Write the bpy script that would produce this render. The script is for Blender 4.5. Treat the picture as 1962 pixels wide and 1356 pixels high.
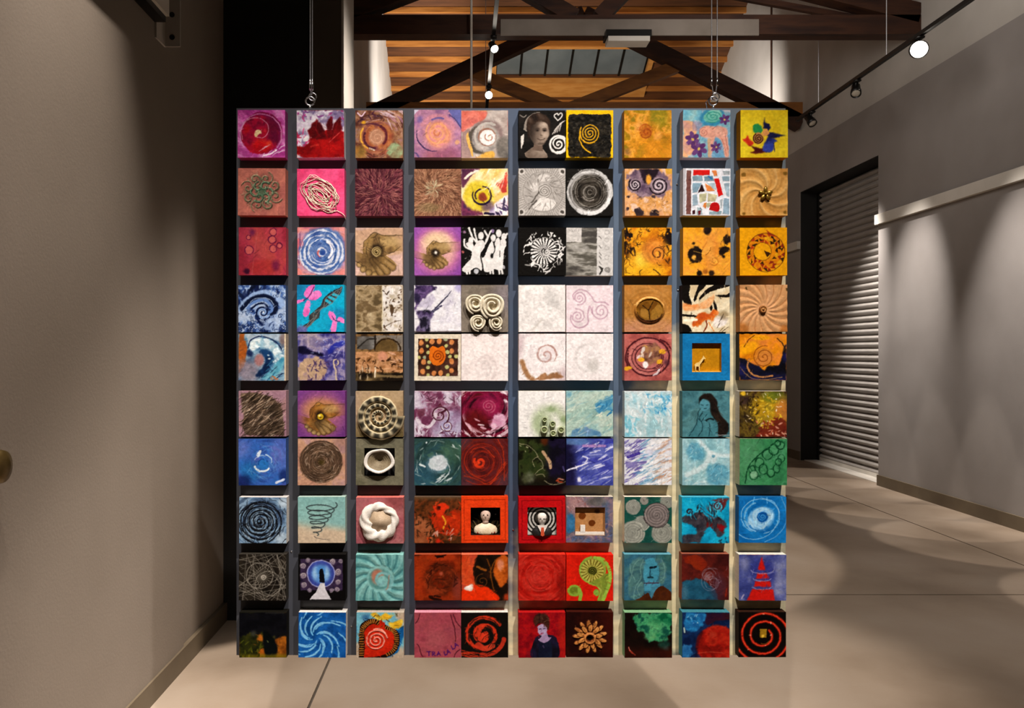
import bpy, bmesh, math, random
import numpy as np
from mathutils import Vector, Matrix, Euler

for o in list(bpy.data.objects): bpy.data.objects.remove(o, do_unlink=True)
scene = bpy.context.scene
COL = scene.collection
random.seed(4)

# ================================================================ camera, exposure, world, lights
cam_d = bpy.data.cameras.new('camera'); cam = bpy.data.objects.new('camera', cam_d); COL.objects.link(cam)
cam.location = (0, 0, 1.5); cam.rotation_euler = (math.pi / 2, 0, 0)
cam_d.sensor_width = 36; cam_d.lens = 1500 / 1962 * 36
cam_d.shift_x = .0474; cam_d.shift_y = -.0015; cam_d.clip_start = .05
scene.camera = cam
vs = scene.view_settings
vs.view_transform = 'Standard'; vs.look = 'None'; vs.gamma = 1; vs.use_curve_mapping = False
vs.exposure = 0.0
world = bpy.data.worlds.new('world'); scene.world = world; world.use_nodes = True
world.node_tree.nodes['Background'].inputs[0].default_value = (.9, .8, .7, 1)
world.node_tree.nodes['Background'].inputs[1].default_value = .012

WARM = (1, .89, .78); NEUT = (1, .93, .87)
def spot(name, loc, aim, watts, deg, blend=.6, col=NEUT, size=.05):
    d = bpy.data.lights.new(name, 'SPOT'); d.energy = watts; d.spot_size = math.radians(deg); d.spot_blend = blend
    d.color = col; d.shadow_soft_size = size
    o = bpy.data.objects.new(name, d); COL.objects.link(o); o.location = loc
    o.rotation_euler = (Vector(aim) - Vector(loc)).to_track_quat('-Z', 'Y').to_euler(); return o
# track heads over the viewer that light the hanging display
spot('display_spot', (1.55, -.7, 5.8), (.16, 2.48, .75), 1480, 31, .75)
spot('display_spot', (-.35, -.7, 5.8), (.08, 2.48, .75), 1010, 31, .75)
# heads washing the left wall
spot('wall_spot', (-.68, 2.45, 4.8), (-1.345, 2.62, 1.35), 760, 34, 1., WARM, .05)
spot('wall_spot', (-.4, 1.0, 4.7), (-1.345, 1.7, .9), 240, 55, 1., WARM, .05)
# heads on the right hand track: wall scallops, roller door
spot('wall_spot', (3.55, 7.7, 4.4), (4.69, 8.2, 1.75), 900, 33, 1., NEUT, .05)
spot('wall_spot', (3.55, 6.2, 4.4), (4.69, 6.65, 1.7), 760, 33, 1., NEUT, .05)
spot('wall_spot', (3.6, 8.6, 4.3), (4.96, 9.35, 1.8), 1100, 34, 1., NEUT, .05)
spot('wall_spot', (3.55, 4.9, 4.4), (4.69, 5.3, 1.5), 620, 36, 1., NEUT, .05)
# unseen lights added over the concrete; cones cut to leave a dark band
spot('floor_fill', (.2, 5.0, 5.0), (.0, 3.6, 0), 1350, 52, .45, WARM, .08)
for y_ in (6.2, 7.4, 8.6, 9.8): spot('floor_fill', (.9, y_, 5.0), (.9, y_, 0), 640, 42.6, .12, WARM, .03)
spot('floor_fill', (2.3, 3.4, 5.2), (2.9, 4.4, 0), 440, 75, 1., WARM, .3)
for y_ in (4.6, 5.4, 6.2, 7.0, 7.8, 8.6, 9.4): spot('floor_fill', (3.95, y_, 4.15), (4.13, y_, 0), 250, 23, .15, WARM, .02)
# unseen lights added to brighten the roof boards, pale upper walls and trusses
spot('roof_fill', (1.5, 12.2, 4.3), (1.4, 14.4, 6.2), 260, 130, .8, (1, .8, .58), .2)
spot('roof_fill', (3.0, 11.6, 4.4), (4.69, 12.6, 5.2), 420, 80, .8, NEUT, .1)
spot('roof_fill', (.9, 11.4, 4.5), (-1.345, 13.2, 5.9), 900, 85, .8, NEUT, .1)
spot('roof_fill', (2.2, 5.6, 4.4), (4.69, 8.4, 5.0), 190, 130, 1., NEUT, .7)
spot('roof_fill', (.9, 5.0, 4.0), (1.4, 8.1, 5.0), 130, 80, 1., NEUT, .3)

# ================================================================ helpers
def tag(o, label=None, cat=None, group=None, kind=None):
    if label: o['label'] = label
    if cat: o['category'] = cat
    if group: o['group'] = group
    if kind: o['kind'] = kind
    return o
def obj(name, me, parent=None, mat=None, smooth=False):
    o = bpy.data.objects.new(name, me); COL.objects.link(o)
    if parent: o.parent = parent
    if mat and not me.materials: me.materials.append(mat)
    if smooth: me.polygons.foreach_set('use_smooth', [True] * len(me.polygons))
    return o
def empty(name, loc=(0, 0, 0)):
    o = bpy.data.objects.new(name, None); COL.objects.link(o); o.location = loc; o.empty_display_size = .05; return o
def mesh(name, v, f):
    me = bpy.data.meshes.new(name); me.from_pydata([tuple(map(float, p)) for p in v], [], f); me.update(); return me
class MB:
    """collects simple solids into one mesh"""
    def __init__(s): s.v = []; s.f = []
    def add(s, v, f): n = len(s.v); s.v += [tuple(p) for p in v]; s.f += [tuple(i + n for i in q) for q in f]; return s
    def box(s, a, b):
        (x0, y0, z0), (x1, y1, z1) = a, b
        return s.add([(x0, y0, z0), (x1, y0, z0), (x1, y1, z0), (x0, y1, z0), (x0, y0, z1), (x1, y0, z1), (x1, y1, z1), (x0, y1, z1)],
                     [(0, 3, 2, 1), (4, 5, 6, 7), (0, 1, 5, 4), (1, 2, 6, 5), (2, 3, 7, 6), (3, 0, 4, 7)])
    def beam(s, p, q, w, h, up=(0, 1, 0)):
        p, q = Vector(p), Vector(q); d = (q - p).normalized(); a = Vector(up); b = d.cross(a).normalized(); a = b.cross(d).normalized()
        c = [(-1, -1), (1, -1), (1, 1), (-1, 1)]
        v = [r + a * (x * w / 2) + b * (y * h / 2) for r in (p, q) for x, y in c]
        return s.add(v, [(3, 2, 1, 0), (4, 5, 6, 7), (0, 1, 5, 4), (1, 2, 6, 5), (2, 3, 7, 6), (3, 0, 4, 7)])
    def tube(s, pts, r, n=8, closed=False):
        pts = [Vector(p) for p in pts]; m = len(pts); v = []; rr = r if hasattr(r, '__len__') else [r] * m
        for i, p in enumerate(pts):
            a = pts[(i - 1) % m] if closed or i else p; b = pts[(i + 1) % m] if closed or i < m - 1 else p
            d = (b - a).normalized(); u = d.cross(Vector((.13, .21, .97)) if abs(d.z) < .9 else Vector((1, .1, 0))).normalized(); w = d.cross(u)
            v += [p + (u * math.cos(2 * math.pi * k / n) + w * math.sin(2 * math.pi * k / n)) * rr[i] for k in range(n)]
        f = []
        for i in range(m if closed else m - 1):
            j = (i + 1) % m
            f += [(i * n + k, i * n + (k + 1) % n, j * n + (k + 1) % n, j * n + k) for k in range(n)]
        if not closed: f += [tuple(range(n))[::-1], tuple((m - 1) * n + k for k in range(n))]
        return s.add(v, f)
    def lathe(s, prof, n=24, c=(0, 0, 0), axis='z', sx=1, sy=1):
        v = []
        for r, h in prof:
            for k in range(n):
                a = 2 * math.pi * k / n; x, y = r * sx * math.cos(a), r * sy * math.sin(a)
                v.append({'z': (c[0] + x, c[1] + y, c[2] + h), 'y': (c[0] + x, c[1] + h, c[2] + y), 'x': (c[0] + h, c[1] + x, c[2] + y)}[axis])
        f = [(i * n + k, i * n + (k + 1) % n, (i + 1) * n + (k + 1) % n, (i + 1) * n + k) for i in range(len(prof) - 1) for k in range(n)]
        f += [tuple(range(n))[::-1], tuple((len(prof) - 1) * n + k for k in range(n))]
        return s.add(v, f)
    def prism(s, pts, fn, d0, d1):
        """extrude a 2-D outline; fn(a, b, depth) -> point"""
        n = len(pts); v = [fn(a, b, d0) for a, b in pts] + [fn(a, b, d1) for a, b in pts]
        return s.add(v, [tuple(range(n))[::-1], tuple(range(n, 2 * n))] + [(i, (i + 1) % n, n + (i + 1) % n, n + i) for i in range(n)])
    def build(s, name, mat, parent=None, smooth=False, fix=True):
        me = mesh(name, s.v, s.f)
        if fix:
            bm = bmesh.new(); bm.from_mesh(me); bmesh.ops.recalc_face_normals(bm, faces=bm.faces); bm.to_mesh(me); bm.free()
        return obj(name, me, parent, mat, smooth)
def box(name, a, b, mat, parent=None): return MB().box(a, b).build(name, mat, parent)

def lin(h):
    c = [int(h[i:i + 2], 16) / 255 for i in (0, 2, 4)]
    return tuple((x / 12.92 if x <= .04045 else ((x + .055) / 1.055) ** 2.4) for x in c) + (1,)
MATS = {}
def mat(name, cols, rough=.6, scale=3., detail=5, bump=0., bscale=40., metal=0., stretch=(1, 1, 1), pos=(.35, .65), spec=.4):
    """noise-mottled principled material; cols = two or three sRGB hex colours"""
    if name in MATS: return MATS[name]
    m = bpy.data.materials.new(name); m.use_nodes = True; N = m.node_tree.nodes; L = m.node_tree.links
    p = N['Principled BSDF']; p.inputs['Roughness'].default_value = rough; p.inputs['Metallic'].default_value = metal; p.inputs['Specular IOR Level'].default_value = spec
    tc = N.new('ShaderNodeTexCoord'); mp = N.new('ShaderNodeMapping'); mp.inputs['Scale'].default_value = stretch; L.new(tc.outputs['Object'], mp.inputs[0])
    n = N.new('ShaderNodeTexNoise'); n.inputs['Scale'].default_value = scale; n.inputs['Detail'].default_value = detail; L.new(mp.outputs[0], n.inputs['Vector'])
    r = N.new('ShaderNodeValToRGB'); L.new(n.outputs['Fac'], r.inputs[0]); e = r.color_ramp.elements
    e[0].position, e[1].position = pos; e[0].color = lin(cols[0]); e[1].color = lin(cols[-1])
    if len(cols) == 3: k = e.new(sum(pos) / 2); k.color = lin(cols[1])
    L.new(r.outputs[0], p.inputs['Base Color'])
    if bump:
        n2 = N.new('ShaderNodeTexNoise'); n2.inputs['Scale'].default_value = bscale; n2.inputs['Detail'].default_value = 4; L.new(mp.outputs[0], n2.inputs['Vector'])
        b = N.new('ShaderNodeBump'); b.inputs['Strength'].default_value = bump; b.inputs['Distance'].default_value = .01; L.new(n2.outputs['Fac'], b.inputs['Height']); L.new(b.outputs[0], p.inputs['Normal'])
    MATS[name] = m; return m
def glow(name, col, power):
    m = bpy.data.materials.new(name); m.use_nodes = True; N = m.node_tree.nodes; p = N['Principled BSDF']
    p.inputs['Base Color'].default_value = lin(col); p.inputs['Emission Color'].default_value = lin(col); p.inputs['Emission Strength'].default_value = power
    return m

M_TAUPE = mat('taupe_wall_paint', ['7e7368', '877c71'], .75, 1.2, 4, .06, 90)
M_GREY = mat('grey_wall_paint', ['86807c', '908a86'], .6, 1.5, 4, .05, 90)
M_WHITE = mat('white_wall_paint', ['a8a29a', 'b4aea6'], .8, 1.5, 4, .04, 70)
M_BLACK = mat('black_paint', ['0c0b0a', '131110'], .7, 2)
M_CHAR = mat('charcoal_paint', ['4c453c', '564e44'], .7, 2)
M_TRIM = mat('pale_trim_paint', ['c4beb4', 'd0cac0'], .5, 3)
M_BASE = mat('taupe_baseboard', ['5c5040', '685c4a'], .5, 4)
M_CONC = mat('concrete', ['786858', '928272', '9e9082'], .42, 1.1, 9, .08, 30, pos=(.3, .7), spec=.5)
M_JOINT = mat('joint_filler', ['3c342c', '4a4036'], .8, 9)
M_WOOD = mat('roof_board_wood', ['94581f', 'b07434', '86501c'], .65, 2.2, 6, .1, 25, stretch=(.4, 4, 4))
M_DECK = mat('shaded_deck_wood', ['4a2a12', '5e381a', '402410'], .7, 2.2, 6, .1, 25, stretch=(.4, 4, 4))  # deck darkened, purlin wood lightened: shade and lit edges put into the colours
M_BEAM = mat('dark_timber', ['2c160c', '3e2212', '241008'], .6, 3, 6, .1, 25, stretch=(.5, 3, 3))
M_BROWN = mat('lit_brown_timber', ['7a4a1e', '8c5826', '6a3e18'], .6, 3, 6, .1, 25, stretch=(.5, 3, 3))  # timber lightened where the far truss is lit; light put into colour
M_STEEL = mat('weathered_steel', ['7c7268', '8c8278'], .5, 3, 5, metal=.3)
M_SLAT = mat('roller_slat_steel', ['98928c', 'a8a29c'], .42, 3, 5, metal=.15)
M_CHROME = mat('bright_steel', ['b8b8ba', 'd0d0d2'], .22, 9, metal=1)
M_CABLE = mat('wire_rope', ['a8a8aa', 'c8c8ca'], .4, 200, metal=.4)
M_BLKMET = mat('black_metal', ['100e0d', '1a1816'], .4, 6, metal=.3)

# ================================================================ setting
XL, XR, FLOOR = -1.345, 4.69, 0.
RIDGE_Y, RIDGE_Z, PITCH = 9.5, 8.936, .49
def roof_z(y): return RIDGE_Z - (PITCH if y > RIDGE_Y else .27) * abs(y - RIDGE_Y)

fl = tag(box('floor', (-1.7, -3, -.12), (5.3, 18, -.012), M_JOINT), 'grey brown concrete slab floor of the hall', kind='structure')
xs = [-1.7, -.655, 3.95, 5.3]; ys = [-3, 4.85, 10.7, 18]
for i in range(3):
    for j in range(3):
        g = .006; box('slab', (xs[i] + (g if i else 0), ys[j] + (g if j else 0), -.03), (xs[i + 1] - (g if i < 2 else 0), ys[j + 1] - (g if j < 2 else 0), 0), M_CONC, fl)

def side(name, x0, x1, y0, y1, z0, m, label, z1=None):
    pts = [(y0, z0), (y1, z0)]
    if z1 is None:
        pts += [(y1, roof_z(y1))] + ([(RIDGE_Y, RIDGE_Z)] if y0 < RIDGE_Y < y1 else []) + [(y0, roof_z(y0))]
    else: pts += [(y1, z1), (y0, z1)]
    return tag(MB().prism(pts, lambda a, b, d: (d, a, b), x0, x1).build(name, m), label, kind='structure')
side('wall_left', XL - .2, XL, -3, 4.4, 0, M_TAUPE, 'taupe painted wall running along the left')
side('wall_left_far', XL - .2, XL, 4.4, 18, 0, M_WHITE, 'pale wall beyond the dark partition on the left')
box_l = tag(box('trim_4', (XL, -3, .1), (XL + .012, 3.73, 2.94), M_TAUPE), 'taupe wall lining sheet ending in a vertical edge', kind='structure')
tag(box('baseboard_left', (XL, -3, 0), (XL + .022, 4.4, .1), M_BASE), 'dark taupe baseboard at foot of left wall', kind='structure')
pt = tag(box('wall_partition', (XL, 4.4, 0), (-.685, 4.79, 5.2), M_CHAR), 'charcoal partition standing out from the left wall', kind='structure')
box('dark_panel', (XL, 4.385, 0), (-.86, 4.4, 5.2), M_BLACK, pt)
tag(box('trim_1', (-.685, 4.395, 0), (-.672, 4.795, 5.2), M_WHITE), 'white end board of the dark partition', kind='structure')
# right wall with roller door opening
D0, D1, DH = 8.85, 10.9, 3.73
w = MB().box((XR, -3, 0), (XR + .45, D0, 4.34)).box((XR, D1, 0), (XR + .45, 18, 4.34)).box((XR, D0, DH), (XR + .45, D1, 4.34))
tag(w.build('wall_right', M_GREY), 'grey painted wall running along the right', kind='structure')
side('wall_right_upper', XR, XR + .45, -3, 18, 4.34, M_WHITE, 'pale upper wall above the grey paint on the right')
box('jamb_lining', (XR + .005, D1 - .012, 0), (XR + .44, D1, DH), M_BLACK, tag(empty('trim_5', (0, 0, 0)), 'black lining of the roller door opening', kind='structure'))
tj = bpy.data.objects['trim_5']; box('head_lining', (XR + .005, D0, DH - .012), (XR + .44, D1 - .012, DH), M_BLACK, tj)
for n, a, b in (('baseboard_right', -3, D0), ('baseboard_right_far', D1, 18)):
    tag(box(n, (XR - .02, a, 0), (XR, b, .12), M_BASE), 'dark taupe baseboard at foot of right wall' + (' past the roller door' if a > 0 else ''), kind='structure')
for n, a, b, l in (('trim_2', -3, D0, 'pale hanging rail along the near right wall'), ('trim_3', D1, 18, 'pale hanging rail past the roller door')):
    tag(box(n, (XR - .045, a, 2.94), (XR, b, 3.05), M_TRIM), l, kind='structure')
# picture rail on the left, ending in a perforated bracket
rl = tag(MB().box((XL, -3, 2.95), (XL + .075, 3.38, 3.06)).build('trim_6', M_TRIM), 'pale hanging rail on the left wall ending in a steel bracket', kind='structure')
br = MB().box((XL + .012, 3.38, 2.86), (XL + .02, 3.49, 3.2)).box((XL + .02, 3.48, 2.86), (XL + .085, 3.488, 3.2)).build('end_bracket', M_WHITE, rl)
for z in (2.9, 3.0, 3.1): MB().lathe([(.012, 0), (.012, .004), (.006, .008)], 10, (XL + .05, 3.476, z), 'y').build('bolt', M_BLKMET, rl)
box('rail_shade_strip', (XL, -3, 2.925), (XL + .06, 3.38, 2.95), M_BLKMET, rl)  # shade beneath the rail, made as a black strip
side_w = tag(box('wall_far', (XL - .2, 18, 0), (XR + .45, 18.2, roof_z(18)), M_WHITE), 'pale end wall far behind the display', kind='structure')
tag(box('wall_back', (XL - .2, -3.2, 0), (XR + .45, -3, roof_z(-3)), M_GREY), 'grey wall behind the viewer', kind='structure')

# roller door
dr = tag(empty('door_1', (XR + .27, D0, 0)), 'grey steel roller shutter in the right wall', kind='structure')
prof = [(-.006, 0), (.012, .006), (.03, .022), (.034, .036), (.022, .056), (-.006, .068), (-.004, .076), (.0, .08)]
sm_me = None
NS = 46
for k in range(NS):
    if sm_me is None:
        m_ = MB(); n = len(prof); v = [(-p, 0, z) for p, z in prof] + [(-p, D1 - D0 - .012, z) for p, z in prof]
        m_.add(v, [(i, i + 1, n + i + 1, n + i) for i in range(n - 1)]); s_ = m_.build('slat', M_SLAT, dr, fix=False); sm_me = s_.data
    else: s_ = obj('slat', sm_me, dr)
    s_.location = (0, 0, .035 + k * .0803)
MB().box((-.03, 0, .012), (.03, D1 - D0 - .012, .06)).build('bottom_bar', M_TRIM, dr)
for y in (0, D1 - D0 - .06): MB().box((-.05, y, 0), (.05, y + .045, DH - .015)).build('guide_rail', M_BLKMET, dr)
tag(box('light_leak_strip', (XR + .05, D0, 0), (XR + .24, D1 - .012, .01), M_TRIM), 'pale strip for light leaking under the roller shutter', kind='structure')  # pale strip replaces light leaking out below the slats

# roof: boarded slopes, purlins, skylight
SK = (.59, 3.3, 13.74, 14.38)
def slope(p, u, v_): return None
rf = MB()
th = .06
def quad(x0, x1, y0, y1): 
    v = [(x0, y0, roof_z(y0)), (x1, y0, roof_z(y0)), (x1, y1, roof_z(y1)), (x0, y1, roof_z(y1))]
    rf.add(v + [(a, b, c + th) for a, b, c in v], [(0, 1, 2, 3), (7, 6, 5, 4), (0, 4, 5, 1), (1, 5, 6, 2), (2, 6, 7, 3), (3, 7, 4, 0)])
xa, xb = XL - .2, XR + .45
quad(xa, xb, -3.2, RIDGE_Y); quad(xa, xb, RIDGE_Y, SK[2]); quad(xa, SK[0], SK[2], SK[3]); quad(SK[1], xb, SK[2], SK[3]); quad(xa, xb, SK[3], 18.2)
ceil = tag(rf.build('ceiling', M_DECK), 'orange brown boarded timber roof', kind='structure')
pm = None
yy = 11.1
while yy < 17.9:
    inside = SK[2] - .03 < yy < SK[3] + .03
    for x0, x1 in (((XL, SK[0] - .05), (SK[1] + .05, XR)) if inside else ((XL, XR),)):
        box('purlin', (x0, yy - .02, roof_z(yy) - .09), (x1, yy + .03, roof_z(yy) - .004), M_WOOD, ceil)
    yy += .315
# skylight well
sk = tag(empty('window_1', ((SK[0] + SK[1]) / 2, SK[2], roof_z(SK[2]))), 'dark six pane skylight in the roof boards', kind='structure')
ox, oy, oz = sk.location
def P(x, y, d): return (x - ox, y - oy, roof_z(y) - oz + d)
def slab_(name, x0, x1, y0, y1, d0, d1, m):
    v = [P(x, y, d) for d in (d0, d1) for x, y in ((x0, y0), (x1, y0), (x1, y1), (x0, y1))]
    return MB().add(v, [(0, 1, 2, 3), (4, 5, 6, 7), (0, 1, 5, 4), (1, 2, 6, 5), (2, 3, 7, 6), (3, 0, 4, 7)]).build(name, m, sk)
M_LINER = mat('raw_pine_liner', ['b07838', 'c08c4c'], .6, 4, stretch=(1, 4, 4))
M_GLASS = mat('night_glass', ['5c6872', '6c7882'], .3, 2)
slab_('liner', SK[0] - .08, SK[0], SK[2], SK[3], -.1, .1, M_LINER); slab_('liner', SK[1], SK[1] + .08, SK[2], SK[3], -.1, .1, M_LINER)
slab_('liner', SK[0] - .08, SK[1] + .08, SK[2] - .05, SK[2], -.04, .1, M_LINER); slab_('liner', SK[0] - .08, SK[1] + .08, SK[3], SK[3] + .3, -.11, -.002, M_LINER)
pw = (SK[1] - SK[0]) / 6
for k in range(6): slab_('pane', SK[0] + k * pw + .02, SK[0] + (k + 1) * pw - .02, SK[2] + .02, SK[3] - .02, .05, .06, M_GLASS)
for k in range(7): slab_('mullion', SK[0] + k * pw - .02, SK[0] + k * pw + .02, SK[2], SK[3], .03, .08, M_BLKMET)

# trusses
XC = (XL + XR) / 2
t1 = tag(empty('trim_8', (XC, 8.1, 4.76)), 'near timber roof truss crossing above the display', kind='structure')
t2 = tag(empty('trim_9', (XC, 10.9, 4.76)), 'far timber roof truss crossing above the display', kind='structure')
def member(root, name, p, q, w, h, m): o = root.location; return MB().beam(Vector(p) - o, Vector(q) - o, w, h).build(name, m, root)
member(t1, 'bottom_chord', (XL, 8.1, 4.86), (XR, 8.1, 4.86), .16, .2, M_BEAM)
box('splice_plate', (.38 - XC, -.1, -.02), (3.02 - XC, -.082, .145), M_STEEL, t1)
member(t1, 'top_chord', (XR, 8.1, 4.98), (XC, 8.1, 5.75), .16, .2, M_BEAM); member(t1, 'top_chord', (XL, 8.1, 4.95), (XC, 8.1, 6.1), .16, .2, M_BEAM)
member(t1, 'brace', (4.25, 8.2, 4.97), (1.9, 8.2, 5.4), .05, .06, M_BEAM)
member(t1, 'web', (1.15, 8.1, 4.95), (.2, 8.1, 5.5), .14, .16, M_BEAM); member(t1, 'web', (1.4, 8.1, 4.95), (2.2, 8.1, 5.8), .14, .16, M_BEAM)
member(t2, 'bottom_chord', (XL, 10.9, 4.86), (XR, 10.9, 4.86), .16, .2, M_BROWN)
member(t2, 'top_chord', (XL, 10.9, 4.78), (XC, 10.9, 6.2), .16, .2, M_BEAM); member(t2, 'top_chord', (XR, 10.9, 4.68), (XC, 10.9, 6.2), .16, .2, M_BEAM)
member(t2, 'web', (XC - .3, 10.95, 4.9), (.1, 10.95, 5.42), .12, .16, M_BROWN); member(t2, 'web', (XC - .3, 10.95, 4.86), (3.0, 10.95, 5.5), .12, .16, M_BROWN)
box('panel_seam', (XR - .012, 11.88, 4.34), (XR, 11.93, roof_z(11.9)), M_BEAM, tag(empty('trim_10'), 'thin dark seam on the pale upper right wall', kind='structure'))
# ---------------------------------------------------------------- painting helpers (numpy, u right, v down, 0..1)
RES = 192
_g = (np.arange(RES) + .5) / RES
U, V = np.meshgrid(_g, _g)
_T = np.random.RandomState(7).rand(4096)
PI = math.pi

def hx(h):
    if not isinstance(h, str):
        return np.asarray(h, float)
    return np.array([int(h[i:i + 2], 16) / 255 for i in (0, 2, 4)])

def vn(x, y, s):
    xi = np.floor(x).astype(np.int64); yi = np.floor(y).astype(np.int64)
    fx = x - xi; fy = y - yi
    fx = fx * fx * (3 - 2 * fx); fy = fy * fy * (3 - 2 * fy)
    def t(a, b):
        return _T[((a * 374761 + b * 668265 + s * 9973) ^ ((a * 1274 + b * 3253) >> 3)) & 4095]
    return (t(xi, yi) * (1 - fx) + t(xi + 1, yi) * fx) * (1 - fy) + (t(xi, yi + 1) * (1 - fx) + t(xi + 1, yi + 1) * fx) * fy

def sm(a, b, x):
    t = np.clip((x - a) / (b - a), 0, 1)
    return t * t * (3 - 2 * t)

def catmull(p, n=8):
    p = np.asarray(p, float)
    if len(p) < 3:
        return p
    q = np.vstack([2 * p[0] - p[1], p, 2 * p[-1] - p[-2]])
    out = []
    t = np.linspace(0, 1, n, endpoint=False)[:, None]
    for i in range(1, len(q) - 2):
        a, b, c, d = q[i - 1], q[i], q[i + 1], q[i + 2]
        out.append(.5 * (2 * b + (c - a) * t + (2 * a - 5 * b + 4 * c - d) * t ** 2 + (3 * b - a - 3 * c + d) * t ** 3))
    out.append(q[-2][None])
    return np.vstack(out)

def spi(cx, cy, r0, r1, turns, ph=0., d=1, sx=1., sy=1., n=None):
    n = n or int(18 * abs(turns) + 8)
    t = np.linspace(0, 1, n)
    a = ph + d * 2 * PI * turns * t
    r = r0 + (r1 - r0) * t
    return np.stack([cx + sx * r * np.cos(a), cy + sy * r * np.sin(a)], 1)

def arc(cx, cy, r, a0, a1, sy=1., n=16):
    t = np.radians(np.linspace(a0, a1, n))
    return np.stack([cx + r * np.cos(t), cy + sy * r * np.sin(t)], 1)

class Art:
    def __init__(s, seed, bg='808080'):
        s.k = seed * 31; s.rng = np.random.RandomState(seed)
        s.c = np.empty((RES, RES, 3)); s.c[:] = hx(bg); s.h = np.zeros((RES, RES))
    def fill(s, h): s.c[:] = hx(h); return s
    def fbm(s, sc, o=4, ang=0, ax=1., ay=1., x=None, y=None):
        s.k += 1
        if x is None:
            a = math.radians(ang)
            x = (U * math.cos(a) + V * math.sin(a)) * ax; y = (-U * math.sin(a) + V * math.cos(a)) * ay
        n = 0; w = 1; t = 0
        for i in range(o):
            n = n + w * vn(x * sc + i * 17.3 + 50, y * sc + i * 9.1 + 50, s.k + i * 7); t += w; w *= .55; sc *= 2.03
        return n / t
    def ramp(s, n, cols):
        cols = np.array([hx(c) for c in cols]); m = len(cols) - 1
        x = np.clip(n, 0, 1) * m; i = np.minimum(x.astype(int), m - 1); f = (x - i)[..., None]
        return cols[i] * (1 - f) + cols[i + 1] * f
    def mott(s, cols, sc=4, o=4, con=2.2, ang=0, ax=1., ay=1., m=None, a=1., n=None):
        n = s.fbm(sc, o, ang, ax, ay) if n is None else n
        s.mix(s.ramp((n - .5) * con + .5, cols), (np.ones((RES, RES)) if m is None else m) * a); return s
    def mix(s, col, m):
        m = np.clip(m, 0, 1)[..., None]; s.c = s.c * (1 - m) + hx(col) * m; return s
    def polar(s, cx, cy, sx=1., sy=1.):
        x = (U - cx) / sx; y = (V - cy) / sy
        return np.hypot(x, y), np.arctan2(y, x)
    def streak(s, cx, cy, k=18, m=2.2, tw=0., o=3, sx=1., sy=1.):
        """noise brushed in circles around a point (tw > 0: spirals)"""
        r, t = s.polar(cx, cy, sx, sy)
        t = (t + tw * r + 9 * PI) % (2 * PI) - PI
        return s.fbm(1, o, x=r * k, y=np.abs(t) * m)
    def disc(s, cx, cy, r, soft=.012, wob=0., ry=None, deg=0):
        ry = ry or r; a = math.radians(deg); x = U - cx; y = V - cy
        x, y = x * math.cos(a) + y * math.sin(a), -x * math.sin(a) + y * math.cos(a)
        d = np.hypot(x / r, y / ry) * r
        if wob: d = d + (s.fbm(9, 3) - .5) * wob
        return 1 - sm(r - soft, r + soft, d)
    def ring(s, cx, cy, r, w, soft=.01, wob=0., ry=None, deg=0):
        return np.clip(s.disc(cx, cy, r + w / 2, soft, wob, None if ry is None else ry + w / 2, deg) - s.disc(cx, cy, r - w / 2, soft, wob, None if ry is None else ry - w / 2, deg), 0, 1)
    def poly(s, p, smooth=False, wob=0.):
        p = catmull(list(p) + [p[0]]) if smooth else np.asarray(p, float)
        x, y = U, V
        if wob: x = U + (s.fbm(10, 3) - .5) * wob; y = V + (s.fbm(10, 3) - .5) * wob
        ins = np.zeros((RES, RES), bool); j = len(p) - 1
        for i in range(len(p)):
            (x1, y1), (x2, y2) = p[i], p[j]
            if y1 != y2:
                ins ^= ((y1 > y) != (y2 > y)) & (x < (x2 - x1) * (y - y1) / (y2 - y1) + x1)
            j = i
        m = ins.astype(float)
        if wob:
            for ax in (0, 1):
                for d in (1, 2): m = (m + np.roll(m, d, ax) + np.roll(m, -d, ax)) / 3 if 2 * d < RES else m
        return m
    def rect(s, a, b, c, d): return ((U > a) & (U < c) & (V > b) & (V < d)).astype(float)
    def ln(s, p, w=.02, smooth=True, soft=.008, taper=0, m=None):
        p = catmull(p) if smooth else np.asarray(p, float)
        m = np.zeros((RES, RES)) if m is None else m
        N = len(p) - 1
        for i in range(N):
            ww = w * .5 * (1 - taper * abs(2 * i / max(N, 1) - 1)) if taper >= 0 else w * .5 * (1 + taper * i / max(N, 1))
            q = ww + soft; (x1, y1), (x2, y2) = p[i], p[i + 1]
            a = max(int((min(x1, x2) - q) * RES) - 1, 0); b = min(int((max(x1, x2) + q) * RES) + 2, RES)
            c = max(int((min(y1, y2) - q) * RES) - 1, 0); d = min(int((max(y1, y2) + q) * RES) + 2, RES)
            if a >= b or c >= d: continue
            X = U[c:d, a:b] - x1; Y = V[c:d, a:b] - y1; dx = x2 - x1; dy = y2 - y1
            t = np.clip((X * dx + Y * dy) / (dx * dx + dy * dy + 1e-12), 0, 1)
            e = np.hypot(X - t * dx, Y - t * dy)
            m[c:d, a:b] = np.maximum(m[c:d, a:b], 1 - sm(ww - soft, ww + soft, e))
        return m
    def draw(s, col, p, w=.02, smooth=True, soft=.008, taper=0, a=1., h=0.):
        m = s.ln(p, w, smooth, soft, taper); s.mix(col, m * a)
        if h: s.h = np.maximum(s.h, m * h) if h > 0 else np.minimum(s.h, m * h)
        return s
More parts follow.
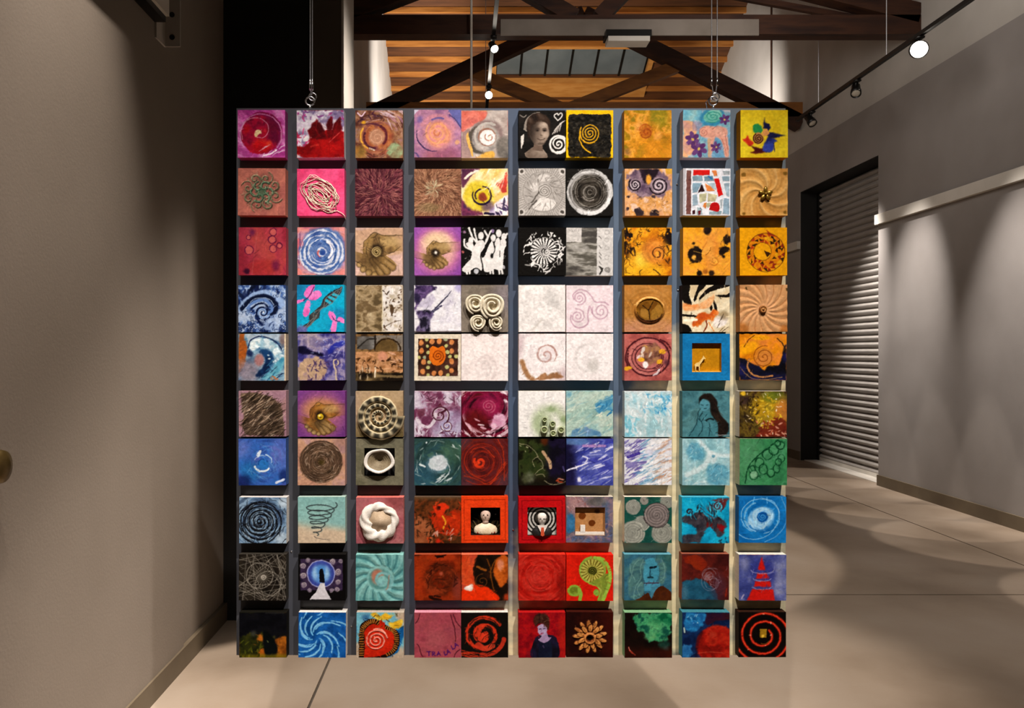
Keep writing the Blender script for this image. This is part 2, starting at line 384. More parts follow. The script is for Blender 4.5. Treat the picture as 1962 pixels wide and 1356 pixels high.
    def dabs(s, n, cols, L=.12, w=.03, ang=0, jit=20, m=None, a=.8, curve=0., h=0., soft=.008):
        """n brush strokes; ang is degrees or f(u, v) -> degrees; m keeps strokes whose middle lies inside the mask"""
        for i in range(n):
            for _ in range(12):
                x, y = s.rng.rand(2)
                if m is None or m[int(y * RES), int(x * RES)] > .5: break
            else: continue
            t = math.radians((ang(x, y) if callable(ang) else ang) + s.rng.randn() * jit)
            l = L * (.6 + .8 * s.rng.rand()) / 2; k = curve * l
            p = [(x - l * math.cos(t), y - l * math.sin(t)), (x - k * math.sin(t), y + k * math.cos(t)), (x + l * math.cos(t), y + l * math.sin(t))]
            s.draw(cols[s.rng.randint(len(cols))], p, w * (.6 + .8 * s.rng.rand()), a=a, h=h, soft=soft, taper=.5)
        return s
    def brush(s, n=90, L=.1, w=.018, v=.22):
        """short strokes that pick up and vary the paint already there"""
        f = s.fbm(2.5, 2)
        for i in range(n):
            x, y = s.rng.rand(2); c = s.c[int(y * RES), int(x * RES)] * (1 + v * s.rng.randn() * .6)
            t = f[int(y * RES), int(x * RES)] * 4 * PI + s.rng.randn() * .3; d = L * (.5 + s.rng.rand()) / 2
            s.draw(np.clip(c, 0, 1), [(x - d * math.cos(t), y - d * math.sin(t)), (x + d * math.cos(t), y + d * math.sin(t))], w * (.5 + s.rng.rand()), smooth=False, a=.7, taper=.4)
    def fin(s, N):
        """box-filter the painting down to N x N vertex colours and heights"""
        w = int(1); jx = np.clip((U + (s.fbm(16, 3) - .5) * .02) * RES, 0, RES - 1).astype(int); jy = np.clip((V + (s.fbm(16, 3) - .5) * .02) * RES, 0, RES - 1).astype(int)
        s.c = s.c[jy, jx] * (.9 + .2 * s.fbm(24, 3))[..., None]; s.h = s.h + (s.fbm(30, 2) - .5) * .0006
        def f(z):
            z = np.pad(z, [(1, 1), (1, 1)] + [(0, 0)] * (z.ndim - 2), 'edge')
            z = (z[:-1, :-1] + z[1:, :-1] + z[:-1, 1:] + z[1:, 1:]) / 4
            j = np.round(np.linspace(0, RES, N)).astype(int)
            return z[np.ix_(j, j)]
        return np.clip(f(np.clip(s.c, 0, 1) ** 1.14), 0, 1), f(s.h)
TAN = lambda cx, cy, off=90: (lambda x, y: math.degrees(math.atan2(y - cy, x - cx)) + off)
TILES = {}
def T(r, c, label, edge='d8d0c4'):
    def w(f): TILES[(r, c)] = (f, label, edge); return f
    return w
# ---------------------------------------------------------------- the hundred squares, row by row
@T(1, 1, 'magenta square painting of a crimson disc holding a small cream comma', 'b04488')
def _(A):
    A.mott(['a63a86', 'c95aa6', 'd98ac0', 'b84c96'], 5, ang=40, ax=.5)
    A.mix('8e1450', A.disc(.52, .47, .43, wob=.04)); A.mott(['7a0a30', 'a80f3c', 'b81428'], 5, m=A.disc(.47, .53, .4, wob=.05))
    A.mix('5c0c34', A.disc(.76, .42, .13, .08, ry=.3, deg=-10) * .8)
    A.mott(['b01020', 'c8141e', 'd8402c'], 6, m=A.disc(.5, .76, .2, .08, ry=.14))
    A.mix('e0482e', A.disc(.66, .7, .05, .05)); A.mix('d02848', A.disc(.57, .43, .03, .03) * .8)
    A.draw('dca0c8', arc(.49, .52, .44, 150, 410), .018, a=.8); A.draw('d890b4', arc(.5, .5, .42, -60, 40), .02, a=.5)
    A.draw('e2a8b8', [(.1, .62), (.08, .4), (.22, .2), (.45, .17), (.61, .28), (.64, .45), (.55, .58), (.42, .57)], .014, a=.85)
    A.mix('ecd0a0', np.clip(A.disc(.43, .5, .075, ry=.085) - A.disc(.47, .55, .05), 0, 1))
    A.dabs(10, ['f0d8e8', 'dca0cc'], .2, .02, -30, 12, m=A.rect(.55, .75, 1, 1)); A.draw('f4e4ee', [(.55, .96), (.7, .92), (.82, .84)], .03)
@T(1, 2, 'white square painting with big dark red petals spreading to its right', 'd8d2d4')
def _(A):
    A.mott(['8c7a9c', 'c8bccb', 'e8e2e6', 'd8c8d8'], 6, con=2.6)
    A.dabs(30, ['8a3a86', 'c03a80', '6c5a86'], .08, .03, 60, 60, m=A.rect(0, 0, 1, .2)); A.dabs(14, ['b81848', 'd83070'], .1, .03, 0, 50, m=A.rect(0, .42, .3, .8))
    A.mix('e8e4e2', A.disc(.2, .6, .06, wob=.06))
    A.mott(['7c060c', '9c0a10', 'b01414'], 5, m=A.poly([(0, .78), (.25, .7), (.3, .5), (.6, .42), (.98, .45), (1, 1), (.1, 1)], True, .08))
    for q in ([(.32, .3), (.42, .18), (.58, .4), (.66, .62), (.4, .62), (.3, .42)], [(.6, .3), (.72, .12), (.78, .3), (.72, .55), (.66, .6)], [(.78, .3), (.92, .14), (.97, .4), (.74, .62), (.72, .5)], [(.22, .42), (.36, .34), (.5, .56), (.3, .62)]):
        A.mott(['4c020a', '6c060c', '840a12'], 6, m=A.poly(q, wob=.05)); A.draw('a8202a', [q[1], q[-2]], .012, a=.5)
    A.draw('e8c8cc', [(.54, .28), (.6, .4)], .025); A.draw('f0dce0', [(.82, .2), (.74, .42)], .018, taper=.8); A.draw('e06058', [(.68, .68), (.9, .48)], .02, a=.7)
    A.draw('e05040', [(.3, .76), (.46, .72)], .04, a=.5); A.draw('8a0a0c', [(.67, .62), (.69, 1)], .01, a=.6)
@T(1, 3, 'ochre and plum swirl painting with a sage patch in its lower corner', '9a7a58')
def _(A):
    A.mott(['5c342c', '8c5c44', 'a07858', '9c7470'], 7, con=2.6); A.dabs(50, ['b08878', '7c4c44', 'c09c88', '5c3430'], .2, .02, TAN(.45, .55), 8, a=.6)
    A.dabs(26, ['c89c84', 'd8c0c8', 'b88898', '9c7488'], .25, .025, TAN(.45, .55), 10, m=A.rect(.3, 0, 1, .35)); A.dabs(16, ['3c2030', '50283c'], .08, .03, 20, 40, m=A.rect(.05, .05, .6, .25))
    A.mott(['9c5438', 'b87848', '8c5048'], 5, n=A.streak(.45, .55, 14, 1.2), m=A.disc(.45, .55, .34, .06))
    A.draw('4a1c30', arc(.42, .56, .24, 90, 200), .05, a=.85); A.draw('541c2c', arc(.42, .54, .23, -60, 40), .06, a=.85); A.draw('502438', [(.1, .3), (.35, .28), (.55, .33)], .04, a=.7)
    A.mix('b8886c', A.disc(.45, .56, .17, .03)); A.draw('d8a888', spi(.46, .57, .02, .16, 1.6, 1), .02, a=.7)
    A.draw('e8b048', arc(.4, .55, .29, 120, 215), .035); A.draw('e8dcc4', [(.3, .8), (.4, .84)], .03, a=.9); A.mix('dca430', A.disc(.17, .25, .04, .02)); A.draw('e8c8d4', [(.05, .05), (.12, .12), (.2, .04)], .03)
    A.mott(['7c8c68', '9cac84', '8a7c5c'], 6, m=A.disc(.84, .85, .17, .03, .08)); A.mott(['b07c30', '8c7030'], 8, m=A.disc(.1, .88, .14, .06), a=.7)
    A.dabs(14, ['a85c48', 'b87058', 'c08068'], .2, .02, TAN(.45, .55), 8, m=A.rect(.25, .82, .7, 1), a=.7)
@T(1, 4, 'mauve square painting of a soft peach spiral with blue upper corner', 'a890b0')
def _(A):
    A.mott(['8c6488', 'a87894', 'b8889c', '9c6c98'], 4, ang=30)
    A.mott(['94505c', 'a06078'], 4, m=A.disc(.6, .95, .4, .15, ry=.2), a=.6); A.mix('6c6ca4', A.poly([(.72, 0), (1, 0), (1, .42), (.9, .25)])); A.draw('4c4470', [(.75, .1), (.88, .2), (1, .38)], .025)
    A.draw('cc8c94', arc(.5, .5, .37, -150, -20), .09, a=.7, soft=.03); A.mix('c4888c', A.disc(.52, .52, .34, .05) * .7)
    A.mott(['c87c70', 'd89878', 'cc8888'], 5, n=A.streak(.52, .5, 12, 1, 3), m=A.disc(.52, .52, .27, .04)); A.draw('e0a070', spi(.5, .48, .02, .26, 2.6, .3), .035, a=.75)
    A.draw('b8684c', arc(.48, .48, .06, 0, 230), .03, a=.7); A.draw('342850', arc(.42, .5, .37, 80, 190), .03, taper=.6); A.draw('5c5490', [(.38, .2), (.5, .17), (.62, .18)], .04, a=.8)
    A.mix('6c60a0', A.disc(.12, .2, .06, .05) * .7); A.mix('c0b8c8', A.poly([(0, 0), (.1, 0), (0, .1)])); A.mix('c89878', A.disc(.92, .68, .05, .02)); A.draw('544878', [(0, .9), (.06, .93), (.1, 1)], .02)
@T(1, 5, 'grey and coral painting of a white snail shell spiral', 'b8a8a0')
def _(A):
    A.mott(['a89890', 'b8aca4', 'c4b8b0'], 4); A.mott(['c86858', 'd88070', 'c0645c'], 4, m=A.poly([(0, 0), (.52, 0), (.5, .2), (.3, .28), (0, .45)], True, .06))
    A.mott(['98807c', 'a88c84'], 4, m=A.poly([(0, .45), (.2, .4), (.2, 1), (0, 1)], True, .08)); A.mix('8c7874', A.disc(.55, .5, .35, .04, ry=.3))
    A.mott(['8c8480', 'a8a098', 'b8aca4'], 6, n=A.streak(.57, .56, 12, 1), m=A.disc(.52, .6, .3, .03)); A.mott(['585450', '807870'], 6, m=A.disc(.92, .8, .17, .04, ry=.25))
    A.mix('585048', np.clip(A.disc(.42, .62, .3, .02) - A.disc(.5, .6, .28, .02), 0, 1)); A.mix('dcae60', A.poly([(.14, .45), (.1, .58), (.22, .95), (.26, .92), (.18, .65)], True)); A.draw('b8b0a8', spi(.55, .56, .22, .3, .6, 1.5), .05)
    A.mix('d8a850', A.poly([(.32, 1), (.45, .92), (.66, .86), (.68, 1)], True, .05)); A.mix('946a58', A.disc(.55, .56, .19, .01, .02)); A.mix('e0dcd8', A.disc(.56, .57, .165, .012, .02))
    A.draw('a87864', spi(.6, .56, .01, .1, 1.2, 2.5), .022); A.mix('e8dccc', A.disc(.6, .57, .03))
@T(1, 6, 'black and white portrait of a smiling person beside white heart and spiral', '181614')
def _(A):
    A.fill('14110f'); A.mott(['0e0c0a', '241e1a'], 5)
    A.mix('8c8278', A.poly([(.1, .4), (.16, .18), (.32, .06), (.46, .05), (.3, .2), (.2, .44)], True)); A.mix('2a1c16', A.poly([(.16, .4), (.22, .14), (.42, .05), (.6, .14), (.66, .36), (.62, .26), (.4, .24), (.25, .36), (.22, .6)], True))
    A.mott(['6c5c50', '9c8c7e'], 4, m=A.poly([(.12, .9), (.3, .78), (.5, .8), (.6, 1), (.2, 1)], True)); A.mix('6c5a4e', A.poly([(.33, .66), (.5, .7), (.52, .86), (.3, .84)]))
    f = A.poly([(.22, .32), (.4, .2), (.6, .26), (.65, .45), (.6, .62), (.48, .74), (.32, .68), (.23, .5)], True, .01)
    A.mix('8e7c6e', f); A.mix('2c221c', f * (1 - sm(.2, .52, U + .15 * (V - .5)))); A.mix('b4a292', A.disc(.54, .31, .08, .06, ry=.05) * f); A.mix('ac9a8a', A.disc(.57, .52, .06, .05) * f)
    for x in (.4, .55): A.mix('2a1f19', A.disc(x, .42, .045, .03, ry=.03) * .8 * f); A.mix('16100d', A.disc(x, .425, .018, ry=.012)); A.draw('2c211b', arc(x, .4, .05, 215, 330, .5), .012, a=.7)
    A.mix('54453a', A.disc(.485, .52, .025, .02, ry=.015) * .8); A.mix('a08e7e', A.disc(.5, .48, .015, .015, ry=.05) * .8); A.draw('3a2a24', [(.4, .595), (.48, .62), (.56, .59)], .02, a=.85, taper=.4); A.draw('b8a898', [(.45, .602), (.53, .6)], .009, a=.8); A.mix('4c3e34', A.disc(.48, .7, .08, .04, ry=.025) * .6 * f)
    A.mott(['1c130f', '3a2a20', '54443a'], 9, ang=60, ax=.4, m=A.poly([(.18, .42), (.2, .18), (.4, .06), (.58, .1), (.68, .26), (.66, .44), (.62, .3), (.5, .23), (.38, .25), (.26, .36), (.22, .52)], True, .02))
    A.mix('d0c8c0', A.poly([(.04, .55), (.11, .5), (.1, .7), (.05, .82)])); A.draw('8a827a', [(.03, .1), (.1, .14), (.16, .1)], .02)
    A.draw('dcd6d0', [(.84, .22), (.76, .12), (.82, .06), (.85, .1), (.9, .06), (.93, .12), (.84, .22)], .022); A.mix('e0dad4', np.clip(A.disc(.85, .72, .205, wob=.02) - A.disc(.85, .72, .16), 0, 1)); A.draw('e0dad4', spi(.85, .71, .01, .17, 2.2, .5), .032)
    for k in range(4): A.draw('ccc4bc', [(.72 + k * .05, .5 - k * .02), (.8 + k * .04, .38 - k * .04), (.9 + k * .03, .28 - k * .02)], .018)
@T(1, 7, 'black square with rough yellow border and thin yellow spiral with a tail', 'd8a80a')
def _(A):
    A.fill('e8b80c'); x = np.maximum(abs(U - .5), abs(V - .52)); d = np.hypot(np.maximum(abs(U - .5) - .4, 0), np.maximum(abs(V - .54) - .4, 0)) + (A.fbm(9, 3) - .5) * .06
    m = 1 - sm(.05, .065, d); A.mott(['0c0a06', '1c1812', '3a342a'], 18, con=2, m=m); A.h += m * A.fbm(26, 2) * .0015
    A.dabs(24, ['5c564c', '88806c'], .02, .01, 0, 90, m=m, a=.6)
    A.draw('d8a41c', spi(.5, .49, .02, .22, 3.4, 1.2), .022, h=.002); A.draw('e0ac14', [(.3, .45), (.28, .6), (.34, .75), (.42, .84), (.52, .9)], .024); A.draw('d8a41c', arc(.5, .5, .2, 60, 190), .02)
@T(1, 8, 'amber and moss mottled painting with one faint rust swirl', 'b07828')
def _(A):
    A.mott(['8c7418', 'b07c1c', 'cc8c28', 'd89c40', '9c7a14'], 5, 5, 2.6); A.mott(['c87c18', 'd08c20'], 3, m=A.disc(.65, .8, .35, .2), a=.7); A.mott(['7c7c18', '8c8420'], 5, m=A.disc(.75, .12, .2, .12), a=.7)
    A.dabs(40, ['e0a850', 'd8943c', 'a87c1c'], .1, .02, 30, 60, a=.4); A.mix('e0a058', A.disc(.3, .33, .08, .06, .1) * .8); A.mix('dc9c54', A.disc(.7, .53, .08, .05, .1) * .7)
    A.mix('b05c1c', A.disc(.46, .45, .13, .04, .08) * .8); A.draw('8c3c10', spi(.47, .47, .02, .13, 1.5), .025, a=.7); A.draw('a84c14', arc(.45, .42, .12, 180, 330), .03, a=.7); A.mix('7c5c48', A.disc(.06, .88, .07, .05) * .6)
@T(1, 9, 'pastel painting of a peach horse among purple flowers below a teal spiral', 'b8a8b0')
def _(A):
    A.mott(['8cb0b8', '6ca0b4', 'b8b4b8'], 5); A.mott(['d8a070', 'e0ac80', 'c89888'], 4, m=A.poly([(0, .2), (.25, .3), (.3, .75), (.1, 1), (0, 1)], True, .06))
    A.mott(['5c98b4', '7cb4c0', '94b8b8'], 5, m=A.rect(0, 0, .4, .22)); A.mix('3c88a8', A.disc(.62, .15, .27, .03, ry=.19, deg=-15)); A.mott(['6cb0a0', '8cc4b4'], 4, m=A.disc(.63, .13, .2, .02, ry=.13, deg=-20)); A.draw('3c9488', spi(.63, .14, .02, .2, 2.2, 1, sy=.65), .02)
    A.mott(['b898a8', '94849c'], 5, m=A.rect(.2, .25, .4, .45), a=.6); A.mott(['4c88b0', '86a8c0'], 4, m=A.poly([(.55, .6), (1, .35), (1, 1), (.5, 1)]), a=.7)
    A.mix('d8a08c', A.poly([(.35, .4), (.5, .33), (.75, .36), (.92, .4), (.95, .62), (.98, .95), (.9, .98), (.82, .68), (.68, .58), (.62, .95), (.56, .98), (.56, .62), (.4, .56)], True, .03))
    A.draw('b87868', spi(.44, .47, .02, .1, 1.8), .015); A.draw('a86458', [(.62, .4), (.72, .34), (.85, .4), (.9, .55), (.95, .85)], .014); A.draw('b87060', [(.75, .44), (.8, .56), (.88, .75), (.92, .96)], .014); A.mott(['c88878', 'e0b09c'], 9, m=A.disc(.78, .46, .12, .03), a=.7)
    for x, y, r in ((.2, .62, .17), (.34, .82, .19), (.88, .2, .12), (.7, .78, .13)):
        for k in range(6): a = k * 60 + 20; A.mix('5c3468' if k % 2 else '6c4478', A.disc(x + r * .55 * math.cos(math.radians(a)), y + r * .55 * math.sin(math.radians(a)), r * .42, .01, .03, ry=r * .27, deg=a))
        A.mix('d8b860', A.disc(x, y, r * .16))
    A.draw('c0a080', [(.55, .62), (.56, .97)], .06)
@T(1, 10, 'bright yellow square with navy, blue, green and red paint splash', 'c8860e')
def _(A):
    A.fill('dcc024'); A.mott(['d4b41c', 'e0c82c'], 3)
    A.mix('2a8c4c', A.disc(.36, .4, .1, .015, .06)); A.mix('c4301c', A.poly([(.03, .62), (.12, .58), (.14, .52), (.2, .62), (.28, .7), (.2, .76), (.1, .68)], True, .05)); A.mott(['5c1410', '401014'], 4, m=A.poly([(.18, .72), (.3, .78), (.5, .82), (.55, .88), (.3, .92), (.2, .88), (.3, .86)], True, .04))
    A.mott(['28348c', '3c4ca0', '202868'], 5, m=A.poly([(.48, .68), (.6, .56), (.72, .6), (.78, .66), (.7, .72), (.68, .86), (.55, .9), (.45, .86)], True, .1)); A.mott(['10123c', '20204c'], 5, m=A.poly([(.47, .36), (.48, .3), (.5, .14), (.52, .26), (.6, .3), (.62, .36), (.58, .48), (.68, .46), (.78, .5), (.95, .54), (.8, .57), (.6, .58), (.54, .5), (.56, .4)], wob=.06))
    A.mix('d89858', A.disc(.53, .48, .07, .02, .06)); A.mix('c08850', A.disc(.38, .6, .12, .015, .04)); A.draw('4a2410', spi(.38, .6, .015, .11, 2.5, 1), .024); A.draw('202050', [(.7, .7), (.72, .88)], .015)
@T(2, 1, 'salmon square with sage green embossed scrollwork flower', 'c07864')
def _(A):
    A.mott(['a8645c', 'bc7464', 'b06c60'], 4); A.mott(['8c5048', 'a06458'], 6, m=A.disc(.5, .5, .4, .06), a=.8)
    for k in range(8):
        a = k * PI / 4 + .3; x = .5 + .3 * math.cos(a); y = .5 + .3 * math.sin(a)
        for rr, tn in ((.15, 1.3), (.1, 1.)):
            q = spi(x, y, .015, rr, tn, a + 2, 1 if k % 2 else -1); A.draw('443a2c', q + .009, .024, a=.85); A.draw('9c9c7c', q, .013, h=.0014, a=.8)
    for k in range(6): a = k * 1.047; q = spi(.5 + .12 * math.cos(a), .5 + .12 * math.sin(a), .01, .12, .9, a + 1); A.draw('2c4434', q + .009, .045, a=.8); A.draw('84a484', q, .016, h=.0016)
    A.mott(['3c5c44', '507058'], 8, m=A.disc(.5, .5, .09, .03, .1), a=.8); A.dabs(110, ['4c4034', 'b0ac8c', '5c6c50'], .09, .01, TAN(.5, .5), 30, m=A.disc(.5, .5, .42), curve=.5, a=.6)
@T(2, 2, 'hot pink square with a tangle of cream string glued on', 'e0507c')
def _(A):
    A.mott(['e04878', 'ec5c8c', 'e85484'], 3)
@T(2, 3, 'plum square carved with fine radiating petal grooves', '64323c')
def _(A):
    A.mott(['562630', '6c3440', '7c4048'], 4); A.dabs(330, ['3c141e', '47202a'], .15, .02, TAN(.55, .52, 8), 9, a=.7, curve=.35); A.dabs(330, ['a06860', 'b87c70', '8c5450'], .11, .011, TAN(.55, .52, 8), 9, a=.8, curve=.35, h=.0012)
@T(2, 4, 'tan square carved with swirling grooves around a pale green heart', '8c6248')
def _(A):
    A.mott(['7c5440', '946850', 'a0745c'], 4); A.dabs(320, ['5c3c2c', '684634'], .15, .02, TAN(.42, .42, 25), 10, a=.7, curve=.4); A.dabs(330, ['b88c6c', 'c49c7c', '9c7458'], .11, .011, TAN(.42, .42, 25), 10, a=.8, curve=.4, h=.0012)
    A.mott(['947c5c', '84744f'], 6, m=A.disc(.3, .82, .25, .1, ry=.1), a=.6); A.dabs(60, ['ccc4a4', 'b8b08c'], .1, .012, TAN(.42, .42, 10), 8, m=A.disc(.42, .42, .17), a=.7)
@T(2, 5, 'cream painting of a yellow rose whorl with purple and red corners', 'c8a868')
def _(A):
    A.mott(['e0c890', 'ecdcb4', 'd8b868'], 4, ang=-40, ax=.5); A.mott(['4c2840', '6c3850'], 4, m=A.poly([(0, 0), (.4, 0), (.2, .15), (.05, .4), (0, .3)], True, .05)); A.draw('e8d8c8', [(.08, .2), (.2, .1), (.36, .04)], .05)
    A.mott(['b03830', 'd05040'], 5, m=A.poly([(.98, .05), (.98, .5), (.9, .52), (.74, .34), (.9, .22)], wob=.06)); A.mott(['d8c8d0', 'f0ece8', 'b8a8c0'], 5, m=A.poly([(.55, 1), (.7, .75), (1, .55), (1, 1)], wob=.05)); A.dabs(12, ['342050', '241838'], .12, .04, 50, 30, m=A.rect(.75, .65, 1, 1)); A.draw('241838', [(.5, .95), (.68, .97)], .05)
    A.mott(['5c2848', '7c3854', '48284c'], 5, m=A.poly([(0, .6), (.1, .75), (.3, .85), (.45, .95), (.4, 1), (0, 1)], True, .06)); A.mott(['b8a428', 'd0b838', 'dcc850'], 5, n=A.streak(.45, .58, 8, 1, 2), m=A.disc(.38, .58, .33, .04, .06))
    A.mix('60486c', A.disc(.55, .78, .12, .06, .08) * .8); A.mott(['c8b028', 'dcc83c'], 5, m=A.disc(.44, .56, .18, .02)); A.draw('241430', arc(.44, .56, .2, -10, 200), .05, taper=.5); A.draw('2c1830', arc(.44, .57, .14, 150, 260), .03); A.draw('30182c', arc(.46, .55, .17, -90, 0), .03); A.mix('8c4028', A.disc(.46, .6, .09, .02, .06)); A.dabs(16, ['f4ecdc', 'e8d4a0'], .25, .025, -50, 15, m=A.rect(.5, 0, .9, .45), a=.6)
@T(2, 6, 'pale grey ink square of fine line patterns around a spiral', 'b0aaa4')
def _(A):
    A.fill('b4aea8'); r, t = A.polar(.52, .5); A.mix('847e78', (np.cos(t * 70) > .4) * sm(.4, .43, r) * .7); A.mix('948e88', (np.cos(r * 170) > .5) * (r > .45) * .4)
    A.mix('a8a29c', A.disc(.52, .5, .42, .02)); A.mix('c8c2bc', A.disc(.55, .2, .14, .02, ry=.08)); A.mix('d4cec8', A.poly([(.4, .68), (.5, .62), (.8, .7), (.7, .86), (.5, .9), (.3, .84)], True)); A.mix('ccc6c0', A.disc(.33, .4, .09, .02, .03))
    for k in range(14): a = k * .449; A.draw('5c5650', [(.52 + .24 * math.cos(a), .5 + .24 * math.sin(a)), (.52 + .4 * math.cos(a + .25), .5 + .4 * math.sin(a + .25))], .013, a=.6)
    A.dabs(60, ['6c6660', 'dcd6d0', '57514b'], .07, .012, TAN(.52, .5, 40), 30, m=A.ring(.52, .5, .3, .2), a=.6); A.mix('bcb6b0', A.disc(.55, .48, .16)); A.draw('5c5650', spi(.55, .48, .01, .15, 3.2), .014, a=.85)
    for x, y in ((.28, .72), (.22, .86), (.36, .6), (.3, .78)): A.draw('504a44', [(x, y), (x + .08, y - .1)], .03, a=.8)
    A.mix('8a847e', A.ring(.52, .5, .43, .012))
    for x, y in ((.06, .07), (.93, .07), (.06, .93), (.93, .93)): A.mix('c8c2bc', A.disc(x, y, .07)); A.mix('4c4640', A.disc(x, y, .038, wob=.04))
@T(2, 7, 'black square with broad brushed white and grey rings', '161412')
def _(A):
    A.fill('1a1714'); n = A.streak(.5, .5, 26, 1.1); A.mott(['181410', '2c2620', '4c463e'], n=n, m=A.disc(.5, .5, .47, .02), con=2.4)
    for r, w, c, a in ((.45, .08, 'c8c6c4', .95), (.4, .035, '8c8884', .8), (.35, .015, 'a8a49c', .6), (.31, .02, '9c968e', .7), (.26, .012, '6c665e', .7), (.13, .022, 'a09a92', .7), (.09, .014, '6c665e', .7), (.05, .012, '8c867e', .7)): A.mix(c, A.ring(.5, .5, r, w, .008, .04) * a)
    A.mott(['1c1814', '8c8884', 'd0cecc'], n=n, m=A.ring(.5, .5, .43, .11, .015), a=.55, con=3); A.draw('dcdad8', arc(.49, .5, .45, 20, 120), .08, a=.8); A.draw('b8b0a8', arc(.5, .52, .16, 60, 150), .03, a=.6)
@T(2, 8, 'apricot painting with two dark plum spirals across its top', 'c09878')
def _(A):
    A.mott(['c89468', 'd8a87c', 'cc9450', 'dcb8a0'], 5, 5, 2.8); A.mott(['584458', '86707c', 'a48c90'], 5, m=A.poly([(.05, .15), (.3, 0), (.75, .02), (.95, .25), (.95, .5), (.7, .58), (.1, .5)], True, .2))
    A.mott(['1c1218', '2c1c2c'], 6, m=A.poly([(.35, 0), (.7, 0), (.6, .2), (.4, .3)], True, .15)); A.mix('d89c40', A.disc(.5, .22, .06, .02, .05, ry=.11)); A.mix('d0a040', A.poly([(.85, 0), (1, 0), (1, .12), (.88, .1)]))
    for x, y, r, p in ((.72, .36, .2, 1), (.22, .34, .14, 2)): A.mix('9c8890', A.disc(x, y, r * .9, .02)); A.draw('1e141c', spi(x, y, .01, r, 2.3, p), .03); A.draw('d8ccd0', spi(x, y, .005, r * .7, 1.8, p + 2.5), .016)
    for x, y, r in ((.3, .92, .09), (.08, .85, .05), (.62, .98, .1), (.33, .6, .04), (.08, .62, .04), (.9, .7, .03), (.6, .6, .05)): A.mott(['20181c', '4c3c40'], 8, m=A.disc(x, y, r, .02, .14))
    A.dabs(25, ['a8743c', '8c5c38', 'e8c8ac'], .07, .015, 20, 60, m=A.rect(.5, .6, 1, 1), a=.7)
@T(2, 9, 'pale blue mosaic square with red bars and brown strip', 'c8c4c8')
def _(A):
    A.fill('d8d8dc'); tiles = [('8ca4b0', [(.2, .16), (.4, .15), (.42, .26), (.2, .27)]), ('7898a8', [(.44, .17), (.62, .15), (.66, .27), (.45, .27)]), ('b0b8bc', [(.84, .04), (.98, .04), (.98, .13), (.86, .13)]), ('98b0bc', [(.82, .16), (.98, .16), (.98, .27), (.84, .27)]), ('8ca8b8', [(.2, .31), (.4, .31), (.3, .5), (.2, .52)]), ('9cb0bc', [(.2, .56), (.3, .55), (.32, .78), (.2, .8)]), ('a4b8c4', [(.86, .31), (.98, .31), (.98, .6), (.92, .58)]), ('98b0c0', [(.86, .62), (.98, .64), (.98, .98), (.84, .96)]), ('b0c4cc', [(.5, .31), (.66, .3), (.7, .45), (.6, .42)]), ('c8c4a0', [(.34, .55), (.5, .52), (.48, .68), (.36, .74)]), ('d0c8a4', [(.52, .52), (.72, .56), (.68, .7), (.52, .7)]), ('c4c0a0', [(.5, .73), (.6, .72), (.54, .84), (.42, .74)]), ('a8b8bc', [(.3, .82), (.4, .86), (.42, .98), (.3, .98)]), ('94a8b0', [(.55, .92), (.82, .9), (.8, .98), (.55, .98)]), ('b8c0c4', [(.78, .66), (.84, .64), (.82, .84), (.8, .84)])]
    for c, p in tiles: A.mott([c, hx(c) * .85], 9, m=A.poly(p))
    for c, p in (('c81c18', [(.21, .03), (.56, .03), (.56, .14), (.2, .15)]), ('d08048', [(.6, .04), (.69, .04), (.73, .15), (.65, .17)]), ('cc1814', [(.65, .22), (.75, .2), (.85, .56), (.75, .6)]), ('2c0e10', [(.4, .33), (.46, .48), (.31, .52)]), ('d88848', [(.46, .32), (.58, .38), (.68, .48), (.5, .48)]), ('d08040', [(.44, .74), (.5, .71), (.48, .86), (.42, .82)]), ('401820', [(.2, .9), (.26, .88), (.26, .98), (.2, .98)]), ('6c2028', [(.32, .9), (.38, .89), (.38, .99), (.33, .99)]), ('44546c', [(.35, .82), (.42, .88), (.36, .86)])): A.mix(c, A.poly(p))
    A.mix('b01014', A.poly([(.55, .88), (.6, .74), (.72, .72), (.78, .82), (.74, .92), (.62, .9)], True)); A.mix('2c70a0', A.draw and A.ln([(.54, .17), (.6, .22)], .04)); A.mott(['6c4440', '7c544c', '5c3838'], 9, m=A.rect(.07, .04, .165, .98)); A.mix('b8b4b8', A.rect(0, 0, .05, 1)); A.h -= .0008 * (A.c.sum(2) > 2.5)
@T(2, 10, 'golden sand square with swirling ridges and gilt flower centre', 'b88038')
def _(A):
    A.mott(['c08c48', 'cc9c58', 'd0a460'], 3); r, t = A.polar(.5, .52); s = np.cos(t * 8 + 17 * r); A.h += (s * .5 + .5) ** 2 * .0028 * sm(.05, .15, r); A.mix('dcb478', sm(.6, 1, s) * .5); A.mix('a87434', sm(.6, 1, -s) * .35)
    for x, y in ((.07, .13), (.95, .1), (.08, .96), (.95, .94)): A.mix('7c5a20', A.disc(x, y, .035, .02, .04))
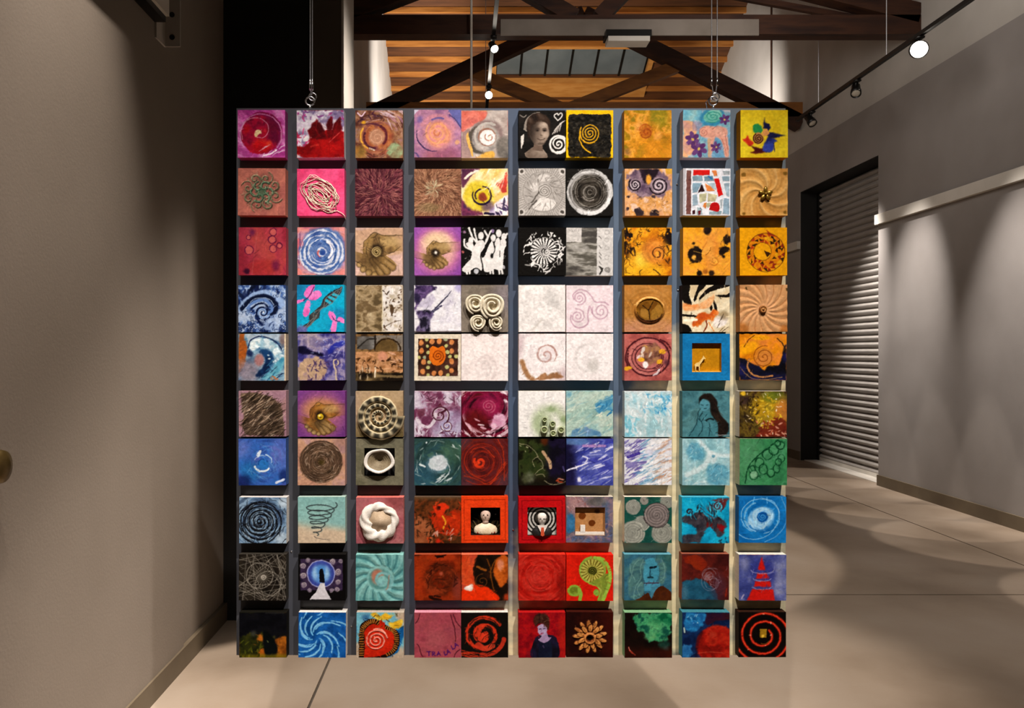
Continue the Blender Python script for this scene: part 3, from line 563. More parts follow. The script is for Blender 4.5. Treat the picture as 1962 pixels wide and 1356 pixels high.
@T(3, 1, 'rose red square with small purple outlined circles', 'b04450')
def _(A):
    A.mott(['8c2838', 'a4384a', 'ac4444'], 3, ang=90, ax=.5); A.mott(['b05048', 'a84040'], 3, m=A.disc(.5, .4, .2, .12, ry=.4), a=.6); A.mott(['982c28', 'a83434'], 4, m=A.disc(.5, .85, .3, .1, ry=.18), a=.7)
    A.draw('bc6464', [(.4, .1), (.34, .5), (.28, 1)], .015, a=.5)
    for x, y, r in ((.21, .21, .05), (.22, .48, .09), (.73, .1, .075), (.71, .26, .085), (.73, .45, .075), (.86, .38, .055)): A.mix('bc5c58', A.disc(x, y, r)); A.mix('5a1038', A.ring(x, y, r, .018, wob=.02))
    A.mix('5c1c48', A.disc(.28, .1, .07, .05, .08) * .8); A.mix('5c1440', A.disc(.78, .8, .08, .05, ry=.11) * .7); A.mix('3c0c28', A.disc(.16, .92, .06, .03, .06))
@T(3, 2, 'blue and white painted rings with coral edges', 'd0a8a8')
def _(A):
    A.mott(['c07080', 'd89088', 'b890a8'], 6, ang=90, ax=1, ay=.3); A.mott(['34548c', '4c6ca4', '6c84b0', '3c5894'], n=A.streak(.53, .5, 20, 1), m=A.disc(.53, .5, .5, .05, .08), con=2.4); A.dabs(20, ['c86470', 'e08c80', '5c2c60'], .12, .025, 90, 10, m=A.rect(0, 0, .12, 1))
    for r, w in ((.45, .035), (.36, .04), (.27, .035), (.08, .045)): A.mix('dcdce4', A.ring(.51, .52, r, w, .01, .07) * .9)
    A.draw('e4e0e4', arc(.53, .48, .2, -60, 50), .05); A.draw('d8d8e4', arc(.53, .5, .24, 30, 160), .025, a=.7); A.mix('2c4c90', A.disc(.53, .54, .05)); A.draw('d86458', arc(.51, .54, .08, 120, 220), .025); A.mott(['e0908c', 'd87c74'], 5, m=A.disc(1, 1, .12, .03) + A.disc(0, .95, .1, .03)); A.dabs(30, ['e0dce4', 'b8c4d8', '2c4484'], .14, .012, TAN(.52, .52), 6, m=A.disc(.5, .5, .45), a=.6)
def hands(A, s, cx, cy, ink='2e2214', skin=('6e5434', '947648', 'b0915e')):
    q = lambda pts: [(cx + (x - .5) * s, cy + (y - .5) * s) for x, y in pts]
    D = np.hypot((U - cx) / s, (V - cy - .05 * s) / s); core = 1 - sm(.34, .56, D)
    far = A.poly(q([(1.3, .14), (.62, .17), (.42, .12), (.3, .22), (.2, .35), (.2, .55), (.3, .62), (.5, .66), (.78, .52), (1.3, .4)]), True)
    near = A.poly(q([(-.3, .58), (.05, .7), (.2, .8), (.28, .93), (.42, .99), (.6, 1.), (.74, .95), (.86, .82), (.88, .76), (.7, .6), (.5, .55), (.34, .58), (.22, .55), (-.3, .4)]), True)
    for m in (far, near): A.mott(skin, 7, m=m * (.25 + .7 * core), con=1.8)
    A.mix('c4a878', A.disc(cx + .24 * s, cy - .2 * s, .2 * s, .1 * s, ry=.1 * s) * far * .55)
    for x, y, r in ((.12, .76, .05), (.2, .85, .06), (.31, .92, .06), (.43, .96, .055)): A.mix(ink, A.disc(cx + (x - .5) * s, cy + (y - .5) * s, (r + .012) * s, .012) * .7); A.mix('9a7c4e', A.disc(cx + (x - .5) * s, cy + (y - .5) * s, r * s, .02)); A.mix('c0a476', A.disc(cx + (x - .51) * s, cy + (y - .49) * s, r * .5 * s, .02) * .6)
    for x0, y0, x1, y1 in ((.4, .68, .56, .93), (.46, .64, .68, .9), (.5, .6, .8, .82)):
        A.draw(ink, q([(x0, y0), (x1, y1)]), .15 * s, a=.6, soft=.015); A.draw('8c6e42', q([(x0, y0), (x1, y1)]), .115 * s, soft=.02); A.draw('b4966a', q([((x0 + x1) / 2, (y0 + y1) / 2 - .01), (x1, y1)]), .05 * s, a=.6, soft=.025)
    A.mix('3c2c1a', A.disc(cx - .12 * s, cy + .2 * s, .16 * s, .1 * s) * .45)
    for p in ([(1.2, .17), (.8, .18), (.6, .18), (.42, .12), (.31, .22), (.22, .3), (.2, .46)], [(.95, .4), (.82, .5), (.7, .53), (.6, .48)], [(-.2, .62), (.06, .7), (.2, .8)], [(.3, .33), (.26, .5), (.3, .6)], [(.36, .22), (.44, .2), (.5, .14)]): A.draw(ink, q(p), .02 * s, a=.6, taper=.5)
    A.mix('1a100a', A.disc(cx - .03 * s, cy - .02 * s, .13 * s, .06 * s, .06) * .85)
    A.dabs(int(14 * s), ['221810'], .1 * s, .014 * s, TAN(cx - .03 * s, cy, 0), 15, m=A.disc(cx - .02 * s, cy - .1 * s, .2 * s), a=.5)
@T(3, 3, 'sepia drawing of cupped hands holding a spiral disc on blush ground', 'b89888')
def _(A):
    A.mott(['c0a094', 'ccaca0', 'c4a48c'], 3); A.mott(['b89474', 'c8a884'], 3, m=A.poly([(0, .05), (1, .02), (1, .5), (.6, .6), (0, .75)], True, .05), a=.7); hands(A, 1.05, .48, .5)
    A.mix('b8a070', A.disc(.45, .5, .105)); A.draw('4c3c1c', spi(.45, .5, .015, .1, 2.2), .016); A.mix('30240c', A.disc(.45, .51, .02))
@T(3, 4, 'violet square with glowing centre and small cupped hands holding a pearl', '9c58a0')
def _(A):
    A.mott(['8c4c9c', '9c5ca4'], 3); A.mix('b87098', A.disc(.5, .5, .5, .14)); A.mix('d0a09c', A.disc(.5, .48, .38, .1)); A.mix('dcc09c', A.disc(.48, .3, .3, .14, ry=.2) * .9); hands(A, .68, .47, .54); A.mix('e8e0d4', A.disc(.46, .53, .03, .02))
@T(3, 5, 'black speckled square with white silhouettes of dancing figures', '141210')
def _(A):
    A.fill('14110f'); A.dabs(140, ['8c8884', 'c0bcb8', '5c5854'], .012, .012, 0, 90, a=.8)
    for x, y, r, c in ((.06, .1, .04, '8c6c84'), (.66, .07, .04, '847090'), (.9, .84, .035, 'a8a4a8'), (.32, .93, .04, 'b8b8bc'), (.03, .52, .03, 'a8605c')): A.mix(c, A.disc(x, y, r, .01, .05))
    w = 'dcd8d4'
    for x, y, r in ((.2, .28, .055), (.42, .18, .06), (.68, .23, .055), (.8, .13, .06), (.91, .2, .055)): A.mix(w, A.disc(x, y, r, .01, ry=r * 1.35))
    for p in ([(.17, .3), (.1, .35), (.16, .44), (.22, .5), (.2, .65), (.02, .88), (.12, .95), (.3, .85), (.44, .9), (.46, .7), (.42, .55), (.5, .4), (.46, .28), (.34, .3), (.28, .4), (.24, .34)], [(.66, .28), (.58, .4), (.5, .6), (.44, .68), (.5, .92), (.62, .93), (.7, .88), (.86, .9), (.9, .7), (.92, .5), (.96, .36), (.92, .25), (.84, .28), (.85, .4), (.8, .22), (.72, .3), (.7, .45)]): A.mix(w, A.poly(p, True))
    for p in ([(.22, .48), (.08, .4), (.06, .26)], [(.34, .34), (.22, .18), (.16, .02)], [(.34, .32), (.3, .16), (.28, .04)], [(.5, .36), (.56, .22), (.5, .08)], [(.52, .3), (.6, .14), (.63, .08)], [(.9, .32), (.93, .2), (.98, .14)]): A.draw(w, p, .04)
    A.draw('14110f', [(.56, .32), (.5, .46), (.42, .58), (.44, .74), (.47, .92)], .025); A.draw('14110f', [(.64, .6), (.7, .52), (.72, .4)], .02); A.mix('14110f', A.disc(.65, .6, .03, ry=.05)); A.draw('14110f', [(.82, .5), (.82, .62)], .015)
    for x in (.1, .16, .6, .66, .8, .86): A.draw(w, [(x, .86), (x + .02, .97)], .04)
@T(3, 6, 'black square with white pinwheel disc of curling leaf shapes', '141210')
def _(A):
    A.fill('15120f'); r, t = A.polar(.54, .5); n = A.fbm(14, 3); m = (np.cos(t * 22 + 9 * r + 3 * n) > -.1) * (r < .28) * (r > .05); w = A.fbm(5, 2) * .3; k = (abs(A.fbm(11, 2, x=U + w, y=V - w) - .5) < .075) * (r > .29) * (r < .43 + .08 * (n - .5)); A.mix('dedad6', m + k)
    A.mix('dedad6', A.ring(.54, .5, .29, .012) * (n > .5)); A.draw('dedad6', spi(.6, .52, .01, .08, 1.6), .02); A.dabs(10, ['dedad6'], .12, .03, TAN(.52, .5, 70), 20, m=A.ring(.52, .5, .4, .08)); A.draw('dedad6', [(.88, .5), (1, .4)], .025)
@T(3, 7, 'grey collage of torn paper with white symbol strips', 'a8a49c')
def _(A):
    A.mott(['4c4844', '7c7870', 'a8a49c', '5c5850'], 5, 5, 3, 0, .35, 1.4); A.mix('c4bfba', A.rect(0, 0, .33, .3)); A.dabs(16, ['7c7874', '9c9894'], .05, .012, 0, 90, m=A.rect(.03, .03, .3, .28)); A.mix('c8c4c0', A.rect(.65, 0, 1, 1))
    for y in (.2, .4, .55, .62, .74): A.draw('46423e', [(.7, y - .03), (.745, y + .03)], .028, taper=.6)
    A.mix('3c3834', A.poly([(.69, .8), (.8, .84), (.78, .92), (.72, .99), (.7, .97), (.74, .9)])); A.draw('5c5854', spi(.88, .88, .01, .06, 2.2), .013)
    for y in (.09, .25, .42, .62): A.mix('8c8884', A.ring(.87, y, .045, .01) * .7)
    A.mott(['d8d4d0', '8c8880'], 6, m=A.poly([(0, .44), (.3, .34), (.62, .5), (.3, .52)], True, .1), a=.6); A.h += A.fbm(20, 2) * .001
@T(3, 8, 'deep yellow marbled painting with black veins and orange whirl', 'c08818')
def _(A):
    A.mott(['b86c14', 'd89018', 'e0a428', 'c8781c'], 4, 5, 2.6); A.mott(['e0a818', 'e8b430'], 3, m=A.disc(.3, .9, .5, .2, ry=.3), a=.8); A.mott(['d8b030', 'e8cc50'], 4, m=A.disc(.4, .68, .17, .08), a=.8)
    n = A.fbm(6, 4, x=U + .15 * A.fbm(5), y=V + .2 * A.fbm(5)); e = sm(.3, .55, np.hypot(U - .5, V - .55)); A.mix('1c100c', sm(.53, .6, n) * e * (V < .8)); A.mix('2c1a10', sm(.0, .02, .012 - abs(n - .46)) * .8)
    A.mott(['a8602c', 'c87c34', 'd88c44'], n=A.streak(.7, .52, 20, 1, 2), m=A.disc(.62, .5, .26, .08), a=.75); A.draw('3c2010', spi(.7, .54, .01, .15, 1.8, 2), .022, a=.8); A.mix('e8a438', A.disc(.69, .53, .04)); A.dabs(12, ['1c100c'], .14, .04, 90, 25, m=A.rect(.88, .1, 1, .8)); A.dabs(10, ['1c100c'], .14, .04, 70, 25, m=A.rect(0, .05, .22, .6)); A.dabs(36, ['1c100c', '3c2410', '58340f'], .1, .018, 60, 60, m=1 - A.disc(.45, .65, .28), a=.8, curve=.5); A.draw('301a0c', [(.62, .88), (.7, .93), (.76, 1)], .02)
@T(3, 9, 'amber painting with two large black blotches', 'c88c20')
def _(A):
    A.mott(['d08c20', 'e0a028', 'dc9838', 'e0a830'], 4, 4, 2); A.mott(['d08038', 'dca054'], 4, m=A.disc(.58, .45, .2, .12, ry=.4), a=.7)
    for x, y, r, k in ((.24, .56, .16, .12), (.85, .47, .1, .12), (.52, .05, .09, .1), (.96, .25, .09, .12), (.35, .95, .06, .06), (.6, .95, .05, .05), (.22, .33, .03, .05), (.3, .68, .05, .08), (.85, .6, .04, .06)): A.mott(['140c0a', '2c1c10'], 8, m=A.disc(x, y, r, .02, k))
    A.mix('e0a848', A.disc(.22, .63, .04, .02, .06)); A.draw('7c4c18', [(.48, .58), (.56, .5), (.58, .42)], .015); A.draw('a06820', spi(.66, .7, .02, .1, 1.4), .02, a=.7); A.mix('8c5018', A.disc(.47, .92, .05, .03) * .8); A.dabs(12, ['c07428', 'e8b450'], .15, .02, 60, 50, m=A.rect(.3, .3, .8, .9), a=.6)
@T(3, 10, 'golden yellow square with a crescent ring of black and red triangles', 'b8780a')
def _(A):
    A.fill('dc9c0c'); ri = np.random.RandomState(5); A.mix('c0680c', A.disc(.56, .5, .4) * .5)
    for ring, (r0, r1) in enumerate(((.19, .27), (.26, .34), (.33, .405))):
        n = 15 + 5 * ring
        for k in range(n):
            a0 = 2 * PI * (k + ring * .5) / n; a1 = a0 + 2 * PI / n * (.95 + ri.rand() * .3); c = ('3a2408', 'a83c10', '2c1c08', 'c8740c', '8c2c10', 'd8a014')[ri.randint(6)]; P = lambda r, a: (.55 + r * math.cos(a), .52 + r * math.sin(a)); A.mix(c, A.poly([P(r0, a0), P(r1, (a0 + a1) / 2 - .15), P(r0, a1)] if k % 2 else [P(r1, a0), P(r0, (a0 + a1) / 2), P(r1, a1)]))
    A.mix('a03414', A.poly([(.56, .04), (.78, .2), (.62, .16)])); A.mix('dc9c0c', A.disc(.48, .5, .185)); A.mix('3c2008', A.poly([(.5, .46), (.66, .54), (.58, .62)])); A.mix('4c2c08', A.ring(.55, .52, .405, .01) + A.ring(.48, .5, .185, .008))
@T(4, 1, 'navy and pale blue painting of one large curling wave among foam curls', '46587c')
def _(A):
    A.mott(['1c2c58', '3c5890', '8ca4c8', 'a8b8d0'], 7, 4, 3); n = A.fbm(13, 2, x=U + .1 * A.fbm(6), y=V + .1 * A.fbm(6)); A.mix('b4c0d4', sm(.02, .03, .05 - abs(n - .5)) * (V > .55)); A.mix('18264c', sm(.02, .03, .045 - abs(n - .4)) * (V > .5))
    A.dabs(24, ['0c1430', '14204a'], .2, .06, 115, 25, m=A.rect(0, 0, .5, .22)); A.draw('94acd0', [(.03, .5), (.2, .3), (.42, .18), (.66, .16), (.85, .28), (.92, .42)], .12, soft=.02)
    A.draw('0c1632', [(.08, .5), (.24, .34), (.45, .24), (.64, .26), (.78, .4), (.78, .55), (.66, .6)], .1, soft=.02); A.draw('6484b8', [(.18, .48), (.35, .35), (.55, .32), (.68, .42), (.7, .54), (.6, .6)], .06); A.draw('0e1a3c', [(.28, .5), (.42, .4), (.56, .4), (.62, .5), (.56, .58)], .04); A.draw('a8bcd8', [(.1, .55), (.3, .32), (.5, .27), (.68, .32), (.76, .46)], .015)
    A.draw('0e1a40', spi(.52, .58, .02, .16, 1.3, 2.6, -1), .07); A.draw('88a4cc', spi(.52, .58, .02, .14, 1.3, 2.2, -1), .03); A.draw('12204c', [(.42, .72), (.48, .8), (.6, .84), (.58, 1)], .09); A.mix('dce4ec', A.disc(.53, .58, .02))
    for k in range(26): x, y = A.rng.rand(), .62 + .36 * A.rng.rand(); A.draw(('b8c8dc', '14244c')[k % 2], spi(x, y, .008, .03 + .025 * A.rng.rand(), 1.2, k), .014, a=.9)
    for k in range(8): x, y = .72 + .26 * A.rng.rand(), .02 + .25 * A.rng.rand(); A.draw(('b8c8dc', '14244c')[k % 2], spi(x, y, .008, .05, 1.1, k), .014, a=.8)
    A.mott(['90a8cc', 'b4c4dc'], 6, m=A.disc(.72, .86, .17, .03, .15), a=.8); A.dabs(16, ['1a2a58'], .07, .03, 0, 80, m=A.rect(.6, .75, .95, .98)); A.dabs(14, ['b8c8dc', '5878b0'], .12, .03, 60, 40, m=A.rect(.6, 0, 1, .25))
@T(4, 2, 'cyan square with pink butterflies and a dark twisted strand', '38a0b8')
def _(A):
    A.mott(['0c88b0', '18a0c0', '10a8c8'], 3); A.mott(['1c6c9c', '2880a8'], 4, m=A.disc(.1, .12, .25, .12) + A.disc(.9, .65, .16, .06), a=.7)
    for pts in ([(.2, .28), (.14, .2), (.22, .05), (.38, 0), (.34, .14), (.24, .28)], [(.24, .28), (.32, .16), (.46, .12), (.52, .22), (.4, .32), (.26, .32)], [(.2, .34), (.28, .36), (.26, .6), (.18, .68), (.12, .62), (.16, .45)], [(.14, .3), (0, .34), (0, .4), (.14, .35)], [(.68, .55), (.8, .62), (.82, .74), (.74, .76), (.66, .64)], [(.76, .76), (.84, .78), (.82, 1), (.72, 1), (.72, .88)], [(.84, .74), (.9, .68), (1, .74), (1, .82), (.88, .78)]): A.mott(['d060a8', 'e078bc', 'dc88c0'], 5, m=A.poly(pts, True))
    A.draw('50285c', [(.36, .04), (.26, .24), (.14, .34)], .02); A.draw('50285c', [(.74, .66), (.8, .75), (.9, .78)], .02); A.mott(['2c2c30', '4c4c4c'], 9, m=A.poly([(.96, .03), (.92, .18), (.78, .34), (.6, .46), (.5, .52), (.48, .66), (.36, .78), (.26, .88), (.1, 1), (.02, .98), (.14, .86), (.26, .78), (.26, .66), (.38, .54), (.5, .44), (.58, .26), (.76, .12)], True))
    for a, b in (((.62, .34), (.72, .4)), ((.68, .26), (.8, .32)), ((.76, .2), (.86, .24))): A.draw('2cb0c8', [a, b], .06); 
    for k in range(14): A.draw('8c8c88', [(.1 + k * .062, .98 - k * .068), (.18 + k * .058, .88 - k * .062)], .012, a=.8)
    A.draw('7c7c78', [(.06, .97), (.3, .82), (.46, .58), (.56, .46), (.62, .28), (.94, .06)], .014); A.draw('787874', [(.1, .98), (.34, .8), (.36, .6), (.54, .5), (.74, .38), (.94, .1)], .014); A.mott(['4c508c', '8c8cb0'], 6, m=A.disc(.1, 1, .14, .04, .1))
@T(4, 3, 'sepia collage with brown textured left half and speckled white right strip', 'b4a48c')
def _(A):
    A.mott(['5c4c34', '8c7858', 'a89474', '705c40'], 6, 5, 2.6, 0, .7, 1.3); A.mix('b8a484', A.disc(.32, .7, .1, .05, .1) * .7); A.mix('c8b898', A.disc(.3, .62, .04, .03) * .8); A.mix('c4b89c', A.rect(.555, 0, .58, 1)); A.mott(['b4a894', 'd8d0c8', 'dcd8d4'], 8, m=A.rect(.58, 0, 1, 1)); A.dabs(46, ['5c4430', '6c543c', '342418'], .05, .025, 20, 90, m=A.rect(.6, .02, 1, 1), a=.85); A.mix('54402c', A.poly([(.74, .4), (.8, .44), (.82, .56), (.76, .64), (.73, .55)], True)); A.draw('4c3824', [(.6, .9), (.75, .82), (.95, .75)], .02, a=.7); A.mix('c8b8a0', np.clip(1 - A.rect(.015, .015, .985, .98), 0, 1) * .7)
@T(4, 4, 'white marbled painting with violet black clouds down its left side', 'd4ccd0')
def _(A):
    A.mott(['d0ccd4', 'e0dcde', 'dcdadf'], 4); A.mott(['1c1830', '3c2c50', '6c5480', '2c2440'], 4, 5, 2.8, m=A.poly([(0, 0), (.44, 0), (.34, .18), (.1, .4), (0, .5)], True, .12)); A.mott(['1c1828', '4c3c60', '7c7090', '201c2c'], 4, 5, 2.8, m=A.poly([(.02, .55), (.2, .5), (.35, .55), (.45, .6), (.35, .72), (.3, 1), (.05, 1), (.1, .75)], True, .12)); A.mott(['9c94ac', 'c4bccc'], 4, m=A.poly([(.05, .45), (.35, .2), (.45, .3), (.3, .48)], True, .08), a=.7); A.draw('343048', [(.32, .6), (.48, .46), (.64, .3), (.8, .12)], .035, taper=.6); A.draw('4c4860', [(.4, .56), (.58, .44)], .04); A.mix('a098c0', A.disc(.97, .04, .1, .06) * .8); A.dabs(24, ['b0a8b8', '9890a4', 'ccc8d0'], .12, .01, TAN(.75, .4), 30, m=A.disc(.76, .4, .25), curve=.4, a=.7); A.dabs(10, ['e8e4e8'], .3, .03, 100, 15, m=A.rect(.45, .5, 1, 1), a=.5); A.mix('302424', A.rect(0, .975, 1, 1) * .6)
@T(4, 5, 'taupe square bearing four cream clay roses in relief', '786c60')
def _(A):
    A.mott(['6c6258', '80766a', '8c8074'], 3); A.mott(['7c7484', '8c8490'], 3, m=A.disc(.95, .25, .3, .2), a=.5)
@T(4, 6, 'plain chalk white textured square', 'd4ccc8')
def _(A):
    A.mott(['d6d0cc', 'e4deda', 'e8e2de', 'dcd6d0'], 5, 5, 2); A.mott(['bcb8b4', 'cac6c2'], 7, m=A.disc(.72, .28, .2, .12, .1, ry=.14, deg=40), a=.6); A.draw('c8bfb4', [(.3, .95), (.4, .85), (.48, .75)], .03, a=.5, soft=.02); A.h += A.fbm(10, 4) * .0012
@T(4, 7, 'pale pink square with three mauve linked spirals', 'd8c0b8')
def _(A):
    A.mott(['d8cacc', 'e4d6d8', 'e0ced2'], 4); c = 'b08c9c'
    for x, y, r, p, d in ((.28, .27, .15, 1.2, 1), (.24, .66, .16, -1.2, -1), (.74, .55, .19, 3, 1)): A.draw(c, spi(x, y, .02, r, 2.1, p, d), .024, a=.7, soft=.012)
    A.draw(c, [(.16, .3), (.14, .2), (.26, .1), (.42, .12), (.54, .24), (.62, .36), (.8, .36), (.9, .42)], .028, a=.7, soft=.012); A.draw(c, [(.56, .6), (.5, .45), (.46, .62), (.46, .8), (.34, .9), (.18, .88), (.09, .74), (.1, .64)], .03, a=.75, soft=.012)
@T(4, 8, 'ochre square with an oval split seed pod in the middle', 'b07c40')
def _(A):
    A.mott(['a87434', 'b88444', 'b07838'], 3); A.mott(['c08c64', 'b8846c'], 3, m=A.disc(.5, 1, .8, .3, ry=.3), a=.8); r, t = A.polar(.52, .53, 1, .85)
    for k in range(5): A.mix('c89c5c' if k % 2 else '98682c', A.ring(.52, .53, .34 + .05 * k, .012, ry=.28 + .045 * k) * .5)
    m = A.disc(.53, .53, .29, .012, ry=.24); A.mott(['6c4410', '8c601c', '7c5414'], 5, m=m); A.h += m * .006 + A.ring(.53, .53, .3, .04, ry=.25) * .006; A.mix('d8b070', A.ring(.53, .51, .3, .025, ry=.245) * (V < .45)); A.mott(['a87c38', '98702c'], 5, m=A.poly([(.34, .5), (.5, .55), (.5, .72), (.34, .66)], True) + A.poly([(.56, .56), (.7, .42), (.8, .52), (.7, .7), (.56, .72)], True), a=.8)
    for p in ([(.5, .54), (.38, .44)], [(.5, .54), (.6, .36)], [(.51, .54), (.53, .78)]): A.draw('241404', p, .02)
    A.draw('2c1a08', arc(.53, .55, .27, 20, 170, .8), .025, a=.8)
@T(4, 9, 'cream and black striped burst painting with an orange flower', '302018')
def _(A):
    A.mott(['d8c8a8', 'e0d4b8', 'ccb894'], 4); 
    for p in ([(0, 0), (.16, 0), (.14, .2), (.2, .4), (.1, .42), (0, .3)], [(.34, 0), (.5, 0), (.36, .16), (.28, .34), (.24, .3)], [(.66, 0), (1, 0), (.96, .04), (.6, .14), (.38, .3), (.36, .28), (.5, .1)], [(.95, .2), (1, .16), (1, .26), (.8, .26), (.7, .22)], [(0, .62), (.26, .64), (.3, .68), (0, .66)], [(0, .82), (.12, .86), (.2, .98), (.1, 1), (0, 1)], [(.66, .3), (.72, .42), (.74, .55), (.7, .56), (.66, .44)], [(.58, .4), (.64, .46), (.62, .54), (.58, .52)]): A.mix('140e0a', A.poly(p, True))
    A.mott(['d88c50', 'e0b080', 'c87838'], 5, m=A.poly([(0, .4), (.3, .4), (.55, .28), (.68, .22), (.62, .4), (.5, .5), (.1, .55), (0, .5)], True, .06)); A.mott(['b8501c', 'cc6820', 'e09050'], 5, m=A.poly([(.25, .72), (.4, .56), (.55, .6), (.66, .52), (.78, .58), (.66, .7), (.68, .78), (.5, .74), (.36, .86), (.2, .86)], True, .06)); A.mott(['ece4e0', 'd0c4b8'], 5, m=A.disc(.8, .78, .17, .03, ry=.12, deg=-30)); A.mix('8c7858', A.disc(.88, .64, .1, .05) * .7); A.draw('7c3010', [(.5, .76), (.52, .86), (.46, .98)], .03); A.draw('d88038', [(.56, .8), (.66, .98)], .02); A.draw('f0e4cc', [(.05, .75), (.3, .74)], .06); A.dabs(8, ['2c1c10', 'e8dcc4'], .14, .015, -50, 15, m=A.rect(.7, .7, 1, 1))
@T(4, 10, 'peach square carved with many curved rays around a bead rosette', 'b87c48')
def _(A):
    A.mott(['c08c5c', 'c89868', 'cc9c70'], 3); r, t = A.polar(.48, .52); s = np.cos(t * 17 + 18 * r); A.h += (s * .5 + .5) * .0022 * sm(.1, .2, r); A.mix('9c6438', sm(.7, 1, -s) * sm(.12, .3, r) * .5); A.mix('a86c34', A.disc(.05, .95, .13, .06) + A.disc(.95, .96, .1, .05))
    for x, y, a in ((.1, .08, 15), (.95, .1, 60)): A.draw('54401c', [(x - .04 * math.cos(a), y - .02), (x + .04, y + .015)], .035)
@T(5, 1, 'blue breaking wave painting with rust brown left edge', 'b09c88')
def _(A):
    A.mott(['34587c', '5c84a0', '8ca8b8', '446484'], 5, ang=-40, ax=.5); A.mott(['8c4c1c', 'a85c24', '7c4420'], 4, m=A.poly([(0, 0), (.12, 0), (.16, .3), (.14, .6), (.06, .75), (0, .8)], True, .08)); A.mott(['a8b0bc', 'c4ccd0'], 5, m=A.poly([(.14, 0), (.95, 0), (.95, .2), (.7, .1), (.45, .08), (.25, .25)], True, .06), a=.8); A.mott(['6c5450', '84706c'], 5, m=A.disc(.95, .12, .08, .04, ry=.15), a=.8); A.mott(['7c6c74', '98848c', '6c6470'], 4, m=A.disc(.2, .8, .25, .12), a=.8)
    A.mott(['c8d4d8', '8cb0c0', 'dce4e4'], 7, m=A.poly([(.22, .3), (.3, .14), (.5, .08), (.75, .18), (.9, .38), (.97, .55), (.86, .6), (.7, .38), (.5, .28), (.34, .34), (.28, .48)], True, .08)); A.mix('1c2c54', A.disc(.24, .42, .07, .03, .06)); A.mott(['143058', '1c4470', '0e2448'], 5, m=A.poly([(.42, .38), (.55, .32), (.7, .42), (.74, .6), (.62, .8), (.42, .92), (.36, .88), (.52, .7), (.56, .52)], True, .05)); A.mott(['94686c', 'a87c78'], 5, m=A.disc(.44, .56, .1, .03, ry=.13)); A.mott(['347894', '5ca0b4', '88b8c0'], 6, ang=-50, ax=.4, m=A.poly([(.5, .95), (.66, .78), (.8, .6), (.98, .5), (.9, .8), (.7, 1)], True, .06)); A.draw('14244c', [(.2, .3), (.26, .14), (.42, .06), (.6, .08), (.8, .18), (.92, .34)], .025); A.dabs(12, ['e8eeec', 'd8e4e8'], .06, .03, 40, 50, m=A.rect(.6, .3, .95, .6)); A.dabs(14, ['0e1c3c', '2c6484'], .15, .03, -45, 15, m=A.rect(.5, .6, 1, 1)); A.dabs(8, ['b46c44'], .06, .03, 0, 40, m=A.rect(.7, .9, 1, 1)); A.mix('c8b8a0', A.rect(.97, 0, 1, 1))
@T(5, 2, 'violet blue and tan abstract with a pale seahorse curl', '746c8c')
def _(A):
    A.mott(['3c3878', '6c6498', '9c90a8', '54508c'], 6, 5, 2.8); A.mott(['a88c74', 'b89c80', '8c7480'], 5, m=A.poly([(0, .65), (.15, .55), (.4, .5), (.55, .55), (.6, .75), (.5, 1), (0, 1)], True, .15)); A.mott(['8c7c90', 'b8a8a0'], 5, m=A.disc(.3, .15, .2, .1), a=.6); A.mott(['0e0c28', '201c44'], 5, m=A.poly([(0, .3), (.15, .26), (.3, .38), (.52, .42), (.5, .48), (.25, .46), (.04, .42)], True, .08)); A.mott(['1c2480', '2c349c'], 5, m=A.poly([(.62, .35), (.75, .22), (1, .14), (.98, .24), (.8, .32), (.68, .44)], True, .08), a=.9); A.dabs(26, ['4c3460', '3c2c58'], .1, .03, 80, 40, m=A.rect(.2, .6, .7, 1)); A.dabs(24, ['a8b4dc', 'c0c0dc'], .06, .015, 60, 50, m=A.rect(.3, .1, 1, .5)); q = [(.76, .66), (.82, .68), (.86, .62), (.82, .56), (.76, .58), (.76, .68), (.8, .78), (.8, .88), (.82, 1)]; A.draw('c8b498', q, .03); A.draw('48386c', [(a + .04, b) for a, b in q], .014); A.draw('b8b0cc', [(.8, .5), (.9, .34), (.96, .28), (.97, .5)], .014, a=.7)
@T(5, 3, 'brown photo collage of ruins and arches', '4c4034')
def _(A):
    A.mott(['3c2c1c', '6c5030', '8c6c44', '4c3824'], 6, 5, 2.6); A.mott(['54504c', '807c78'], 5, m=A.rect(.03, .05, .42, .33)); A.draw('2c2824', [(.05, .3), (.25, .12), (.42, .1)], .03); A.mix('2a221c', A.rect(.4, .02, .44, .36)); A.mott(['787068', '8c8070'], 4, m=A.rect(.44, .03, 1, .36)); A.mott(['5c4828', '705834'], 5, m=A.disc(.66, .34, .24, .02, ry=.26) * (V < .36)); A.draw('2c1c0c', arc(.68, .38, .28, 190, 350), .03); A.mott(['a87c54', 'c09068', '8c6038'], 7, 5, 2.6, m=A.rect(0, .38, 1, .82)); A.mix('c48c70', A.disc(.58, .48, .1, .03, .05)); A.dabs(20, ['c8a088', 'b89078'], .12, .03, 15, 20, m=A.rect(.72, .4, 1, .7)); A.dabs(50, ['2c1808', '3c2410', 'd0a47c'], .07, .03, 40, 70, m=A.rect(0, .5, 1, .85)); A.mott(['1c140c', '54442c', '947c54'], 7, m=A.rect(0, .84, 1, 1)); A.draw('e0d0b8', [(.42, .72), (.41, .92)], .03); A.draw('9c845c', [(.45, .9), (1, .92)], .05, a=.7); A.dabs(6, ['c8b498'], .1, .03, 90, 10, m=A.rect(0, .75, .3, 1))
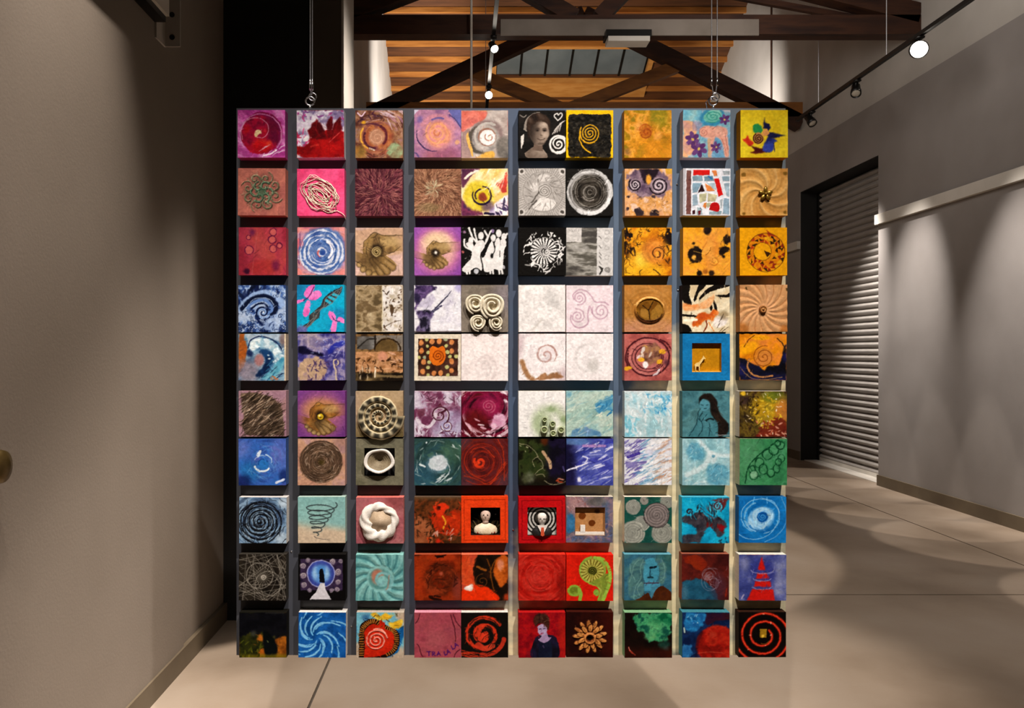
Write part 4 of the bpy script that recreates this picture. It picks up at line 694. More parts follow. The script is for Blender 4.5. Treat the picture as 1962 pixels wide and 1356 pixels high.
@T(5, 4, 'white bordered square of dark seed pattern around an orange rose', 'd4c8b4')
def _(A):
    A.fill('d8ccb8'); i = A.rect(.08, .1, .94, .9); A.mott(['301c14', '44281c', '54342c'], 8, m=i); R = A.rng
    for x, y in ((.14, .18), (.38, .16), (.53, .15), (.8, .17), (.15, .36), (.2, .6), (.8, .36), (.8, .58), (.18, .8), (.8, .78), (.42, .84), (.56, .83)): A.mott(['b86c34', 'cc8c58', 'c87c44'], 12, m=A.disc(x, y, .05, .01, .02, ry=.06))
    for x, y in ((.28, .26), (.68, .25), (.3, .72), (.7, .7), (.27, .12), (.66, .11), (.3, .88), (.72, .88), (.3, .4), (.1, .5), (.9, .48), (.22, .5), (.76, .48), (.7, .38), (.32, .6)): A.mix('b8b478' if (x * 10) % 2 > .7 else '94987c', A.disc(x, y, .04, .01, .03))
    A.mott(['c05c10', 'd8741c', 'cc6818'], 5, m=A.poly([(.33, .32), (.4, .26), (.5, .3), (.6, .26), (.66, .34), (.65, .56), (.55, .66), (.42, .66), (.32, .52)], True)); A.draw('8c3c08', spi(.5, .47, .01, .13, 2.2), .022); A.mix('d8ccb8', 1 - A.rect(.075, .095, .945, .905))
@T(5, 5, 'very pale pink square with faint spiral below the clay roses', 'd8ccc4')
def _(A):
    A.mott(['e0d4d0', 'e8dcd8', 'eae0dc'], 3); A.draw('c4b6b4', spi(.5, .72, .02, .28, 2, 1), .045, a=.4, soft=.025); A.draw('e0d8d4', spi(.5, .72, .03, .2, 2, 3), .03, a=.5, soft=.02)
@T(5, 6, 'white square with dusty rose spiral and brown stains along its bottom', 'd0b8ac')
def _(A):
    A.mott(['dcd0d0', 'e8e0de', 'ece6e4'], n=A.streak(.55, .48, 10, 1, 2), con=1.6); A.mott(['b8a0a4', 'c8b4b4'], 4, m=A.disc(0, .2, .1, .06, ry=.3) + A.disc(1, .9, .2, .1), a=.6); A.draw('b08c84', spi(.58, .46, .02, .24, 1.65, 2.2), .035, soft=.015, a=.85); A.draw('a87c70', arc(.58, .46, .22, -80, 30), .02, a=.7); A.draw('98683c', [(.07, .6), (.12, .75), (.2, .9), (.3, .97)], .1, a=.85, soft=.03); A.mott(['8c5c34', 'a87448'], 6, m=A.poly([(.35, 1), (.45, .9), (.56, .84), (.62, .9), (.75, .84), (.9, .86), (.92, .95), (.6, .97), (.5, 1)], True, .06), a=.85); A.mott(['9c6c40'], 5, m=A.disc(.2, .9, .09, .04, .1), a=.8) if 0 else None
@T(5, 7, 'off white square with faint pale grey swirl', 'd4ccc8')
def _(A):
    A.mott(['d8d0ce', 'e8e0de', 'eae4e2'], n=A.streak(.52, .55, 8, .8, 4), con=1.7); A.draw('bcb6b2', arc(.5, .52, .3, 100, 290), .06, a=.4, soft=.03); A.mix('bebab4', A.disc(.58, .68, .12, .05, ry=.16) * .6); A.draw('e2dcda', arc(.6, .66, .2, 150, 330), .05, a=.6, soft=.025)
@T(5, 8, 'rose pink square with plum loops and white and yellow petals', 'b06c64')
def _(A):
    A.mott(['984c48', 'b06058', 'bc7068'], 5); A.mott(['a85c58', 'c07870'], n=A.streak(.5, .5, 14, 1), m=A.disc(.5, .5, .42, .04), con=2)
    for r, w in ((.45, .035), (.34, .02), (.28, .025)): A.draw('3c1018', spi(.5, .5, r, r - .04, 1.1, r * 20, 1, 1.05, .95), w, a=.85)
    A.draw('4c141c', [(.76, .12), (.9, .2), (.98, .32)], .03); A.mott(['503020', '8c6050', 'a87c54'], 9, m=A.disc(.55, .42, .22, .04, .12)); A.dabs(12, ['e4dcd8', 'd8c8b8'], .1, .06, -40, 40, m=A.disc(.4, .45, .16)); A.dabs(7, ['e4dcdc'], .1, .05, -50, 30, m=A.rect(.58, .68, .76, .88)); A.dabs(8, ['c89c54', 'd8ac50'], .08, .04, 0, 60, m=A.disc(.58, .32, .14))
    for x, y, r in ((.36, .55, .07), (.74, .59, .07), (.06, .74, .06), (.8, .38, .08), (.1, .72, .05)): A.mix('dca42c', A.disc(x, y, r, .015, .06, ry=r * .7))
    A.mix('e8e0dc', A.disc(.44, .66, .06, .02, .05)); A.mix('44202c', A.disc(.9, .62, .06, .04) * .7)
@T(5, 9, 'bright blue square frame around an ochre niche with tiny giraffe', '1870a0')
def _(A): A.mott(['1470a4', '1c7cb0'], 4)
@T(5, 10, 'orange shell spiral painting over black and navy ground', '3c3428')
def _(A):
    A.mott(['c8780c', 'dc8c14', 'd88430', 'c87830'], 4, ang=-20, ax=.6, con=2); A.mott(['e8a80c', 'e09c10'], 4, m=A.disc(.2, .3, .22, .08, ry=.12, deg=-25) + A.disc(.45, .08, .2, .06, ry=.06), a=.8); A.mott(['0c0a10', '14142c', '1c1c4c'], 4, m=A.poly([(0, .52), (.14, .55), (.22, .62), (.4, .68), (.54, .78), (.6, .7), (.84, .68), (.9, .5), (.94, .3), (1, .2), (1, 1), (0, 1)], wob=.05)); A.mott(['b87430', 'c88440'], n=A.streak(.5, .5, 16, 1), m=A.disc(.52, .5, .2, .04), a=.7); A.draw('8c4c14', spi(.52, .5, .02, .24, 2.4, 2.5), .018); A.draw('b8804c', [(.2, .55), (.17, .7), (.25, .85), (.45, .93), (.7, .9)], .035); A.draw('6c3c10', [(.1, .28), (.2, .12), (.32, .04)], .02); A.draw('3c2410', [(.8, .1), (.92, .22), (.98, .4)], .025); A.draw('8c6c4c', [(.02, .72), (.15, .88), (.3, .97), (.6, .98), (.9, .93)], .014)
@T(6, 1, 'dusty mauve square with dense brown diagonal wire scribble', 'a07c80')
def _(A):
    A.mott(['94707c', 'a4808c', '9c7878'], 4); m = A.poly([(.05, .04), (.4, .05), (.7, .15), (.9, .35), (.96, .9), (.85, .98), (.14, .94), (.1, .5), (.05, .3)], True, .04); A.mott(['3c3024', '5c4c38', '4c3c2c'], 6, m=m, a=.85); A.dabs(230, ['2c2218', '44362a', '1e170f'], .22, .016, -38, 14, m=m, a=.8, h=.0015); A.dabs(80, ['b8a088', 'd0bca8', '8c745c'], .16, .012, -38, 8, m=m, a=.85)
@T(6, 2, 'purple square with cupped hands holding a yellow bead', '7c3c80')
def _(A):
    A.mott(['6c3878', '7c4484'], 3); A.mix('94587c', A.disc(.5, .5, .5, .14)); A.mix('b8845c', A.disc(.5, .4, .38, .15, ry=.24) * .9); hands(A, .82, .5, .56, skin=('6c4420', '94642c', 'b08440')); A.mix('d0b028', A.disc(.48, .56, .065)); A.mix('f0e8b0', A.disc(.46, .54, .02)); A.mix('6c4810', A.disc(.48, .58, .02))
@T(6, 3, 'square with large ribbed clay ammonite fossil in relief', 'a89070')
def _(A): A.mott(['a08868', 'b09878', 'a89078'], 3); A.mott(['5c5030', '6c5c3c'], 4, m=sm(.55, 1, V) * .8)
@T(6, 4, 'mauve and white painting of small curling spirals', 'c8b0b8')
def _(A):
    A.mott(['6c3450', '94647c', 'b09cb0', 'c8bcc8'], 5, 5, 3, n=A.fbm(5, 4, x=U + .25 * A.fbm(4), y=V + .25 * A.fbm(4))); A.mott(['b0a8c0', 'a098b8'], 4, m=A.disc(.85, .7, .3, .12) + A.disc(.55, .85, .2, .1), a=.6); A.mott(['5c2838', '743c50'], 5, m=A.poly([(.05, .4), (.2, .4), (.22, .52), (.1, .55)], True, .06), a=.8); A.draw('ccc0c8', [(.05, .6), (.15, .74), (.3, .78), (.42, .66), (.46, .5)], .07); A.draw('d0c4c8', spi(.54, .52, .02, .2, 1.7, 2.4), .045); A.draw('4c1c30', spi(.54, .52, .02, .22, 1.7, 2.8), .03); A.draw('4c1c2c', [(.58, .48), (.68, .4)], .045); A.draw('dcd4d8', spi(.7, .76, .02, .12, 1.5), .02); A.draw('5c2c44', spi(.7, .76, .03, .14, 1.5), .018); A.mix('5c2434', A.poly([(.5, .33), (.55, .25), (.6, .33)])); A.dabs(30, ['5c2438', '4c1c34', 'd8d0d8'], .1, .025, 30, 60, m=A.rect(.05, .82, 1, 1)); A.dabs(20, ['d4c8d0', '54283c'], .14, .02, 20, 60, m=A.rect(0, 0, 1, .3))
@T(6, 5, 'crimson and white whirling rose painting with pale upper rim', 'd8d0cc')
def _(A):
    n = A.streak(.52, .38, 9, 1.2, 6, 4); A.mott(['2c0814', '64102c', '84183c', '5c1420'], n=n, con=2.6); A.mott(['8c1848', 'a02458'], 5, m=A.disc(.62, .3, .26, .1), a=.7); A.mott(['94244c', 'b04464'], n=A.streak(.58, .33, 20, 1, 3), m=A.disc(.58, .33, .16, .04), a=.7); A.draw('c87c8c', spi(.58, .33, .02, .15, 2.2), .015, a=.7); A.mott(['4c0c10', '6c1814'], 5, m=A.disc(.3, .72, .3, .12), a=.8); k = sm(.5, .6, A.streak(.5, .4, 12, 3, 4, 3)) * sm(.4, .55, np.hypot(U - .5, V - .4)); A.mix('d8bcc4', k * .9); A.mott(['e4d4dc', 'cc90ac'], 6, m=A.disc(.78, .66, .17, .04, .16)); A.dabs(16, ['ecdce0', 'e0b4c0'], .1, .05, TAN(.5, .4), 20, m=A.rect(.05, .6, 1, 1)); A.dabs(8, ['f0e4e8'], .12, .05, 50, 20, m=A.rect(.8, 0, 1, .25)); A.mix('3c0c14', sm(.6, .75, np.hypot(U - .5, V - .5)) * .4)
@T(6, 6, 'white square with green haze and a cluster of pale seed pods', 'd8d2c4')
def _(A): A.mott(['e4e0dc', 'eae6e2'], 3); A.mix('8ca070', A.ring(.68, .7, .3, .2, .12, .05) * .55); A.mix('78905c', A.disc(.7, .4, .09, .06, ry=.06) * .5); A.mix('94a47c', A.disc(.55, .7, .2, .1) * .6); A.mix('6c8450', A.disc(.97, .62, .07, .05) * .5)
@T(6, 7, 'pale aqua brushed painting with blue patches at right', '8cb0b0')
def _(A):
    A.mott(['90b0a8', 'a8c0b4', 'b8c8bc', '98b8b4'], 4, ang=-35, ax=.4, con=2.4); A.mott(['3c84ac', '5494b4', '80acb8'], 5, ang=-30, ax=.5, m=A.poly([(.6, .35), (.75, .18), (1, .12), (1, .45), (.85, .44), (.7, .5)], True, .15), a=.9); A.mott(['4878a0', '6890ac', '6c88b0'], 5, m=A.poly([(.05, .95), (.2, .82), (.5, .8), (.7, .92), (.7, 1), (.05, 1)], True, .12), a=.9); A.mott(['5c98b0'], 5, m=A.disc(.05, .06, .08, .04) + A.disc(.95, .82, .07, .04), a=.7) if 0 else A.mix('5c98b0', A.disc(.06, .07, .07, .05) * .7); A.dabs(50, ['c4d0c0', 'b0c4b8', '88b0b8', 'ccd4c4'], .25, .03, -35, 18, a=.55); A.dabs(10, ['2c78a4', '1c6c9c'], .12, .03, -50, 20, m=A.rect(.6, .2, 1, .5)); A.dabs(6, ['dcd8c4'], .08, .03, -20, 30, m=A.rect(.4, .5, .95, .8))
@T(6, 8, 'white square dabbed with light sky blue', 'd0d4d4')
def _(A):
    A.mott(['90c0cc', 'b8d0d4', 'd0d8d8', 'acccd2'], 5, 5, 2.4, 70, .6, 1); A.mott(['94b8bc', 'a8c4c8'], 4, m=A.disc(.6, .75, .35, .15, ry=.25), a=.7); A.dabs(46, ['60a8c4', '4c9cc0', '88c0d0'], .11, .035, 65, 35, m=A.rect(.4, .05, 1, .5), a=.65); A.dabs(20, ['68b4c8', '88c4d0'], .13, .04, 60, 30, m=A.rect(0, .5, .3, 1), a=.65); A.dabs(40, ['dce0e0', 'd4dcdc'], .13, .04, 65, 30, a=.7); A.mix('2c84b8', A.disc(.86, .38, .025, .015)); A.dabs(6, ['2c88b8', '2478ac'], .07, .025, 70, 20, m=A.rect(.6, .1, .95, .5))
@T(6, 9, 'teal line painting of a seated girl with long black hair', '407078')
def _(A):
    A.mott(['3c6870', '4c7c84', '58868a', '446c70'], 4); b = '1c3c44'
    A.mott(['40747c', '4c8088'], 4, m=A.poly([(.36, .45), (.56, .45), (.75, .62), (.75, 1), (.12, 1), (.3, .7)], True)); A.mix('548c98', A.poly([(.37, .22), (.45, .16), (.58, .2), (.58, .35), (.48, .44), (.39, .38)], True))
    A.mott(['14100e', '241a14', '1c1412'], 8, m=A.poly([(.35, .3), (.36, .14), (.48, .05), (.62, .07), (.72, .2), (.76, .38), (.84, .55), (.98, .72), (.96, .9), (.86, .98), (.76, .98), (.74, .7), (.6, .5), (.58, .25), (.46, .17), (.38, .22)], True, .02)); A.dabs(20, ['3c2c20', '2c2018'], .2, .012, 60, 12, m=A.poly([(.6, .2), (.72, .3), (.92, .75), (.78, .9), (.65, .5)]), a=.7)
    for p in ([(.38, .38), (.34, .46), (.32, .6), (.28, .76), (.14, .97)], [(.34, .6), (.42, .7), (.42, .84), (.34, .98)], [(.42, .48), (.36, .56), (.4, .66), (.46, .58), (.52, .5)], [(.56, .68), (.58, .82), (.56, .98)], [(.4, .3), (.44, .31)], [(.5, .31), (.54, .3)], [(.46, .38), (.51, .375)]): A.draw(b, p, .016)
    A.draw('18282c', [(.5, .64), (.58, .6), (.66, .62)], .035); A.draw('c8d0d0', [(.7, .96), (1, .96)], .012, a=.8)
@T(6, 10, 'dabbed painting of yellow, green and maroon foliage on dark ground', 'd4c8b8')
def _(A):
    A.mott(['2c2014', '4c3c18', '6c5820', '3c2818'], 6); A.mott(['b08c14', 'c89c1c', '9c8420'], 5, m=A.disc(.62, .38, .32, .14, .1), a=.85); A.mott(['54641c', '6c7824'], 5, m=A.disc(.72, .12, .24, .1, ry=.14), a=.8); A.mott(['b87434', 'c8843c'], 5, m=A.disc(.9, .45, .14, .06, ry=.3), a=.8); A.mott(['5c1c14', '7c2818'], 5, m=A.poly([(.5, .75), (.8, .55), (1, .7), (1, 1), (.4, 1)], True, .1), a=.85); A.mott(['3c2830', '2c2020'], 5, m=A.disc(.08, .2, .12, .06), a=.7)
    A.dabs(70, ['c8a424', 'dcbc34', 'd0b040', 'a88c20'], .07, .03, 40, 70, m=A.disc(.55, .45, .35)); A.dabs(50, ['24180c', '3c2c10', '4c3c14'], .07, .03, 60, 60, m=A.rect(0, .1, .4, 1)); A.dabs(24, ['f0e4c8', 'e8d0b0', 'dcc8a8'], .05, .018, 40, 60, a=.9); A.dabs(30, ['882c1c', '6c1c14', 'c87c5c', 'd8a088'], .06, .03, 60, 60, m=A.rect(.35, .65, 1, 1)); A.mix('dcb430', A.disc(.08, .05, .05, .02))
@T(7, 1, 'deep blue painting of a small white eye shaped swirl', '3c5890')
def _(A):
    A.mott(['2c4c90', '3c64ac', '3468b0', '4c5ca4'], 4, n=A.streak(.55, .52, 8, .8, 2), con=2.4); A.mott(['5464ac', '7c84c0'], 4, m=A.disc(.95, .3, .25, .15, ry=.4) + A.disc(.05, .2, .2, .12), a=.6); A.mott(['1c6ca0', '2880b0'], 4, m=A.disc(.25, .7, .22, .12), a=.6); A.mott(['101c4c', '182860'], 5, m=A.disc(.1, .92, .16, .08, .1) + A.disc(.95, .8, .09, .05, ry=.14), a=.8)
    A.dabs(40, ['5c88c4', '6c9ccc', '2c4890', '7ca8d0'], .2, .014, TAN(.53, .55), 8, m=A.disc(.52, .5, .4), a=.55, curve=.3); A.mix('2c70b0', A.disc(.52, .55, .12, .03)); A.draw('d4dce0', arc(.5, .57, .16, 30, 170, .8), .04); A.draw('ccd4dc', [(.4, .35), (.46, .27), (.42, .38)], .045); A.draw('b8ccdc', arc(.54, .5, .16, -80, 0), .02); A.draw('c4d4e0', arc(.5, .5, .17, 200, 290, .8), .018, a=.7); A.draw('c8d0e0', [(.8, .95), (.95, .88)], .05); A.draw('1c4484', arc(.52, .54, .1, 170, 330), .02)
@T(7, 2, 'tan square with dense brown circular wire scribble', 'b08c80')
def _(A):
    A.mott(['b08470', 'bc9478', 'b4908c'], 4); A.mix('94706c', A.disc(.95, .1, .2, .1) * .6); m = A.disc(.49, .49, .46, .015, .02); A.mott(['4c3a2c', '644e3c', '3c2e22'], 6, m=m, a=.8)
    for k in range(13): A.draw(('2c2016', '3c2e20')[k % 2], spi(.49 + .03 * A.rng.randn() * .4, .49 + .012 * A.rng.randn(), .02 + .033 * k, .05 + .033 * k, 1.2, k), .013, a=.75, h=.0012)
    A.dabs(90, ['ac927c', 'c4ac98', '84705c'], .11, .012, TAN(.48, .5), 8, m=m, a=.7, curve=.25); A.mix('3c3010', A.disc(.5, .5, .06, .05) * .8)
@T(7, 3, 'olive grey box with black opening holding a white clay bowl', '6c6858')
def _(A): A.mott(['686450', '78725e', '706c5a'], 3)
@T(7, 4, 'dark teal painting of a white hurricane eye', '34504c')
def _(A):
    A.mott(['243c3c', '34504c', '2c4c54', '446458'], n=A.streak(.5, .52, 9, 1.2, 3), con=2.2); A.mott(['2c5468', '345c6c'], 4, m=A.disc(.2, .8, .3, .15), a=.7); A.mott(['3c5c44', '4c6c54'], 4, m=A.disc(.8, .3, .25, .12), a=.6); A.dabs(30, ['8ca49c', 'b8c4c0', '5c7c74'], .12, .02, TAN(.5, .5, 80), 20, m=A.ring(.5, .5, .42, .16), a=.65); m = A.disc(.51, .52, .2, .02, .06, ry=.16, deg=-15); A.mix('6c8894', A.disc(.5, .54, .24, .06, ry=.2) * .7); A.mott(['b4bcc0', 'c8ccd0', 'bcc8c8'], 5, m=m); A.draw('9cacb0', spi(.52, .5, .01, .1, 1.5), .012, a=.6); A.draw('c4d0d0', [(.7, .52), (.76, .64), (.72, .76), (.6, .88), (.52, .94)], .025, taper=.5); A.draw('d0d8d8', [(.12, .55), (.22, .6)], .04); A.dabs(10, ['ccd4d4'], .14, .03, -25, 15, m=A.rect(.5, .8, .75, .97)); A.dabs(8, ['b8c4c4'], .14, .02, -20, 15, m=A.rect(.02, .84, .3, .97)); A.mix('d8e0e0', A.disc(.26, .08, .02)); A.dabs(6, ['d0d8d4'], .08, .03, 40, 30, m=A.rect(.8, .1, 1, .35))
@T(7, 5, 'dark maroon square with orange red rose spiral strokes', '5c1c1c')
def _(A):
    A.mott(['4c1818', '641c18', '5c2428', '742418'], n=A.streak(.42, .5, 10, 1.2, 4), con=2.2); A.mott(['4c3038', '5c3840'], 4, m=A.disc(0, 1, .3, .15) + A.disc(1, 1, .25, .1) + A.disc(0, 0, .2, .1), a=.8); A.draw('cc3c1c', spi(.4, .5, .02, .13, 1.2, 2.4), .05); A.mix('dc4420', A.disc(.34, .52, .05, .02)); A.draw('a83018', spi(.42, .5, .12, .5, 2.2, 1), .016, a=.8); A.draw('8c2818', spi(.44, .5, .1, .46, 3.2, 3), .014, a=.8)
    for p in ([(.2, .3), (.3, .2), (.5, .2), (.7, .4)], [(.06, .8), (.3, .86), (.6, .98), (.8, .7), (.95, .5)], [(.6, .95), (.8, .75), (.95, .55)], [(.78, 0), (.9, .3), (.92, .9)], [(.1, .6), (.2, .75), (.5, .9)], [(.62, .98), (.75, .85)]): A.draw('bc3c1c', p, .018, a=.8)
    A.dabs(40, ['8c2c1c', 'a43820', '381010'], .2, .012, TAN(.42, .5), 14, a=.6)
@T(7, 6, 'dark olive and black painting with cream curved strip and thin branches', '1c1814')
def _(A):
    A.mott(['1c2410', '2c3818', '343c1c', '141408'], 5, con=2.4); A.mott(['100c18', '1c1430', '181028'], 4, m=sm(.5, .72, U + .1 * (A.fbm(5) - .5))); A.mix('54240c', A.disc(.55, .04, .08, .04, ry=.1) * .9); A.mott(['14100c', '1c120c'], 4, m=sm(.72, .9, V), a=.8)
    A.mix('b89878', A.ln([(.52, .28), (.6, .4), (.66, .5), (.68, .62)], .065)); A.dabs(10, ['6c5440'], .02, .012, 0, 60, m=A.ln([(.54, .3), (.66, .5), (.67, .6)], .04))
    for p in ([(.02, .1), (.2, .14), (.36, .28), (.42, .4), (.5, .5), (.52, .6)], [(.42, .38), (.3, .46), (.34, .6)], [(.52, .62), (.4, .7), (.36, .78), (.5, .76), (.56, .82)], [(.55, .9), (.7, .98), (.9, .96), (1, .92)]): A.draw('a8a080', p, .014, a=.8)
    A.mott(['54583c', '808470'], 8, m=A.disc(.22, .84, .12, .06, .1), a=.8); A.dabs(6, ['b8b890'], .04, .02, 30, 40, m=A.rect(0, .05, .2, .3)); A.dabs(10, ['a83c18', 'c85028', 'e0a088'], .09, .025, 0, 20, m=A.rect(.78, .86, 1, .97)); A.draw('48406c', [(.95, .6), (.98, .7)], .03)
@T(7, 7, 'violet blue painting with white slanting wave strokes', '3c3c7c')
def _(A):
    A.mott(['343c84', '4c54a0', '6870b4', '4448a0'], 5, ang=-25, ax=.45, con=2.6); A.mott(['14102c', '201c48'], 4, m=1 - sm(.08, .3, U + .15 * (A.fbm(4) - .5) - .15 * (V - .5)), a=.95); A.mott(['5884b0', '7c9cc0'], 4, m=A.disc(.2, .05, .3, .1, ry=.08), a=.7); A.dabs(34, ['a8acd8', '8c94cc', 'c8c8e0', '3038a0'], .22, .025, -25, 10, m=A.rect(.25, .05, 1, 1), a=.7); A.dabs(12, ['d8d8ec', 'e8e4ec'], .2, .035, -25, 10, m=A.rect(.6, .1, 1, .9), a=.8); A.draw('e0dce8', [(0, .68), (.12, .64), (.3, .58), (.45, .52)], .04, taper=.4); A.draw('d0d0e4', [(.35, .38), (.45, .42), (.4, .52)], .03); A.mix('e4e0e8', A.disc(.27, .88, .05, .02, .05)); A.mix('a884b8', A.ln([(.36, .15), (.82, .15)], .055)); A.dabs(26, ['e8dce4', '50347c'], .03, .01, 90, 25, m=A.rect(.36, .13, .82, .17))
@T(7, 8, 'white square with purple, blue and sand slanting strokes', 'd4ccc4')
def _(A):
    A.mott(['c8c8d4', 'dcdcdf', 'd8d8dc'], 5, ang=-28, ax=.4); A.dabs(60, ['7c70a8', '5c5098', '4c3c8c', '8c88b8'], .2, .035, -25, 10, m=1 - sm(.3, .5, U), a=.75); A.dabs(60, ['70a0bc', '90b4c8', '5c90b4'], .2, .03, -25, 10, m=A.rect(.25, 0, .8, 1), a=.7); A.dabs(46, ['c09c84', 'b88c70', 'd8c0ac'], .2, .03, -25, 10, m=A.rect(.68, 0, 1, 1), a=.7); A.dabs(46, ['e4e2e2', 'dedede'], .25, .035, -26, 8, a=.85); A.draw('4c3c94', [(.08, .4), (.3, .32)], .07); A.mott(['6c60a0', '8c84b4'], 6, m=A.rect(.03, .5, .28, .62), a=.8)
@T(7, 9, 'pale aqua painting of white branching veins around blue blooms', '7ca8b0')
def _(A):
    A.mott(['80acb4', '94bcc0', 'a4c4c8', '8cb4bc'], 5, con=2.4); A.mott(['4c8ca4', '5c9cb0', '78acb8'], 8, m=A.disc(.28, .28, .2, .05, .1) + A.disc(.75, .76, .24, .05, .1), a=.85); A.dabs(24, ['a8ccd0', '94bcc8'], .06, .02, 0, 90, m=A.disc(.28, .28, .18) + A.disc(.75, .76, .2), a=.7)
    for p, w in (([(.36, .05), (.5, .2), (.6, .32), (.8, .36), (1, .36)], .08), ([(.6, .32), (.52, .5), (.36, .65), (.1, .78)], .11), ([(.6, .32), (.68, .36), (.66, .48)], .1)): A.draw('ccd8d8', p, w, a=.85, soft=.03)
    A.mix('48849c', A.disc(.65, .38, .03, .015)); A.dabs(20, ['c8dad8', 'b4d0d0'], .1, .03, -40, 30, m=A.rect(0, .6, .5, 1), a=.6)
@T(7, 10, 'green square with dark green looping chain of circles', 'c0bc98')
def _(A):
    A.mott(['34744c', '3c8454', '4c8c64', '307048'], 5); A.mott(['5c946c', '4c8458'], 4, m=A.disc(.15, .3, .3, .15, ry=.5), a=.6); d = '0c4024'
    for x, y, r in ((.3, .78, .09), (.26, .66, .07), (.42, .52, .09), (.58, .34, .1), (.72, .24, .1), (.86, .14, .08), (.8, .1, .06), (.66, .74, .08), (.78, .64, .07), (.88, .42, .07), (.82, .5, .06), (.5, .66, .09)): A.mix('5c9c70', A.disc(x, y, r) * .35); A.mix(d, A.ring(x, y, r, .022, wob=.03, ry=r * 1.15))
    A.draw(d, [(.12, .96), (.18, .62), (.36, .4), (.6, .2), (.8, .04)], .025); A.draw(d, [(.2, .6), (.3, .72), (.44, .84)], .02, a=.8); A.mott(['7ca884', '8cb494'], 5, m=A.disc(.3, .78, .08), a=.8); A.dabs(30, ['286840', '5c9c70'], .1, .012, TAN(.5, .5), 30, a=.5)
@T(8, 1, 'steel blue square with tangled black spiral and white top edge', 'd8d0c8')
def _(A):
    A.mott(['485c78', '6884a0', '8ca4b8', '50647c'], n=A.streak(.45, .52, 14, 1.2, 2), con=2.4); A.mott(['a8b8c4', 'c0ccd4'], 4, m=A.disc(.95, .1, .12, .06) + A.disc(.92, .9, .14, .06), a=.8); A.draw('0c0c10', spi(.44, .54, .02, .5, 5.4, 1, 1), .028); A.draw('141418', spi(.46, .52, .05, .48, 4.3, 3.5, 1, 1.08, .9), .018); A.draw('101014', spi(.42, .55, .03, .44, 4.7, 5, 1, .95, 1.08), .014); A.dabs(50, ['0c0c12', '1a1c24'], .2, .014, TAN(.45, .53), 12, curve=.3); A.dabs(24, ['a8bccc', 'c8d4dc'], .1, .012, TAN(.45, .53), 12, a=.7); A.mix('0c0c10', A.disc(.44, .54, .05)); A.mix('7c9cb8', A.disc(.42, .52, .02))
@T(8, 2, 'aqua to sand square with charcoal coil like a tornado', 'a8c0b4')
def _(A):
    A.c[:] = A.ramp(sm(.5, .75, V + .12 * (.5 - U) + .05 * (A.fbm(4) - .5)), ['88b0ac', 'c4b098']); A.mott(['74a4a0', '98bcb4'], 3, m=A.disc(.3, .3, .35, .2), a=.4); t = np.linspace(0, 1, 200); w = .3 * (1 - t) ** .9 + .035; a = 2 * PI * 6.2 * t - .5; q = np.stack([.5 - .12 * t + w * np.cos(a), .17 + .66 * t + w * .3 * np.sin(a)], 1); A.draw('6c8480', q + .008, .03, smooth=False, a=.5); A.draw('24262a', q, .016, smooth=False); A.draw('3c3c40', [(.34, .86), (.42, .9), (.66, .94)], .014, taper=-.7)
@T(8, 3, 'dusty pink square with round twisted white clay dish in relief', 'd87468')
def _(A): A.mott(['94545c', 'a86468', 'a46c6c'], 3); A.mott(['7c3c3c', '8c4c48'], 3, m=A.disc(.85, .05, .2, .1), a=.6)
@T(8, 4, 'rust, brown and orange blotched abstract square', '5c4838')
def _(A):
    A.mott(['3c2410', '5c3014', '743c1c', '4c2c14'], 7, 5, 2.6); A.mott(['8c4c2c', 'a0603c', '7c4020'], 6, m=A.poly([(0, .4), (.25, .5), (.4, .75), (.35, 1), (0, 1)], True, .12)); A.mott(['a42c0c', 'c03410', '8c280c'], 6, m=A.poly([(.35, .3), (.6, .4), (.98, .32), (.98, .75), (.6, .8), (.4, .6)], True, .16)); A.mix('d43814', A.poly([(.4, .2), (.55, .14), (.72, .18), (.7, .28), (.55, .4), (.42, .34)], True, .1)); A.mix('3c1008', A.disc(.5, .24, .05, .02, .1)); A.dabs(50, ['dc4818', 'c03c14', '2c1808', '8c3010'], .08, .035, 70, 60, m=A.rect(.3, .1, 1, 1), a=.7); A.dabs(30, ['24140a', '301c0c'], .07, .03, 60, 70, m=A.rect(0, .3, .45, .9), a=.7); A.draw('d89428', [(.6, .42), (.67, .55), (.62, .68)], .035); A.dabs(14, ['c89080', 'd8b0a0', 'b88070'], .1, .03, -60, 30, m=A.rect(.4, .7, .85, 1), a=.75); A.mix('c02c14', A.disc(.52, .95, .06, .03, .08)); A.mott(['54402c', '6c5438'], 4, m=1 - sm(0, .1, V), a=.8)
@T(8, 5, 'orange red square frame around black niche with pale bust', 'd03c14')
def _(A): A.mott(['d84014', 'e04818'], 4); m = (abs(np.maximum(abs(U - .5), abs(V - .5)) - .44) < .008); A.mix('8c2408', m * .7)
@T(8, 6, 'red square frame around niche of a suited figure before rings', 'b41014')
def _(A): A.mott(['b01018', 'c01418'], 4); m = (abs(np.maximum(abs(U - .5), abs(V - .5)) - .43) < .007); A.mix('6c080c', m * .7)
